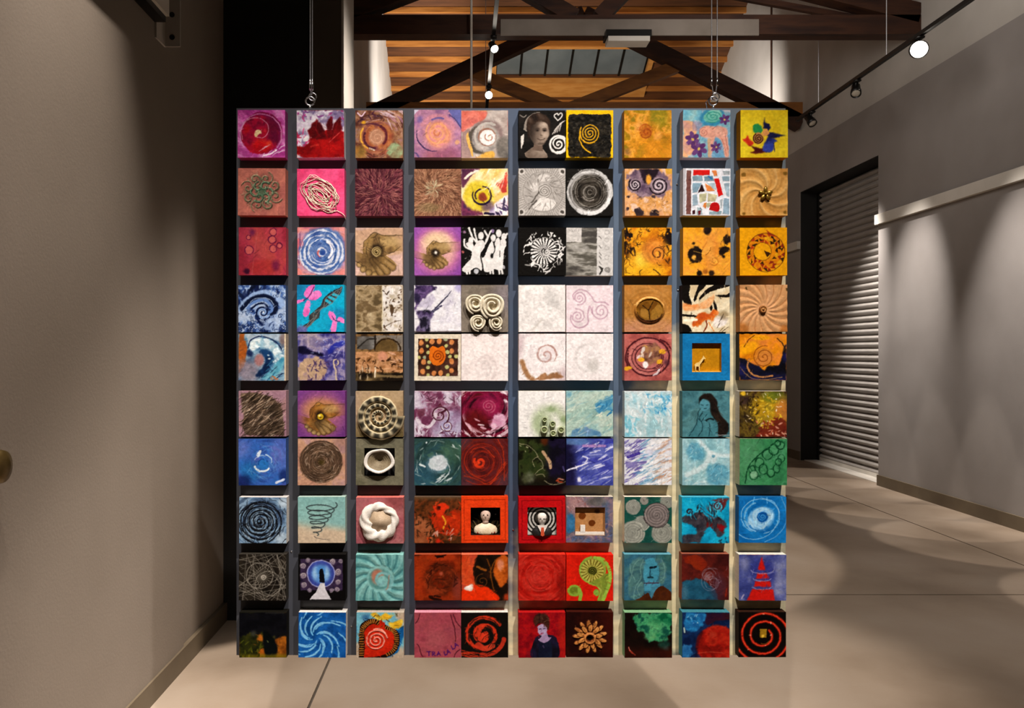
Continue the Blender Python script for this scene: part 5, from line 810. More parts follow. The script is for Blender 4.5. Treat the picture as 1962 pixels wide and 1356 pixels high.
@T(8, 7, 'blue and pink mottled frame around tan niche with two swirls', 'd0c4b0')
def _(A):
    A.mott(['4c5c74', '746c80', '8c7478', '5c5c6c'], 6, 5, 2.6); A.mott(['9c7474', 'b08884'], 7, m=A.disc(.2, .15, .25, .12, .1), a=.8); A.mott(['2c6c94', '3c7ca4'], 5, m=A.poly([(0, .4), (.16, .42), (.18, .75), (0, .78)], True, .08), a=.9); A.mott(['54504c', '74706c'], 6, m=A.disc(.65, .1, .22, .08, ry=.1), a=.8); A.dabs(30, ['c8a8a4', 'b89494', '8c5c58'], .06, .02, 40, 60, m=A.rect(0, 0, .5, .3)); A.dabs(20, ['3c4478', 'b8948c', '4c5c8c'], .07, .025, 70, 60, m=A.rect(.85, .3, 1, .9)); A.dabs(20, ['5c6c94', '74588c', '6c7c9c'], .09, .03, 10, 40, m=A.rect(0, .82, 1, 1))
@T(8, 8, 'teal square crowded with grey and white spiral discs', 'd8ccb8')
def _(A):
    A.mott(['184c44', '20584c'], 4)
    for x, y, r, c, k in ((.18, .22, .165, 'a4a498', '6c7068'), (.42, .08, .09, '9c948c', '6c645c'), (.9, .1, .15, '9c9c90', '5c6058'), (.36, .58, .17, 'a4a49a', '686c64'), (.18, .78, .26, 'a4a498', '6c7068'), (.8, .78, .23, 'a4a498', '646860'), (.68, .4, .27, '948884', '302828')):
        A.mott([c, hx(c) * .88], 8, m=A.disc(x, y, r, .01, .02)); A.draw(hx(k) * .7, spi(x, y, .01, r * .96, 4.5 if r > .12 else 3, x * 9), .017); A.draw('c8c8bc' if r != .27 else 'a89c98', spi(x, y, .02, r * .97, 4.5 if r > .12 else 3, x * 9 + .9), .012, a=.7)
    A.mix('302828', A.ring(.68, .4, .27, .014))
@T(8, 9, 'bright cyan square with dark brown blotches and red spiral', '48a8c0')
def _(A):
    A.mott(['0c8cb0', '14a0c4', '20b0cc'], 4); A.mott(['2c2028', '4c3c40', '34303c'], 7, m=A.poly([(0, .42), (.2, .4), (.4, .36), (.62, .5), (.76, .42), (.92, .55), (.88, .8), (.78, .84), (.62, .66), (.5, .74), (.42, .88), (.34, .98), (0, 1), (0, .84), (.28, .8), (.24, .6), (0, .56)], True, .14), a=.92); A.dabs(40, ['3c2c34', '24181c', '6c5c60'], .12, .03, 70, 30, m=A.rect(.3, .15, .8, .5), a=.7); A.dabs(10, ['8c1c18', '6c1414'], .08, .04, 30, 60, m=A.rect(.5, .48, .95, .75)); A.mix('8c1018', A.disc(.84, .66, .07, .03, .08)); A.mix('6c2c2c', A.poly([(.6, .06), (.98, .02), (.88, .28), (.84, .14)], wob=.06)); A.mix('58a8b8', A.disc(.76, .2, .1, .02)); A.draw('4c1c28', spi(.76, .2, .015, .12, 1.7, 3), .024); A.draw('302028', spi(.15, .32, .02, .07, 1.1), .03); A.dabs(20, ['58c8dc', '2cb8d4'], .14, .025, 80, 25, m=A.rect(.1, .05, .9, .45), a=.6); A.dabs(10, ['1c3c50'], .05, .03, 0, 60, m=A.rect(.7, .88, 1, 1))
@T(8, 10, 'azure square with pale ringed eye whirl', '1c5c90')
def _(A):
    A.mott(['0c64a4', '1474b4', '2080bc'], n=A.streak(.5, .45, 6, .7, 1), con=1.8); A.mix('70a8d0', A.disc(.46, .48, .32, .03, ry=.25, deg=-35) * .8); A.mott(['88b8d8', 'a8cce0', '74acd4'], n=A.streak(.5, .42, 14, 1), m=A.disc(.46, .47, .29, .02, ry=.22, deg=-35)); A.draw('1c6cac', arc(.42, .58, .2, 30, 160, .8), .05, a=.7); A.draw('80b4d8', [(.16, .55), (.22, .68), (.36, .75)], .03); A.mix('0c5498', A.disc(.5, .44, .115, .015)); A.draw('3c8cc4', spi(.5, .44, .01, .08, 1.6), .02); 
    A.draw('94c0dc', spi(.45, .42, .4, .42, .9, 2, 1, 1, .92), .018, a=.8); A.draw('8cbcdc', [(0, .82), (.15, .9), (.4, .92), (.66, .8), (.82, .55), (.84, .3), (.72, .1), (.5, .03)], .018, a=.85); A.draw('78acd4', [(.9, 0), (1, .3), (.98, .6), (.8, .85), (.55, .98)], .02, a=.7); A.draw('a0c8e0', arc(.46, .45, .34, 150, 250), .035, a=.6)
@T(9, 1, 'dark square with grey string art web of crossing threads', '34302a')
def _(A):
    A.mott(['181410', '241e18', '2c261e'], 5); R = A.rng; P = lambda k: (.5 + .47 * math.cos(k), .5 + .47 * math.sin(k))
    for k in range(30): a = R.rand() * 6.28; b = a + 1.6 + R.rand() * 1.2; A.draw('8c857a', [(.5 + .7 * math.cos(a), .5 + .7 * math.sin(a)), (.5 + .7 * math.cos(b), .5 + .7 * math.sin(b))], .011, a=.75, h=.001)
    for k in range(22): a = k * 2 * PI / 22; A.draw('9c958a', [(.52, .5), (.46 + .27 * math.cos(a), .46 + .27 * math.sin(a))], .01, a=.7)
    A.mix('a8a195', A.ring(.44, .46, .28, .014) * .8 + A.ring(.62, .64, .27, .014) * .7); A.dabs(60, ['8c857a', '6c665c'], .16, .01, 45, 60, m=1 - A.disc(.48, .48, .34), a=.7); A.mix('c4bdb0', A.ring(.52, .5, .045, .014))
@T(9, 2, 'black square with glowing blue disc, dark cloaked figure and white path', '181614')
def _(A):
    A.fill('0c0a0a'); A.mott(['2c2038', '40304c', '20182c'], 7, m=A.rect(.04, .1, .94, .78))
    for x, y, r in ((.1, .25, .055), (.1, .46, .06), (.12, .66, .055), (.2, .12, .05), (.72, .16, .06), (.84, .38, .07), (.84, .6, .055), (.82, .76, .05), (.7, .78, .045), (.24, .78, .05), (.9, .14, .04)): A.mix('a89ca0', A.disc(x, y, r, .015, .03)); A.draw('5c4c64', spi(x, y, .01, r * .8, 1.5), .012)
    A.mix('a8a8cc', A.disc(.48, .42, .3)); A.mott(['34408c', '4454a0'], 5, m=A.disc(.48, .42, .28)); A.mix('5c8cc4', A.disc(.48, .42, .2, .05)); A.mix('a8c8e0', (A.disc(.36, .4, .05, .04, ry=.12) + A.disc(.6, .4, .05, .04, ry=.12)) * .8); A.mix('4c88c4', A.disc(.48, .36, .1, .05) * .7)
    A.mix('0c0c14', A.poly([(.45, .6), (.44, .42), (.45, .34), (.49, .31), (.53, .36), (.56, .6)], True)); A.mix('ccc8cc', A.poly([(.46, .62), (.55, .62), (.6, .82), (.7, .98), (.24, .98), (.38, .82)]))
@T(9, 3, 'aqua square with carved swirling ridges and coral centre', '88c0b8')
def _(A):
    A.mott(['5c9494', '74a8a4', '84b4b0'], 4); r, t = A.polar(.52, .52); s = np.cos(t * 14 + 17 * r); o = sm(.26, .32, r); A.h += (s * .5 + .5) * .0022 * o; A.mix('3c7074', sm(.5, 1, -s) * o * .7); A.mix('98c4c0', sm(.6, 1, s) * o * .4); A.mix('84b4b0', A.ring(.52, .52, .26, .06) * .8); A.mix('5c908c', A.disc(.5, .53, .22, .02)); A.mott(['a8705c', 'b8846c'], 5, m=A.disc(.46, .48, .13, .04, ry=.16)); A.mix('84b8b4', A.disc(.56, .58, .12, .02)); A.draw('7cacac', spi(.55, .57, .04, .25, 1.1, .6), .06, soft=.02); A.draw('a87c6c', [(.7, .45), (.68, .68), (.64, .76)], .03, a=.6)
@T(9, 4, 'burnt red square with dim brown swirling face like shape', 'a84c30')
def _(A):
    A.mott(['6c2008', '8c2c0c', '943410', '742408'], 4, 5, 2.4); A.mott(['74240a', '54200c', '8c3818'], n=A.streak(.55, .55, 8, 1.4, 2), m=A.disc(.55, .55, .38, .08), con=2.6, a=.9); A.mott(['b84014', 'a83814'], 4, m=A.disc(.08, .6, .14, .08, ry=.3) + A.disc(.6, .05, .3, .1, ry=.08), a=.6); A.mott(['8c4038', '7c3830'], 4, m=A.disc(.92, .75, .1, .06, ry=.25), a=.7); A.dabs(28, ['2c0c04', '3c1408'], .14, .03, TAN(.55, .55), 20, m=A.ring(.58, .5, .27, .16), a=.6, curve=.3); A.dabs(7, ['1c0804'], .16, .05, 0, 12, m=A.rect(.25, .9, .75, .99)); A.dabs(6, ['1c0804'], .14, .04, 0, 20, m=A.rect(.05, .0, .6, .08)); A.mix('a85038', A.disc(.57, .42, .04, .03)); A.draw('381206', [(.45, .54), (.65, .54)], .025, a=.7)
@T(9, 5, 'black and orange red painting with dark spiral and scarlet foot', 'd86c4c')
def _(A):
    A.mott(['140c06', '20120a', '30180c'], 5); A.mott(['c0401c', 'd05428', 'b84830'], 4, m=A.poly([(0, 0), (.34, 0), (.26, .2), (.26, .5), (.28, .66), (0, .75)], True, .08)); A.mott(['a84c14', 'c46420', '94400c'], 4, m=A.poly([(.74, .1), (.9, 0), (1, .1), (1, .5), (.86, .7), (.76, .6), (.68, .4)], True, .06)); A.mott(['d88c70', 'e0a890'], 5, m=A.disc(.84, .22, .07, .03, ry=.12), a=.8); A.mott(['dc3408', 'e03c10'], 3, m=A.poly([(0, .8), (.25, .66), (.48, .68), (.68, .8), (.78, 1), (0, 1)], True, .03)); A.mott(['d8c8b8', 'ece0d8'], 7, m=A.poly([(.05, .74), (.15, .66), (.24, .64), (.26, .72), (.2, .78), (.1, .78)], True, .06))
    A.draw('6c3c10', [(.55, .1), (.62, .3), (.64, .55), (.7, .8)], .025); A.draw('7c4814', [(.72, .12), (.64, .3), (.62, .5)], .02); A.draw('8c5018', [(.34, .26), (.44, .32), (.52, .34)], .05); A.draw('5c3414', spi(.45, .58, .02, .16, 1.6, 1), .018); A.mott(['b03810', 'c84820'], 4, m=A.disc(.97, .93, .07, .04), a=.8)
@T(9, 6, 'plain scarlet square with brushed circular texture', 'd03020')
def _(A):
    n = A.streak(.45, .48, 14, 1, 1.5); A.mott(['a41810', 'b82418', 'c03428', 'ac1c14'], n=n, con=2.4); A.mix('7c140c', A.disc(.92, .7, .1, .08, ry=.3) * .7); A.mix('c44034', A.disc(.42, .5, .2, .1) * .5); A.draw('801810', arc(.45, .5, .26, 20, 170), .02, a=.6); A.draw('d0584c', arc(.45, .52, .28, 30, 150), .016, a=.6); A.draw('cc5448', arc(.45, .42, .2, 200, 330), .015, a=.5); A.h += n * .003
@T(9, 7, 'bright red square with curled green fern frond', 'd42010')
def _(A):
    A.mott(['c41c0c', 'd42410', 'cc200e'], 3); g = '7c9c3c'
    A.mix('8ca844', A.disc(.56, .33, .29, .01, ry=.3)); A.mott(['8c8030', 'a0943c'], 6, m=A.disc(.56, .34, .25, .01, ry=.26)); r, t = A.polar(.55, .35); A.mix('c0bc60', (np.cos(t * 20) > .2) * (r > .1) * (r < .25) * .85); A.mix('5c4c18', (np.cos(t * 20) < -.75) * (r > .1) * (r < .25) * .8); A.mix('747428', A.disc(.55, .35, .1)); A.draw('242408', spi(.55, .35, .01, .09, 2.2), .022)
    A.mott(['8c9438', '7c8c34'], 6, m=A.poly([(.5, .6), (.7, .5), (.9, .4), (.92, .6), (.86, .8), (.8, 1), (.66, 1), (.72, .8), (.66, .68)], True)); A.draw('98b848', [(.6, .06), (.78, .1), (.9, .28), (.94, .5), (.88, .75), (.78, 1)], .07); A.draw('94b044', [(.34, .5), (.5, .62), (.66, .68), (.72, .8), (.68, .95)], .03); A.mix('84a440', A.disc(.64, .82, .06, .01, ry=.08)); A.dabs(14, ['5c5c20', 'b8b860'], .08, .012, 60, 30, m=A.rect(.68, .5, .9, .9))
    A.mix('88a83c', A.disc(.17, .78, .15, .01, ry=.13)); A.mott(['6c7c24', '94a844'], 9, m=A.disc(.17, .78, .1, .01, ry=.09)); A.draw('8cac40', [(.27, .74), (.31, .86), (.29, 1)], .08); A.mix('c8200e', A.disc(.14, .95, .06, .01, ry=.04))
@T(9, 8, 'teal painting of a pale blue face above brown shoulders', '5c98a8')
def _(A):
    A.mott(['28586c', '3c7084', '346478', '44747c'], 5, ang=80, ax=1, ay=.5); A.mott(['3c6458', '2c5c5c'], 4, m=A.disc(.9, .15, .2, .1, ry=.25), a=.7); A.mott(['448ca0', '549cb0'], 3, m=A.poly([(.42, .12), (.62, .08), (.74, .25), (.72, .5), (.6, .66), (.48, .66), (.4, .45)], True)); A.mott(['4c94ac', '448ca4'], 3, m=A.rect(.42, .6, .76, .8) , a=.9); A.mott(['448094', '548ca0'], 4, m=A.poly([(.55, .72), (.74, .66), (.62, .94), (.56, .94)]), a=.9)
    A.mott(['44200c', '54280f', '3c1c10'], 4, m=A.poly([(.2, 1), (.34, .94), (.5, .84), (.54, .9), (.58, .96), (.66, .78), (.8, .68), (.95, .78), (1, .85), (1, 1)], True)); A.draw('0c1c28', [(.55, .29), (.62, .28), (.66, .27)], .05); A.draw('18384c', [(.55, .3), (.54, .46), (.57, .48)], .016); A.draw('18343c', [(.5, .5), (.56, .49), (.6, .5)], .04); A.draw('482c3c', [(.4, .62), (.72, .62)], .022); A.draw('1c4454', [(.74, .3), (.76, .4)], .02)
    A.mott(['385c64', '5c847c', '48707c'], 6, ang=75, ax=1.6, ay=.4, m=A.poly([(.42, .1), (.3, .06), (.14, .2), (.08, .5), (.1, .9), (.3, .96), (.42, .8), (.4, .45), (.44, .2)], True, .04) + A.poly([(.62, .08), (.8, .1), (.9, .35), (.84, .6), (.74, .6), (.74, .3)], True, .04), a=.85)
    for p in ([(.4, .12), (.34, .3), (.36, .5), (.24, .7), (.2, .95)], [(.32, .1), (.2, .25), (.14, .5), (.1, .6)], [(.12, .2), (.14, .4), (.22, .55)], [(.36, .6), (.28, .75), (.34, .92)], [(.8, .12), (.86, .3), (.84, .5), (.78, .56)]): A.draw('7ca49c', p, .02, a=.6)
@T(9, 9, 'dark red painting fading to blue with pale looping lines', '94503c')
def _(A):
    A.mott(['4c1814', '642018', '54201c'], 4); A.mott(['8c2810', '94300f'], 4, m=A.poly([(0, .08), (.35, .05), (.5, .2), (.4, .35), (.1, .2)], True, .12), a=.8); A.mott(['2c0c0c', '3c1414'], 4, m=A.disc(.9, .1, .2, .1), a=.7); A.mott(['1c4c64', '245c74', '1c3c54'], 4, m=A.poly([(0, .62), (.25, .55), (.5, .6), (.68, .75), (.75, 1), (0, 1)], True, .12)); A.mix('5c8494', A.disc(.05, .85, .07, .06, ry=.15) * .6); A.mott(['3c2c40', '4c2c3c'], 4, m=A.disc(.78, .72, .15, .08, ry=.3), a=.6)
    for q in (spi(.56, .46, .05, .16, 1.5, 3), spi(.62, .6, .08, .28, 1.2, 4, 1, .9, 1.1), spi(.66, .62, .05, .2, 1.4, 2)): A.draw('948c9c', q, .012, a=.6)
    A.mix('a08890', A.disc(.54, .5, .07, .05) * .6); A.dabs(12, ['a890a0', '6c5468'], .08, .01, 60, 40, m=A.rect(.6, .3, 1, .8), a=.6); A.draw('a02c14', [(.95, .75), (.93, .92)], .025, a=.7)
@T(9, 10, 'violet blue square with tiered red cone and white top edge', 'dcd4c4')
def _(A):
    A.mott(['38407c', '4c5490', '7c80a4'], 4, con=2.4); A.mott(['8c90a8', 'a0a0b8'], 4, m=A.disc(.85, .55, .12, .1, ry=.4) + A.disc(.12, .2, .1, .08, ry=.15), a=.6); A.mix('2c307c', A.disc(.52, .4, .25, .1, ry=.3) * .7)
    for p in ([(.48, .04), (.56, .34), (.4, .34)], [(.39, .4), (.59, .4), (.64, .52), (.35, .53)], [(.34, .58), (.66, .57), (.68, .7), (.33, .7)], [(.28, .75), (.72, .75), (.76, 1), (.16, 1)]): A.mix('c01c14', A.poly(p, wob=.015))
    for y, w in ((.36, .24), (.54, .19), (.72, .2)): A.draw('9c98b8', arc(.49, y - .03, w, 10, 170, .35), .016, a=.8)
    A.draw('8c8cb0', arc(.62, .28, .13, -20, 80), .014, a=.7); A.dabs(12, ['3c44a0', '28306c'], .1, .02, 0, 90, m=A.rect(.3, .1, .75, .5), a=.6); A.draw('c8b8c8', [(.06, .96), (.1, .88)], .025, a=.7)
@T(10, 1, 'near black painting with orange and olive glow at its foot', '16140f')
def _(A):
    A.mott(['08080c', '0e0e14', '14120c'], 4); A.mott(['1c2008', '34380c', '484410'], 6, m=A.poly([(0, .55), (.2, .45), (.5, .5), (.55, .8), (.5, 1), (0, 1)], True, .15), a=.8); A.mott(['8c5414', 'a8641c', '744010'], 5, m=A.poly([(.8, .55), (1, .58), (1, 1), (.78, 1), (.82, .8), (.76, .62)], True, .08)); A.mix('b06820', A.disc(.46, .58, .055, .03, .16, ry=.1, deg=-15)); A.mix('a85c18', A.disc(.48, .9, .05, .03, .14, ry=.08)); A.mix('7c7028', A.disc(.7, .56, .05, .04, .1) * .5); A.mott(['6c6410', '7c6c14'], 6, m=sm(.88, .97, V + .06 * (A.fbm(6) - .5)) * (U > .05), a=.75); A.mott(['050a08', '0a0e10'], 4, m=A.poly([(.5, .4), (.62, .45), (.74, .62), (.8, .88), (.55, .92), (.52, .7)], True, .06)); A.mix('484848', A.disc(.3, .47, .06, .05) * .6); A.dabs(26, ['585c14', '2c3008', '7c7418'], .08, .03, 80, 30, m=A.rect(.02, .6, .48, 1), a=.7); A.dabs(8, ['7c5018', '94a060'], .05, .02, 60, 40, m=A.rect(.3, .5, .7, .75), a=.6); A.mix('30302c', A.rect(.55, 0, .95, .03) * .5)
@T(10, 2, 'blue square with light blue curved rays and white edges', 'e0d8d0')
def _(A):
    A.mott(['0c4884', '14589c', '1c64ac', '104c8c'], 4); 
    for k in range(15):
        a = k * 2 * PI / 15 + .1; n = 4; r0 = .08 + .05 * (k % 3); L = .3 + .1 * (k % 2); q = [(.36 + (r0 + L * i / n) * math.cos(a + 1.1 * i / n), .56 + (r0 + L * i / n) * math.sin(a + 1.1 * i / n)) for i in range(n + 1)]; A.draw('74b4dc', q, .045, taper=.45); A.draw('94c8e4', q[1:], .018, a=.6)
    for k in range(10): a = k * .63 + .4; q = [(.36 + (.5 + .12 * i) * math.cos(a + .25 * i), .56 + (.5 + .12 * i) * math.sin(a + .25 * i)) for i in range(4)]; A.draw('7cb8dc', q, .04, taper=.5)
@T(10, 3, 'red pomegranate painting with spiral and yellow crown on blue', 'b8a898')
def _(A):
    A.mott(['7cb4c0', '6ca8bc', 'a8b0a8'], 4); A.mott(['b8a088', 'c0a890'], 4, m=A.disc(.05, .85, .18, .06) + A.disc(.9, .98, .22, .08) + A.disc(.95, .05, .12, .05), a=.9); A.mott(['145c94', '1c6ca4', '0c4c84'], 4, m=A.poly([(.8, .42), (1, .3), (.98, .6), (.9, .75), (.86, .9), (.65, 1), (.72, .85), (.86, .6)], True, .06)); A.mix('2c5c8c', A.disc(.2, .12, .08, .05) * .7); body = [(.12, 1), (.14, .6), (.1, .45), (.2, .28), (.36, .2), (.46, .2), (.5, .12), (.6, .2), (.62, .32), (.8, .4), (.86, .6), (.78, .85), (.5, 1)]
    A.mix('1c0c08', A.poly([(.05, 1), (.06, .4), (.16, .2), (.4, .14), (.66, .3), (.86, .4), (.92, .6), (.84, .86), (.6, 1)], True)); pts = catmull([(.1, .95), (.1, .7), (.1, .42), (.2, .25), (.38, .18), (.62, .32), (.8, .4), (.86, .6), (.8, .82), (.6, .96)], 5)
    for p, q in zip(pts[:-1], pts[1:]): d = np.array([q[1] - p[1], p[0] - q[0]]); d = d / (np.linalg.norm(d) + 1e-9) * .05; A.draw('b87830', [p - d, p + d * .6], .02)
    A.mott(['b0200c', 'c82c10', 'bc2410'], 4, m=A.poly([(.16, 1), (.18, .6), (.16, .46), (.24, .32), (.36, .26), (.47, .28), (.5, .16), (.6, .24), (.6, .36), (.76, .44), (.8, .6), (.74, .82), (.5, .96)], True)); A.draw('dc9080', spi(.42, .62, .02, .24, 2.8, 1), .03, h=.002); A.draw('e8b8a8', arc(.44, .56, .2, -110, -30), .02)
    A.mott(['c89820', 'dcb02c', 'e0c04c'], 7, m=A.poly([(.3, .04), (.4, .0), (.5, .08), (.6, 0), (.72, .06), (.8, .02), (.7, .14), (.5, .18), (.4, .14)], True, .05) + A.poly([(.66, .22), (.8, .2), (.96, .16), (.94, .32), (.82, .36), (.72, .32)], True, .05)); A.dabs(14, ['3c2c08', '504014'], .08, .014, 30, 40, m=A.rect(.3, 0, .98, .34)); A.dabs(10, ['1c0c08'], .12, .02, 20, 30, m=A.rect(.2, .0, .4, .16))
@T(10, 4, 'rose pink square lettered TRA LA LA with thin dark lines', 'd890a0')
def _(A):
    A.mott(['94404c', 'a44c58', 'a04c54', '984854'], 5); A.mix('a85c60', A.disc(.45, .6, .2, .12) * .5); w = '44101c'
    for p in ([(.12, .02), (.08, .16), (.02, .24)], [(.78, .05), (.82, .2), (.86, .35), (.88, .55), (.88, .64)], [(.84, .04), (.88, .16), (.92, .24), (1, .34)], [(.05, .7), (.1, .75), (.14, .9), (.18, .98)], [(.85, 1), (.9, .88), (.98, .82)]): A.draw(w, p, .016)
    def word(strokes, x, y, s, a=0):
        ca, sa = math.cos(a), math.sin(a)
        for st in strokes: A.draw('4a1460', [(x + s * (px * ca - py * sa), y + s * (px * sa + py * ca)) for px, py in st], .02, smooth=False)
    Tt = [[(0, 0), (.9, 0)], [(.45, 0), (.45, 1)]]; Rr = [[(0, 1), (0, 0), (.6, .05), (.6, .4), (0, .5), (.7, 1)]]; Aa = [[(0, 1), (.4, 0), (.8, 1)], [(.15, .65), (.65, .65)]]; L = [[(0, 0), (0, 1), (.6, 1)]]
    for g, x, y, a in ((Tt, .27, .87, 0), (Rr, .385, .875, -.05), (Aa, .48, .87, -.05), (L, .63, .865, -.25), (Aa, .68, .84, -.3), (L, .79, .74, -.4), (Aa, .84, .7, -.5)): word(g, x, y, .085, a)
@T(10, 5, 'black square with thick brushed scarlet spiral and white top edge', 'e0d8cc')
def _(A):
    A.fill('14100c'); q = spi(.47, .5, .06, .42, 2.05, -.9, 1, 1., .98); A.mix('c8381c', A.ln(q, .085, soft=.012) * (.35 + .65 * (A.streak(.47, .5, 26, 1.2) > .4))); A.mott(['c03018', 'd84428'], 5, m=A.disc(.46, .52, .08, .02, .05)); A.draw('c83c20', [(.46, .3), (.38, .42), (.4, .58)], .09); A.mott(['c03820', 'd04c30'], 5, m=A.ln([(.36, .72), (.5, .8), (.66, .74)], .13), a=.9); A.draw('c43820', arc(.5, .52, .42, 10, 100), .09, a=.9); A.dabs(14, ['c83c20', 'b83018'], .3, .03, 14, 8, m=A.rect(0, .86, .5, 1), a=.8); A.dabs(24, ['14100c'], .2, .012, TAN(.48, .5), 6, a=.8, curve=.3)
@T(10, 6, 'crimson painting of a woman in dark dress with upswept hair', 'b01818')
def _(A):
    A.mott(['7c0814', '940c18', 'a81418', '88101c'], 7, 5, 2.2); A.mix('b83018', A.disc(.95, .5, .1, .08, ry=.5) * .5); A.mott(['1c1428', '201c34', '14101c'], 4, m=A.poly([(.3, .68), (.4, .52), (.5, .5), (.7, .5), (.82, .58), (.84, 1), (.28, 1)], True)); A.mott(['14182c', '1c2438'], 4, m=A.poly([(.44, .65), (.66, .62), (.7, 1), (.44, 1)], True)); A.mix('a48cac', A.poly([(.42, .6), (.48, .54), (.5, .46), (.6, .44), (.63, .54), (.7, .56), (.58, .66), (.5, .66)], True)); A.mix('b09cb8', A.poly([(.4, .32), (.5, .25), (.6, .32), (.6, .44), (.52, .52), (.43, .46)], True)); A.mott(['2c1410', '4c2c20', '3c1c14'], 9, m=A.poly([(.36, .3), (.32, .14), (.38, .05), (.52, .02), (.64, .08), (.66, .26), (.62, .38), (.56, .28), (.46, .24)], True, .04)); A.dabs(14, ['8c6c50', '6c4430'], .08, .012, 60, 60, m=A.rect(.34, .04, .64, .22)); A.draw('3c2440', [(.44, .37), (.48, .36)], .018); A.draw('3c2440', [(.53, .36), (.57, .35)], .018); A.draw('8c2c4c', [(.48, .46), (.53, .455)], .02); A.draw('7c5c7c', [(.49, .38), (.48, .43)], .01); A.draw('5c4c6c', [(.52, .72), (.54, .78)], .012); A.mix('54182c', A.rect(.16, .85, .3, 1) * .3)
@T(10, 7, 'dark maroon square with copper gold daisy', '3c140c')
def _(A):
    A.mott(['180806', '240a08', '340e08'], 3); A.mix('4c140a', sm(.5, 1, U) * .5)
    for k, (n, r, l, w) in enumerate(((13, .27, .1, .04), (9, .19, .085, .045))):
        for i in range(n): a = i * 360 / n + 9 * k - 95; x = .5 + r * math.cos(math.radians(a)); y = .54 + r * math.sin(math.radians(a)); A.mix('3c1808', A.disc(x, y, l + .015, .01, ry=w + .015, deg=a)); m = A.disc(x, y, l, .008, ry=w, deg=a); A.mott(['b87840', 'cc9050', 'a06030'], 8, m=m); A.draw('5c2c10', [(.5 + (r - l * .8) * math.cos(math.radians(a)), .54 + (r - l * .8) * math.sin(math.radians(a))), (x, y)], .012, a=.7); A.h = np.maximum(A.h, m * .004)
    m = A.disc(.5, .57, .13); A.mix('c08048', m); A.mix('5c2c10', A.disc(.5, .57, .08)); A.mix('180a06', A.disc(.5, .58, .045)); A.h = np.maximum(A.h, A.ring(.5, .57, .1, .05) * .008)
@T(10, 8, 'black brown painting with billowing green cloud and pale top edge', '7ca87c')
def _(A):
    A.mott(['100806', '180c08', '1c0c08'], 4); A.mott(['0c5c3c', '2c8458', '4c9c6c', '145444'], 6, 5, 2.6, m=A.poly([(.18, .1), (.4, .02), (.98, 0), (.98, .42), (.86, .62), (.7, .6), (.5, .62), (.42, .46), (.3, .38), (.2, .28)], True, .14)); A.mott(['5cac74', '84bc7c'], 7, m=A.disc(.52, .52, .12, .05, .1, ry=.1) + A.disc(.64, .3, .14, .08, .1), a=.6); A.mott(['143c34', '2c6450'], 6, m=A.disc(.84, .72, .1, .04, .14), a=.8); A.mott(['38120a', '481808'], 4, m=sm(.7, .9, V), a=.8); A.draw('a8402c', [(.08, .76), (.12, .86), (.22, .94)], .035, taper=.5); A.draw('d08878', [(.08, .77), (.12, .85)], .014); A.mix('445450', A.disc(.88, .78, .05, .04) * .6)
@T(10, 9, 'deep blue painting with large red globe at right', '3c7c88')
def _(A):
    A.mott(['0c1c40', '14305c', '1c2444'], 4); A.mott(['1c6098', '2c84b8', '145080'], 7, m=A.poly([(.1, 0), (.5, .05), (.45, .25), (.25, .42), (.05, .3)], True, .14)); A.mott(['2468a0', '3c84b4'], 8, m=A.poly([(0, .7), (.2, .75), (.18, 1), (0, 1)], True, .12), a=.9); m = A.disc(.74, .72, .44, .03, .04); A.mott(['7c140c', 'a01c10', 'b02c18', '8c180e'], 5, con=2.2, m=m); A.mott(['441418', '341028'], 4, m=A.poly([(.5, .02), (1, 0), (1, .14), (.7, .2), (.5, .3)], True, .1), a=.85); A.draw('c05c40', [(.36, .9), (.6, .88), (.9, .9)], .014, a=.6); A.mix('c04830', A.disc(.64, .5, .06, .05) * .6); A.dabs(14, ['b8d8e8', '5ca8d0'], .04, .016, 60, 60, m=A.rect(.1, .03, .45, .25)); A.draw('b0c0b8', [(.04, .35), (.05, .44)], .035); A.draw('1c0c20', [(.3, .98), (.32, .7), (.4, .45)], .06, a=.5, soft=.03)
@T(10, 10, 'black square with glowing orange red spiral and small gold centre', '2c1810')
def _(A):
    A.mott(['0a0605', '120a08'], 4); q = spi(.52, .52, .16, .62, 2.6, -.75, 1)
    for c, w, a in (('5c1008', .075, .5), ('c82c14', .042, 1), ('e86040', .014, .6)): A.draw(c, q, w, a=a, soft=.012)
    A.dabs(18, ['f0b090', '8c1c0c'], .03, .02, 0, 90, m=A.ln(q, .04)); A.mott(['7c5c10', 'a07c20'], 9, m=A.rect(.45, .38, .59, .56)); A.mix('d8b040', A.disc(.51, .53, .03, .02)); A.draw('7c4c18', arc(.53, .55, .15, 40, 110), .018)
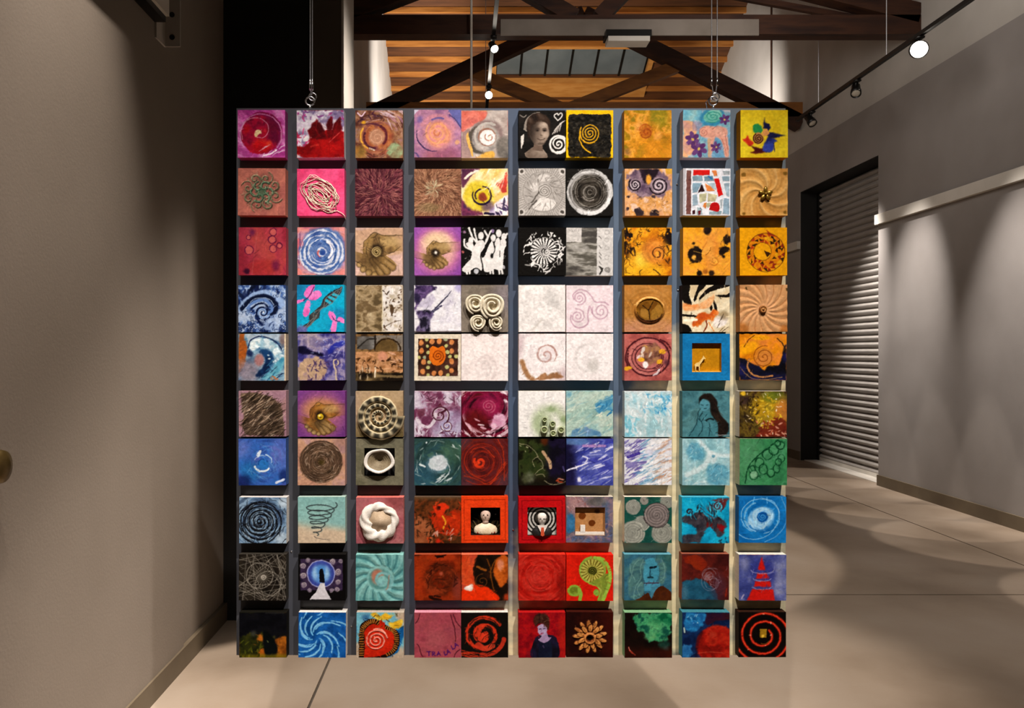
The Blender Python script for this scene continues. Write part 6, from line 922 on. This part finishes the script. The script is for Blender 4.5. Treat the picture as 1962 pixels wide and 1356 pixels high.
# ================================================================ hanging board
TY = 2.48            # plane of the painted faces
S = 1500 / TY        # photograph pixels per metre on that plane, from which the square sizes were measured
def board_mat():
    m = bpy.data.materials.new('cloud_painted_board'); m.use_nodes = True; N = m.node_tree.nodes; L = m.node_tree.links; p = N['Principled BSDF']; p.inputs['Roughness'].default_value = .35
    tc = N.new('ShaderNodeTexCoord'); sp = N.new('ShaderNodeSeparateXYZ'); L.new(tc.outputs['Object'], sp.inputs[0])
    def noise(sc, st, det=4):
        mp = N.new('ShaderNodeMapping'); mp.inputs['Scale'].default_value = st; L.new(tc.outputs['Object'], mp.inputs[0]); n = N.new('ShaderNodeTexNoise'); n.inputs['Scale'].default_value = sc; n.inputs['Detail'].default_value = det; L.new(mp.outputs[0], n.inputs['Vector']); return n.outputs['Fac']
    def math_(op, a, b):
        n = N.new('ShaderNodeMath'); n.operation = op
        for i, v in enumerate((a, b)):
            if isinstance(v, (int, float)): n.inputs[i].default_value = v
            else: L.new(v, n.inputs[i])
        return n.outputs[0]
    def ramp(f, stops):
        r = N.new('ShaderNodeValToRGB'); L.new(f, r.inputs[0]); e = r.color_ramp.elements; e[0].position, e[0].color = stops[0][0], lin(stops[0][1]); e[1].position, e[1].color = stops[-1][0], lin(stops[-1][1])
        for q, c in stops[1:-1]: k = e.new(q); k.color = lin(c)
        return r.outputs[0]
    blue = ramp(math_('ADD', math_('MULTIPLY', sp.outputs['X'], .45), math_('ADD', math_('MULTIPLY', noise(2.5, (1, 1, 1)), .5), .2)), [(.1, '3e3f44'), (.35, '45474f'), (.52, '44546c'), (.72, '5c6a78'), (.95, '6c706c')])
    cream = ramp(noise(5, (1.2, 1, 2.6), 5), [(.3, '7c7c70'), (.44, 'b8b094'), (.54, 'dccca4'), (.66, 'c8b890'), (.75, '98948a')])
    f = math_('ADD', math_('ADD', math_('MULTIPLY', sp.outputs['X'], 1.15), math_('MULTIPLY', sp.outputs['Z'], -.95)), math_('MULTIPLY', noise(3.5, (1, 1, 1), 6), .7))
    fm = N.new('ShaderNodeMapRange'); L.new(f, fm.inputs[0]); fm.inputs['From Min'].default_value = .86; fm.inputs['From Max'].default_value = .98
    mx = N.new('ShaderNodeMix'); mx.data_type = 'RGBA'; L.new(fm.outputs[0], mx.inputs['Factor']); L.new(blue, mx.inputs['A']); L.new(cream, mx.inputs['B']); L.new(mx.outputs['Result'], p.inputs['Base Color'])
    return m
BX0, BX1, BZ0, BZ1 = -.730, 1.036, 1.5 - .973, 1.5 + .785
bx, bz = (BX0 + BX1) / 2, (BZ0 + BZ1) / 2
BY = TY + .038
bd = tag(empty('display_board', (bx, BY, BZ0)), 'large painted board hung on wire ropes, carrying rows of square artworks', 'board')
pan = MB().box((BX0 - bx, 0, 0), (BX1 - bx, .018, BZ1 - BZ0)).build('panel', board_mat(), bd)
pan.data.transform(Matrix.Translation((0, 0, -(BZ1 - BZ0) / 2))); pan.location = (0, 0, (BZ1 - BZ0) / 2)
for x, z in ((-.553, .86), (-.72 + .12, 1.2), (.687, 2.04), (.69, 1.7), (.16, .93), (-.36, .62)):
    MB().lathe([(.0028, 0), (.0028, -.002), (.001, -.003)], 8, (x - bx, 0, z - BZ0), 'y').build('screw', M_CHROME, bd)

# ================================================================ the square artworks
def paint_mat():
    m = bpy.data.materials.new('artist_paint'); m.use_nodes = True; N = m.node_tree.nodes; L = m.node_tree.links; p = N['Principled BSDF']
    a = N.new('ShaderNodeAttribute'); a.attribute_name = 'paint'; L.new(a.outputs['Color'], p.inputs['Base Color']); p.inputs['Roughness'].default_value = .55; p.inputs['Specular IOR Level'].default_value = .04
    tc = N.new('ShaderNodeTexCoord'); n = N.new('ShaderNodeTexNoise'); n.inputs['Scale'].default_value = 420; n.inputs['Detail'].default_value = 3; L.new(tc.outputs['Object'], n.inputs['Vector'])
    b = N.new('ShaderNodeBump'); b.inputs['Strength'].default_value = .25; b.inputs['Distance'].default_value = .001; L.new(n.outputs['Fac'], b.inputs['Height']); L.new(b.outputs[0], p.inputs['Normal'])
    return m
M_PAINT = paint_mat()
def srgb2lin(c): c = np.asarray(c, float); return np.where(c <= .04045, c / 12.92, ((c + .055) / 1.055) ** 2.4)
def set_paint(me, cols):
    at = me.color_attributes.new('paint', 'FLOAT_COLOR', 'POINT'); a = np.ones((len(cols), 4), np.float32); a[:, :3] = srgb2lin(cols); at.data.foreach_set('color', a.ravel())
def raw_mesh(name, v, quads):
    me = bpy.data.meshes.new(name); v = np.asarray(v, np.float32); q = np.asarray(quads, np.int32)
    me.vertices.add(len(v)); me.vertices.foreach_set('co', v.ravel()); me.loops.add(q.size); me.loops.foreach_set('vertex_index', q.ravel())
    me.polygons.add(len(q)); me.polygons.foreach_set('loop_start', np.arange(0, q.size, 4, dtype=np.int32)); me.update(calc_edges=True); return me
NV = 96
def face_mesh(name, art, w, h, t, edge, hole=None, n=NV, hole_col='1c1814'):
    """painted front grid (facing -y) + canvas sides + back; optional square hole with inner walls"""
    col, hgt = art.fin(n); g = np.linspace(0, 1, n); u, v = np.meshgrid(g, g)
    if hole is not None:
        i0, j0, i1, j1 = [int(round(k * (n - 1))) for k in hole]
    vs_ = np.stack([(u - .5) * w, -hgt, (.5 - v) * h], -1).reshape(-1, 3); cs = col.reshape(-1, 3)
    idx = np.arange(n * n).reshape(n, n); q = np.stack([idx[1:, :-1], idx[1:, 1:], idx[:-1, 1:], idx[:-1, :-1]], -1)
    if hole is not None:
        keep = np.ones((n - 1, n - 1), bool); keep[j0:j1, i0:i1] = False; q = q[keep]
    q = q.reshape(-1, 4)
    def strip(loop, y1, c, flip):
        nonlocal vs_, cs, q
        a = vs_[loop]; b = a.copy(); b[:, 1] = y1; k = len(vs_); m = len(loop)
        ec = np.tile(hx(c), (2 * m, 1)) * (.94 + .1 * _T[(np.arange(2 * m) * 13 + k) % 4096])[:, None]
        vs_ = np.vstack([vs_, a, b]); cs = np.vstack([cs, ec]); i = np.arange(m); j = (i + 1) % m
        s = np.stack([k + i, k + j, k + m + j, k + m + i], -1); q = np.vstack([q, s[:, ::-1] if flip else s]); return k + m
    ring = np.concatenate([idx[0, :-1], idx[:-1, -1], idx[-1, :0:-1], idx[:0:-1, 0]])
    strip(ring, t, edge, False)
    k = len(vs_); vs_ = np.vstack([vs_, [(-w / 2, t, -h / 2), (w / 2, t, -h / 2), (w / 2, t, h / 2), (-w / 2, t, h / 2)]]); cs = np.vstack([cs, np.tile(hx(edge), (4, 1))]); q = np.vstack([q, [[k + 3, k + 2, k + 1, k]]])
    if hole is not None:
        r2 = np.concatenate([idx[j0, i0:i1], idx[j0:j1, i1], idx[j1, i1:i0:-1], idx[j1:j0:-1, i0]]); strip(r2, t - .004, hole_col, True)
    me = raw_mesh(name, vs_, q); set_paint(me, cs); me.materials.append(M_PAINT)
    sm_ = np.zeros(len(q), bool); sm_[:(len(q) - 1)] = False; nf = (n - 1) ** 2 if hole is None else 0; sm_[:nf] = True; me.polygons.foreach_set('use_smooth', sm_); return me
def flat_art(name, fn, seed, w, h, y, root, n=64):
    A = Art(seed); fn(A); col, hgt = A.fin(n); g = np.linspace(0, 1, n); u, v = np.meshgrid(g, g); vs_ = np.stack([(u - .5) * w, np.full_like(u, 0) - hgt * 0, (.5 - v) * h], -1).reshape(-1, 3); idx = np.arange(n * n).reshape(n, n); q = np.stack([idx[1:, :-1], idx[1:, 1:], idx[:-1, 1:], idx[:-1, :-1]], -1).reshape(-1, 4)
    me = raw_mesh(name, vs_, q); set_paint(me, col.reshape(-1, 3)); o = obj(name, me, root, M_PAINT); o.location = y; return o
CX = [502.5, 615.5, 726.8, 838.6, 928.7, 1038.6, 1130, 1242, 1353, 1462.5]
RT = [(211, 302), (323, 413), (435.5, 527), (546, 636), (639.5, 729), (749, 836.5), (840, 929), (952, 1040), (1062, 1150), (1173, 1259.5)]
DARK = 1.0
roots = {}
BOXES = {(5, 9): (.2, .2, .82, .82), (8, 5): (.2, .23, .83, .83), (8, 6): (.19, .22, .81, .83), (8, 7): (.19, .23, .83, .84), (7, 3): (.18, .2, .82, .8)}
CRISP = {(1, 7), (1, 6), (1, 10), (2, 6), (2, 9), (2, 10), (3, 5), (3, 6), (3, 7), (3, 10), (4, 10), (5, 4), (5, 9), (8, 5), (8, 6), (8, 2), (9, 1), (9, 2), (9, 3), (10, 4), (10, 10), (2, 2), (4, 6), (4, 7), (5, 5), (5, 7), (2, 3), (2, 4)}
RELIEF = {(2, 2), (2, 10), (4, 5), (4, 10), (6, 3), (6, 6), (8, 3)} | set(BOXES)
jr = np.random.RandomState(12)
for (r, c), (fn, label, edge) in TILES.items():
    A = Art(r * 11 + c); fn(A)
    if (r, c) not in CRISP: A.brush()
    top, bot = RT[r - 1]; w = .1482 if c in (4, 5, 6, 7) else .1500; h = (bot - top) / S
    lean = (r - 5.5) * (.0004 if c < 4 else -.0005 if c > 8 else 0)
    x = (CX[c - 1] - 888) / S + lean + jr.uniform(-.0012, .0012) * (0 if c in (4, 5, 6, 7) else 1); z = 1.5 + (675 - (top + bot) / 2) / S + jr.uniform(-.001, .001)
    dy = jr.uniform(-.002, .0035); t = .038 - dy - .0005
    hole = BOXES.get((r, c))
    rot = math.radians(jr.uniform(-.35, .35))
    has = (r, c) in RELIEF
    grp = 'square artworks on the hanging board'
    if has:
        root = empty('art_square', (x, TY + dy, z)); root.rotation_euler = (0, rot, 0); tag(root, label, 'artwork', grp); roots[(r, c)] = (root, w, h, t)
        obj('frame' if hole else 'canvas', face_mesh('art_face', A, w, h, t, edge, hole, hole_col={(5, 9): 'a8720c', (8, 7): 'c0986c'}.get((r, c), '1a1512')), root)
    else:
        o = obj('art_square', face_mesh('art_face', A, w, h, t, edge)); o.location = (x, TY + dy, z); o.rotation_euler = (0, rot, 0); tag(o, label, 'artwork', grp)

# ---------------------------------------------------------------- reliefs and niches
def cmat(name, a, b, rough=.6, sc=60, bump=.2): return mat(name, [a, b], rough, sc, 4, bump, 300)
M_CLAY = cmat('cream_clay', 'cfc2a6', 'dfd4bc'); M_CLAYD = cmat('umber_clay', '6c5c40', '8c7a58'); M_GOLD = mat('antique_gold', ['6c5014', '9c7828'], .35, 60, metal=.6); M_WHITEC = cmat('white_clay', 'd8cec2', 'e6ded4'); M_STR = cmat('cream_string', 'e0d0b4', 'eee2cc'); M_PODS = cmat('pod_green', '88906a', 'b0b48c'); M_PODC = cmat('pod_core', '5c6838', '78804c')
def L_(rc, u, v, d=0):           # point on a square in its own frame, d metres proud of the face
    root, w, h, t = roots[rc]; return ((u - .5) * w, -d, (.5 - v) * h)
# string tangle
root, w, h, t = roots[(2, 2)]; rr = np.random.RandomState(3); pts = []
for k in range(14):
    cx, cy = .5 + rr.uniform(-.06, .06), .55 + rr.uniform(-.06, .06); a0 = rr.uniform(.4, .47) * (1 - .05 * k); b0 = rr.uniform(.26, .33) * (1 - .065 * k); ph = math.radians(38 + rr.uniform(-8, 8))
    for i in range(22):
        a = 2 * math.pi * i / 22; wob = 1 + .09 * math.sin(5 * a + k) + rr.uniform(-.04, .04); x, y = a0 * wob * math.cos(a), b0 * wob * math.sin(a)
        pts.append(L_((2, 2), min(max(cx + x * math.cos(ph) - y * math.sin(ph), .07), .94), min(max(cy + x * math.sin(ph) + y * math.cos(ph), .1), .97), .002 + .0016 * (k % 3)))
pts += [L_((2, 2), .7, .93, .003), L_((2, 2), .85, .9, .003), L_((2, 2), .95, .95, .003), L_((2, 2), 1.0, 1.0, .003), L_((2, 2), 1.03, 1.08, .001)]
MB().tube(pts, .0011, 5).build('string', M_STR, root, True)
# gilt flower and bead rosette
root = roots[(2, 10)][0]
for k in range(5):
    a = math.radians(90 + 72 * k); m_ = MB().lathe([(.001, 0), (.006, .001), (.0085, .003), (.006, .006), (.001, .0075)], 14, (0, 0, 0), 'y', 1.3, .8); o = m_.build('petal', M_GOLD, root, True); o.location = L_((2, 10), .52 + .085 * math.cos(a), .55 - .085 * math.sin(a), .0105); o.rotation_euler = (0, -a, 0)
MB().lathe([(.001, 0), (.004, .001), (.005, .004), (.003, .007), (.0008, .008)], 14, L_((2, 10), .52, .55, .014), 'y').build('flower_heart', M_GOLD, root, True)
root = roots[(4, 10)][0]; M_RUST = cmat('rust_bead', '8c5420', 'b07838')
MB().lathe([(.0005, -.006), (.003, -.0055), (.0035, -.002), (.006, -.0015), (.0085, -.004), (.0115, -.002), (.012, .003)], 28, L_((4, 10), .48, .52, .005), 'y').build('rosette', M_RUST, root, True)
for k in range(14): a = 2 * math.pi * k / 14; MB().lathe([(.0004, -.0016), (.0013, -.001), (.0016, .0005), (.0012, .002)], 8, L_((4, 10), .48 + .065 * math.cos(a), .52 + .065 * math.sin(a), .0095), 'y').build('bead', M_RUST, root, True)
# clay roses: spiral ribbons that flare outwards
def rose(rc, u, v, R, H, turns, ph, name='clay_rose'):
    root, w, h, t = roots[rc]; x0, y0, z0 = L_(rc, u, v, 0); m_ = MB(); n = int(30 * turns); V_ = []; K = 6
    for i in range(n + 1):
        s = i / n; a = ph + 2 * math.pi * turns * s; r = R * (.16 + .84 * s ** .8) * (1 + .05 * math.sin(3 * a)); top = H * (1 - .35 * s) + .001 * math.sin(5 * a)
        for k in range(K): q = k / (K - 1); rad = r * (.72 + .28 * q ** 1.5) + (R * .13 * max(q - .7, 0) / .3); V_.append((x0 + rad * math.cos(a), y0 - top * (q if q < .9 else .9 - (q - .9) * .6), z0 + rad * math.sin(a)))
    m_.add(V_, [(i * K + k, i * K + k + 1, (i + 1) * K + k + 1, (i + 1) * K + k) for i in range(n) for k in range(K - 1)])
    o = m_.build(name, M_CLAY, root, True, fix=False); md = o.modifiers.new('clay', 'SOLIDIFY'); md.thickness = .0022; md.offset = 0
    MB().lathe([(.0005, -.004), (R * .5, -.003), (R * .95, 0), (R, .003)], 20, (x0, y0, z0), 'y').build('rose_base', M_CLAYD if v > .6 else M_CLAY, o, True)
rose((4, 5), .3, .4, .03, .026, 2.4, 2.); rose((4, 5), .66, .45, .039, .032, 2.6, .6); rose((4, 5), .36, .8, .025, .02, 2.6, 1.); rose((4, 5), .74, .8, .023, .024, 2.4, 3.)
# ammonite: ribbed spiral tube
root, w, h, t = roots[(6, 3)]; V_, C_ = [], []; n = 560; K = 12; TT = 3.35
for i in range(n + 1):
    s = i / n; a = -2.2 + 2 * math.pi * TT * s; rad = .002 + .066 * s; tr = .0028 + .0095 * s; rib = .5 + .5 * math.cos(a * 13)
    cxp, czp = .0 + rad * math.cos(a), -.006 + rad * math.sin(a)
    for k in range(K):
        b = 2 * math.pi * k / K; keel = max(math.cos(b), 0); rr_ = tr * (1 + .14 * rib * (1 if math.sin(b) > -.3 else 0)); V_.append((cxp + rr_ * math.cos(b) * math.cos(a), -.002 - rr_ * 1.15 * max(math.sin(b), -.2), czp + rr_ * math.cos(b) * math.sin(a)))
        C_.append(hx('c8b894') * (.22 + .78 * max(rib ** 2 * .8, 1 if abs(math.cos(b)) > .8 else 0)) if i % 1 == 0 else None)
q = [(i * K + k, i * K + (k + 1) % K, (i + 1) * K + (k + 1) % K, (i + 1) * K + k) for i in range(n) for k in range(K)]
me = raw_mesh('ammonite', V_, np.array(q)[:, ::-1]); set_paint(me, np.array(C_)); obj('ammonite', me, root, M_PAINT, True)
# seed pods
root = roots[(6, 6)][0]
for u, v, R in ((.55, .62, .0085), (.72, .72, .0105), (.54, .84, .0125), (.73, .92, .0105), (.9, .85, .0115)):
    p_ = MB().lathe([(R * .5, .004), (R * .9, -.002), (R, -.008), (R * .92, -.013), (R * .75, -.0145), (R * .6, -.012), (R * .3, -.009), (.0004, -.0085)], 22, L_((6, 6), u, v, 0), 'y').build('seed_pod', M_PODS, root, True)
    MB().lathe([(R * .5, -.0112), (R * .35, -.0125), (R * .12, -.0115), (.0004, -.013)], 16, L_((6, 6), u, v, 0), 'y').build('pod_core', M_PODC, p_, True)
# bowl in its black box
root, w, h, t = roots[(7, 3)]
box('niche_back', (-w * .33, t - .006, -h * .31), (w * .33, t - .003, h * .31), M_BLACK, root)
def wavy(prof, n, c, amp, seed, name, m, root):
    r2 = np.random.RandomState(seed); f = [(r2.randint(2, 7), r2.uniform(0, 6), r2.uniform(.3, 1)) for _ in range(4)]; V_ = []
    for j, (r, d) in enumerate(prof):
        for k in range(n): a = 2 * math.pi * k / n; g = 1 + amp * sum(x * math.sin(p * a + o) for p, o, x in f) / 2; V_.append((c[0] + r * g * math.cos(a), c[1] + d, c[2] + r * g * .86 * math.sin(a)))
    F = [(j * n + k, j * n + (k + 1) % n, (j + 1) * n + (k + 1) % n, (j + 1) * n + k) for j in range(len(prof) - 1) for k in range(n)]; F += [tuple((len(prof) - 1) * n + k for k in range(n))] if prof[-1][0] < .01 else []
    return MB().add(V_, F).build(name, m, root, True)
bw = wavy([(.018, .03), (.03, .012), (.042, -.006), (.047, -.014), (.046, -.018), (.041, -.018), (.036, -.014)], 40, L_((7, 3), .5, .47, 0), .09, 2, 'clay_bowl', M_WHITEC, root)
wavy([(.037, -.014), (.034, -.010), (.031, -.0105), (.028, -.006), (.025, -.0065), (.021, -.002), (.018, -.0025), (.013, .003), (.009, .003), (.003, .008)], 40, L_((7, 3), .5, .47, 0), .09, 2, 'bowl_inside', cmat('clay_glaze', '74644a', '8c7c60'), bw)
# twisted dish
root, w, h, t = roots[(8, 3)]; x0, y0, z0 = L_((8, 3), .5, .5); V_ = []; n, K = 90, 16
for i in range(n):
    a = 2 * math.pi * i / n; R = .046 * (1 + .04 * math.sin(3 * a + 1) + .03 * math.sin(5 * a))
    for k in range(K): b = 2 * math.pi * k / K; tr = .0145 * (1 + .2 * math.cos(3 * (b + a * 2.67))) * (1 + .25 * math.sin(a - 2.4)); V_.append((x0 + (R + tr * math.cos(b)) * math.cos(a), y0 - .008 + tr * .8 * math.sin(b), z0 + (R + tr * math.cos(b)) * math.sin(a)))
wr = MB().add(V_, [(i * K + k, i * K + (k + 1) % K, ((i + 1) % n) * K + (k + 1) % K, ((i + 1) % n) * K + k) for i in range(n) for k in range(K)]).build('twisted_rim', M_WHITEC, root, True)
MB().lathe([(.044, -.012), (.038, -.004), (.028, -.001), (.016, -.0015), (.0005, -.001)], 40, (x0, y0, z0), 'y').build('dish', cmat('bisque_clay', 'ac9478', 'c0a88c'), root, True)
# niches
def n59(A): A.mott(['b07c10', 'bc8414'], 4)
def n85(A): A.fill('0c0908'); A.dabs(14, ['d8d0c8', '9c8c78'], .03, .03, 0, 90, m=A.rect(.6, .1, .95, .45)); A.dabs(18, ['5c4c2c', '8c7850', '3c2c18'], .25, .03, 60, 18, m=A.rect(0, .45, .35, .9)); A.dabs(18, ['5c4c2c', '7c6844', '3c2c18'], .25, .03, -60, 18, m=A.rect(.7, .5, 1, .9))
def n86(A):
    A.fill('c4beb6')
    for k, r_ in enumerate((.62, .5, .38, .27)): A.mix('16130f', A.disc(.5, .42, r_)); A.mix('c4beb6' if k < 3 else '4c443c', A.disc(.5, .42, r_ - .055))
def n87(A):
    A.mott(['a87848', 'b88858', 'b08050'], 3)
    for x, y, r_ in ((.26, .35, .12), (.58, .6, .11)): A.mott(['8c4c1c', '9c5c28'], 6, m=A.disc(x, y, r_)); A.draw('5c2c0c', spi(x, y, .01, r_, 3), .025)
    A.mix('4c3c30', A.disc(.76, .18, .08, .04, .06) * .8); A.mott(['6c5c54', '94806c'], 5, m=1 - sm(.05, .16, V), a=.7)
for rc, fn in (((5, 9), n59), ((8, 5), n85), ((8, 6), n86), ((8, 7), n87)):
    root, w, h, t = roots[rc]; a, b, c2, d = BOXES[rc]; flat_art('niche_back', fn, rc[0] * 11 + rc[1], (c2 - a) * w + .002, (d - b) * h + .002, ((a + c2) / 2 * w - w / 2, {(8, 6): .012, (5, 9): .013, (8, 7): .014}.get(rc, t - .006), h / 2 - (b + d) / 2 * h), root)
# giraffe
root, w, h, t = roots[(5, 9)]; G = [(.0, 0), (.03, 0), (.05, .22), (.2, .22), (.22, 0), (.26, 0), (.27, .3), (.52, .62), (.6, .6), (.62, .64), (.54, .7), (.5, .78), (.47, .72), (.46, .68), (.24, .44), (.06, .4), (-.04, .3)]
x0, _, z0 = L_((5, 9), .28, .795); MB().prism([(x0 + a * .052, z0 + b * .062) for a, b in G], lambda a, b, d: (a, d, b), .004, .009).build('giraffe', cmat('pale_gold_wood', 'd0ac5c', 'e0c078'), root)
box('ledge', L_((5, 9), .2, .82, -.006), (L_((5, 9), .82, .8)[0], .013, L_((5, 9), .82, .8)[2]), cmat('yellow_ledge', 'd0a030', 'dcb040'), root)
# busts: elliptical rings from chest to crown
def bust(rc, u, v, s, cols, y, hair=None):
    root, w, h, t = roots[rc]; x0, _, z0 = L_(rc, u, v)
    prof = [(.5, .0), (.54, .1), (.53, .24), (.46, .36), (.3, .44), (.16, .5), (.14, .58), (.15, .62), (.2, .68), (.235, .78), (.24, .9), (.21, 1.02), (.14, 1.1), (.01, 1.13)]
    body = MB().lathe([(a * s, b * s) for a, b in prof[:6]], 28, (x0, y, z0), 'z', 1, .45).build('shoulders', cols[1], root, True)
    head = MB().lathe([(a * s, b * s) for a, b in prof[5:]], 24, (x0, y, z0), 'z', .95, .8).build('head', cols[0], root, True)
    MB().lathe([(.001, -.05 * s), (.035 * s, -.02 * s), (.045 * s, .05 * s), (.012 * s, .12 * s)], 10, (x0, y - .19 * s, z0 + .82 * s), 'z').build('nose', cols[0], head, True)
    for e in (-1, 1): MB().lathe([(.001, -.02 * s), (.035 * s, 0), (.001, .02 * s)], 10, (x0 + e * .09 * s, y - .178 * s, z0 + .9 * s), 'z').build('eye', M_BLKMET, head, True)
    return body, head
M_FLESH = cmat('pale_plaster', 'c8a898', 'd8bca8'); M_SUIT = cmat('black_suit', '0e0c0b', '1a1715')
b1, h1 = bust((8, 5), .52, .83, .07, (M_FLESH, cmat('cream_shawl', 'd0b896', 'e4d0b4')), .016)
for k in range(7): a = k / 6; MB().lathe([(.0003, -.003), (.003, 0), (.0003, .004)], 8, (L_((8, 5), .35 + .36 * a, .76 + .03 * math.sin(a * 9))[0], .003, L_((8, 5), .5, .77 + .02 * math.cos(a * 7))[2]), 'z').build('red_bloom', cmat('red_wax', '6c140c', '8c2014'), b1, True)
b2, h2 = bust((8, 6), .5, .83, .06, (cmat('grey_face', 'a49c94', 'c4bcb2'), M_SUIT), .004)
x0, _, z0 = L_((8, 6), .5, .83)
MB().prism([(x0 - .016, z0 + .034), (x0 + .016, z0 + .034), (x0, z0 + .001)], lambda a, b, d: (a, d, b), -.0135, -.01).build('shirt', M_WHITEC, b2)
MB().prism([(x0 - .004, z0 + .028), (x0 + .004, z0 + .028), (x0 + .006, z0 + .004), (x0, z0), (x0 - .006, z0 + .004)], lambda a, b, d: (a, d, b), -.0155, -.0132).build('tie', cmat('orange_tie', 'b8401c', 'c8502c'), b2)
MB().lathe([(.0143, .05), (.0152, .056), (.0138, .064), (.0085, .069), (.0005, .0705)], 20, (x0 + .0005, .005, z0), 'z', .98, .86).build('white_hair', M_WHITEC, h2, True)
root, w, h, t = roots[(8, 7)]
box('ledge', (L_((8, 7), .2, .84)[0], .004, L_((8, 7), .2, .835)[2]), (L_((8, 7), .825, .8)[0], t - .025, L_((8, 7), .8, .775)[2]), M_WHITEC, root); box('white_block', (L_((8, 7), .31, .8)[0], .004, L_((8, 7), .2, .78)[2]), (L_((8, 7), .41, .8)[0], .012, L_((8, 7), .8, .63)[2]), M_WHITEC, root)

# ================================================================ rigging
def ring_pts(c, r, plane, n=20): return [(c[0] + r * math.cos(2 * math.pi * k / n), c[1] + (r * math.sin(2 * math.pi * k / n) if plane == 'y' else 0), c[2] + (r * math.sin(2 * math.pi * k / n) if plane == 'z' else 0)) for k in range(n)]
for x, lab, two in ((-.495, 'doubled wire rope with eye bolt holding the left of the board', 0), (.806, 'pair of wire ropes with linked rings holding the right of the board', 1)):
    z0 = BZ1; e = tag(empty('suspension_cable', (x, BY + .009, z0)), lab, 'cable')
    MB().tube([(0, 0, 0), (0, 0, .012)], .004).tube(ring_pts((0, 0, .026), .014, 'z'), .0028, 8, True).build('eye_bolt', M_CHROME, e, True)
    sh = MB().tube(ring_pts((.008, 0, .04), .012, 'z'), .0022, 8, True)
    if two: sh.tube([(-.018, .006, .004), (-.022, .004, .024), (-.012, .002, .036), (0, 0, .03)], .0022)
    sh.build('link', M_CHROME, e, True)
    top = roof_z(BY) - z0
    for k, dx in enumerate((-.009, .009) if two else (-.0035, .0035)):
        MB().tube([(.004 + dx * .4, 0, .045), (.004 + dx, 0, .09), (.004 + dx, 0, top)], .0016, 6).build('rope', M_CABLE, e, True)
        MB().tube([(.004 + dx, 0, .075 if two else .06), (.004 + dx, 0, .1 if two else .095)], .0034, 8).build('crimp', M_CHROME, e, True)

# ================================================================ track lights
M_LAMP = glow('lit_lamp_face', 'fff4e4', 40); M_DEAD = mat('dull_lens', ['8c8478', 'a09888'], .2, 9)
def head(root, y, lit, aim, label_r=.055):
    """a spot head hung under its track: stem, yoke, can, lens"""
    h = MB().tube([(0, y, -.02), (0, y, -.07)], .012, 8).box((-.03, y - .05, -.035), (.03, y + .05, -.018)).build('stem', M_BLKMET, root, True)
    d = Vector(aim).normalized(); c = Vector((0, y, -.12)); R = label_r
    can = MB().lathe([(R * .55, -.09), (R * .8, -.085), (R * .85, -.02), (R, .0), (R, .05), (R * .93, .05), (R * .88, .03)], 22).build('can', M_BLKMET, root, True)
    can.location = c; can.rotation_euler = d.to_track_quat('Z', 'Y').to_euler()
    le = MB().lathe([(R * .9, .036), (R * .7, .046), (R * .3, .05), (.0005, .051)], 22).build('lens', M_LAMP if lit else M_DEAD, can, True)
    return can
tr = tag(empty('light_track', (3.95, 0, 4.25)), 'black track with spot heads hung along the right wall', 'light track')
MB().box((-.018, 1.0, -.018), (.018, 9.27, .018)).build('rail', M_BLKMET, tr)
for y, lit, aim, R in ((6.8, True, (-.35, -1, -.35), .075), (7.88, False, (-.3, -.6, -.8), .05), (8.9, False, (.2, -.6, -.8), .05), (5.4, False, (.6, .1, -1), .05)): head(tr, y, lit, aim, R)
for y in (8.71, 7.31, 4.2): MB().tube([(0, y, .018), (0, y, roof_z(y) - 4.25)], .004, 6).build('hanger_wire', M_CABLE, tr)
t2_ = tag(empty('light_track', (.29, 0, 4.56)), 'black track with two lit spots over the middle of the hall', 'light track')
MB().box((-.018, 3.0, -.018), (.018, 11.2, .018)).build('rail', M_BLKMET, t2_)
for y, lit, aim, R in ((7.55, True, (.25, -.8, -.7), .04), (8.95, True, (-.02, -1, -.3), .045), (9.9, False, (0, -.2, -1), .045)): head(t2_, y, lit, aim, R)
for y in (4.4, 7.0, 10.2): MB().tube([(0, y, .018), (0, y, roof_z(y) - 4.56)], .004, 6).build('hanger_wire', M_CABLE, t2_)
hw = tag(empty('hanging_rod', (.08, 7.9, 3.0)), 'thin pale rod hanging from roof left of the middle spots', 'rod'); MB().tube([(0, 0, 0), (0, 0, roof_z(7.9) - 3.0)], .012, 8).build('rod', M_TRIM, hw, True)
# flood light under the near truss
fl_ = tag(empty('flood_light', (1.67, 7.98, 4.64)), 'small black flood light box under the near roof truss', 'lamp')
MB().box((-.23, -.08, .05), (.23, .1, .12)).build('housing', M_BLKMET, fl_); MB().box((-.21, -.09, 0), (.21, .08, .05)).build('lens', M_TRIM, fl_)
# round bronze fitting on the left wall
kn = tag(empty('wall_knob', (XL + .012, 2.15, 1.186)), 'round dark bronze knob on left wall at picture edge', 'knob'); M_BRZ = mat('bronze', ['4c3c1c', '6c5830'], .35, 12, metal=.7)
MB().lathe([(.03, 0), (.03, .008), (.014, .014), (.014, .03), (.04, .04), (.048, .055), (.044, .07), (.02, .078), (.0005, .079)], 24, (0, 0, 0), 'x').build('knob', M_BRZ, kn, True)
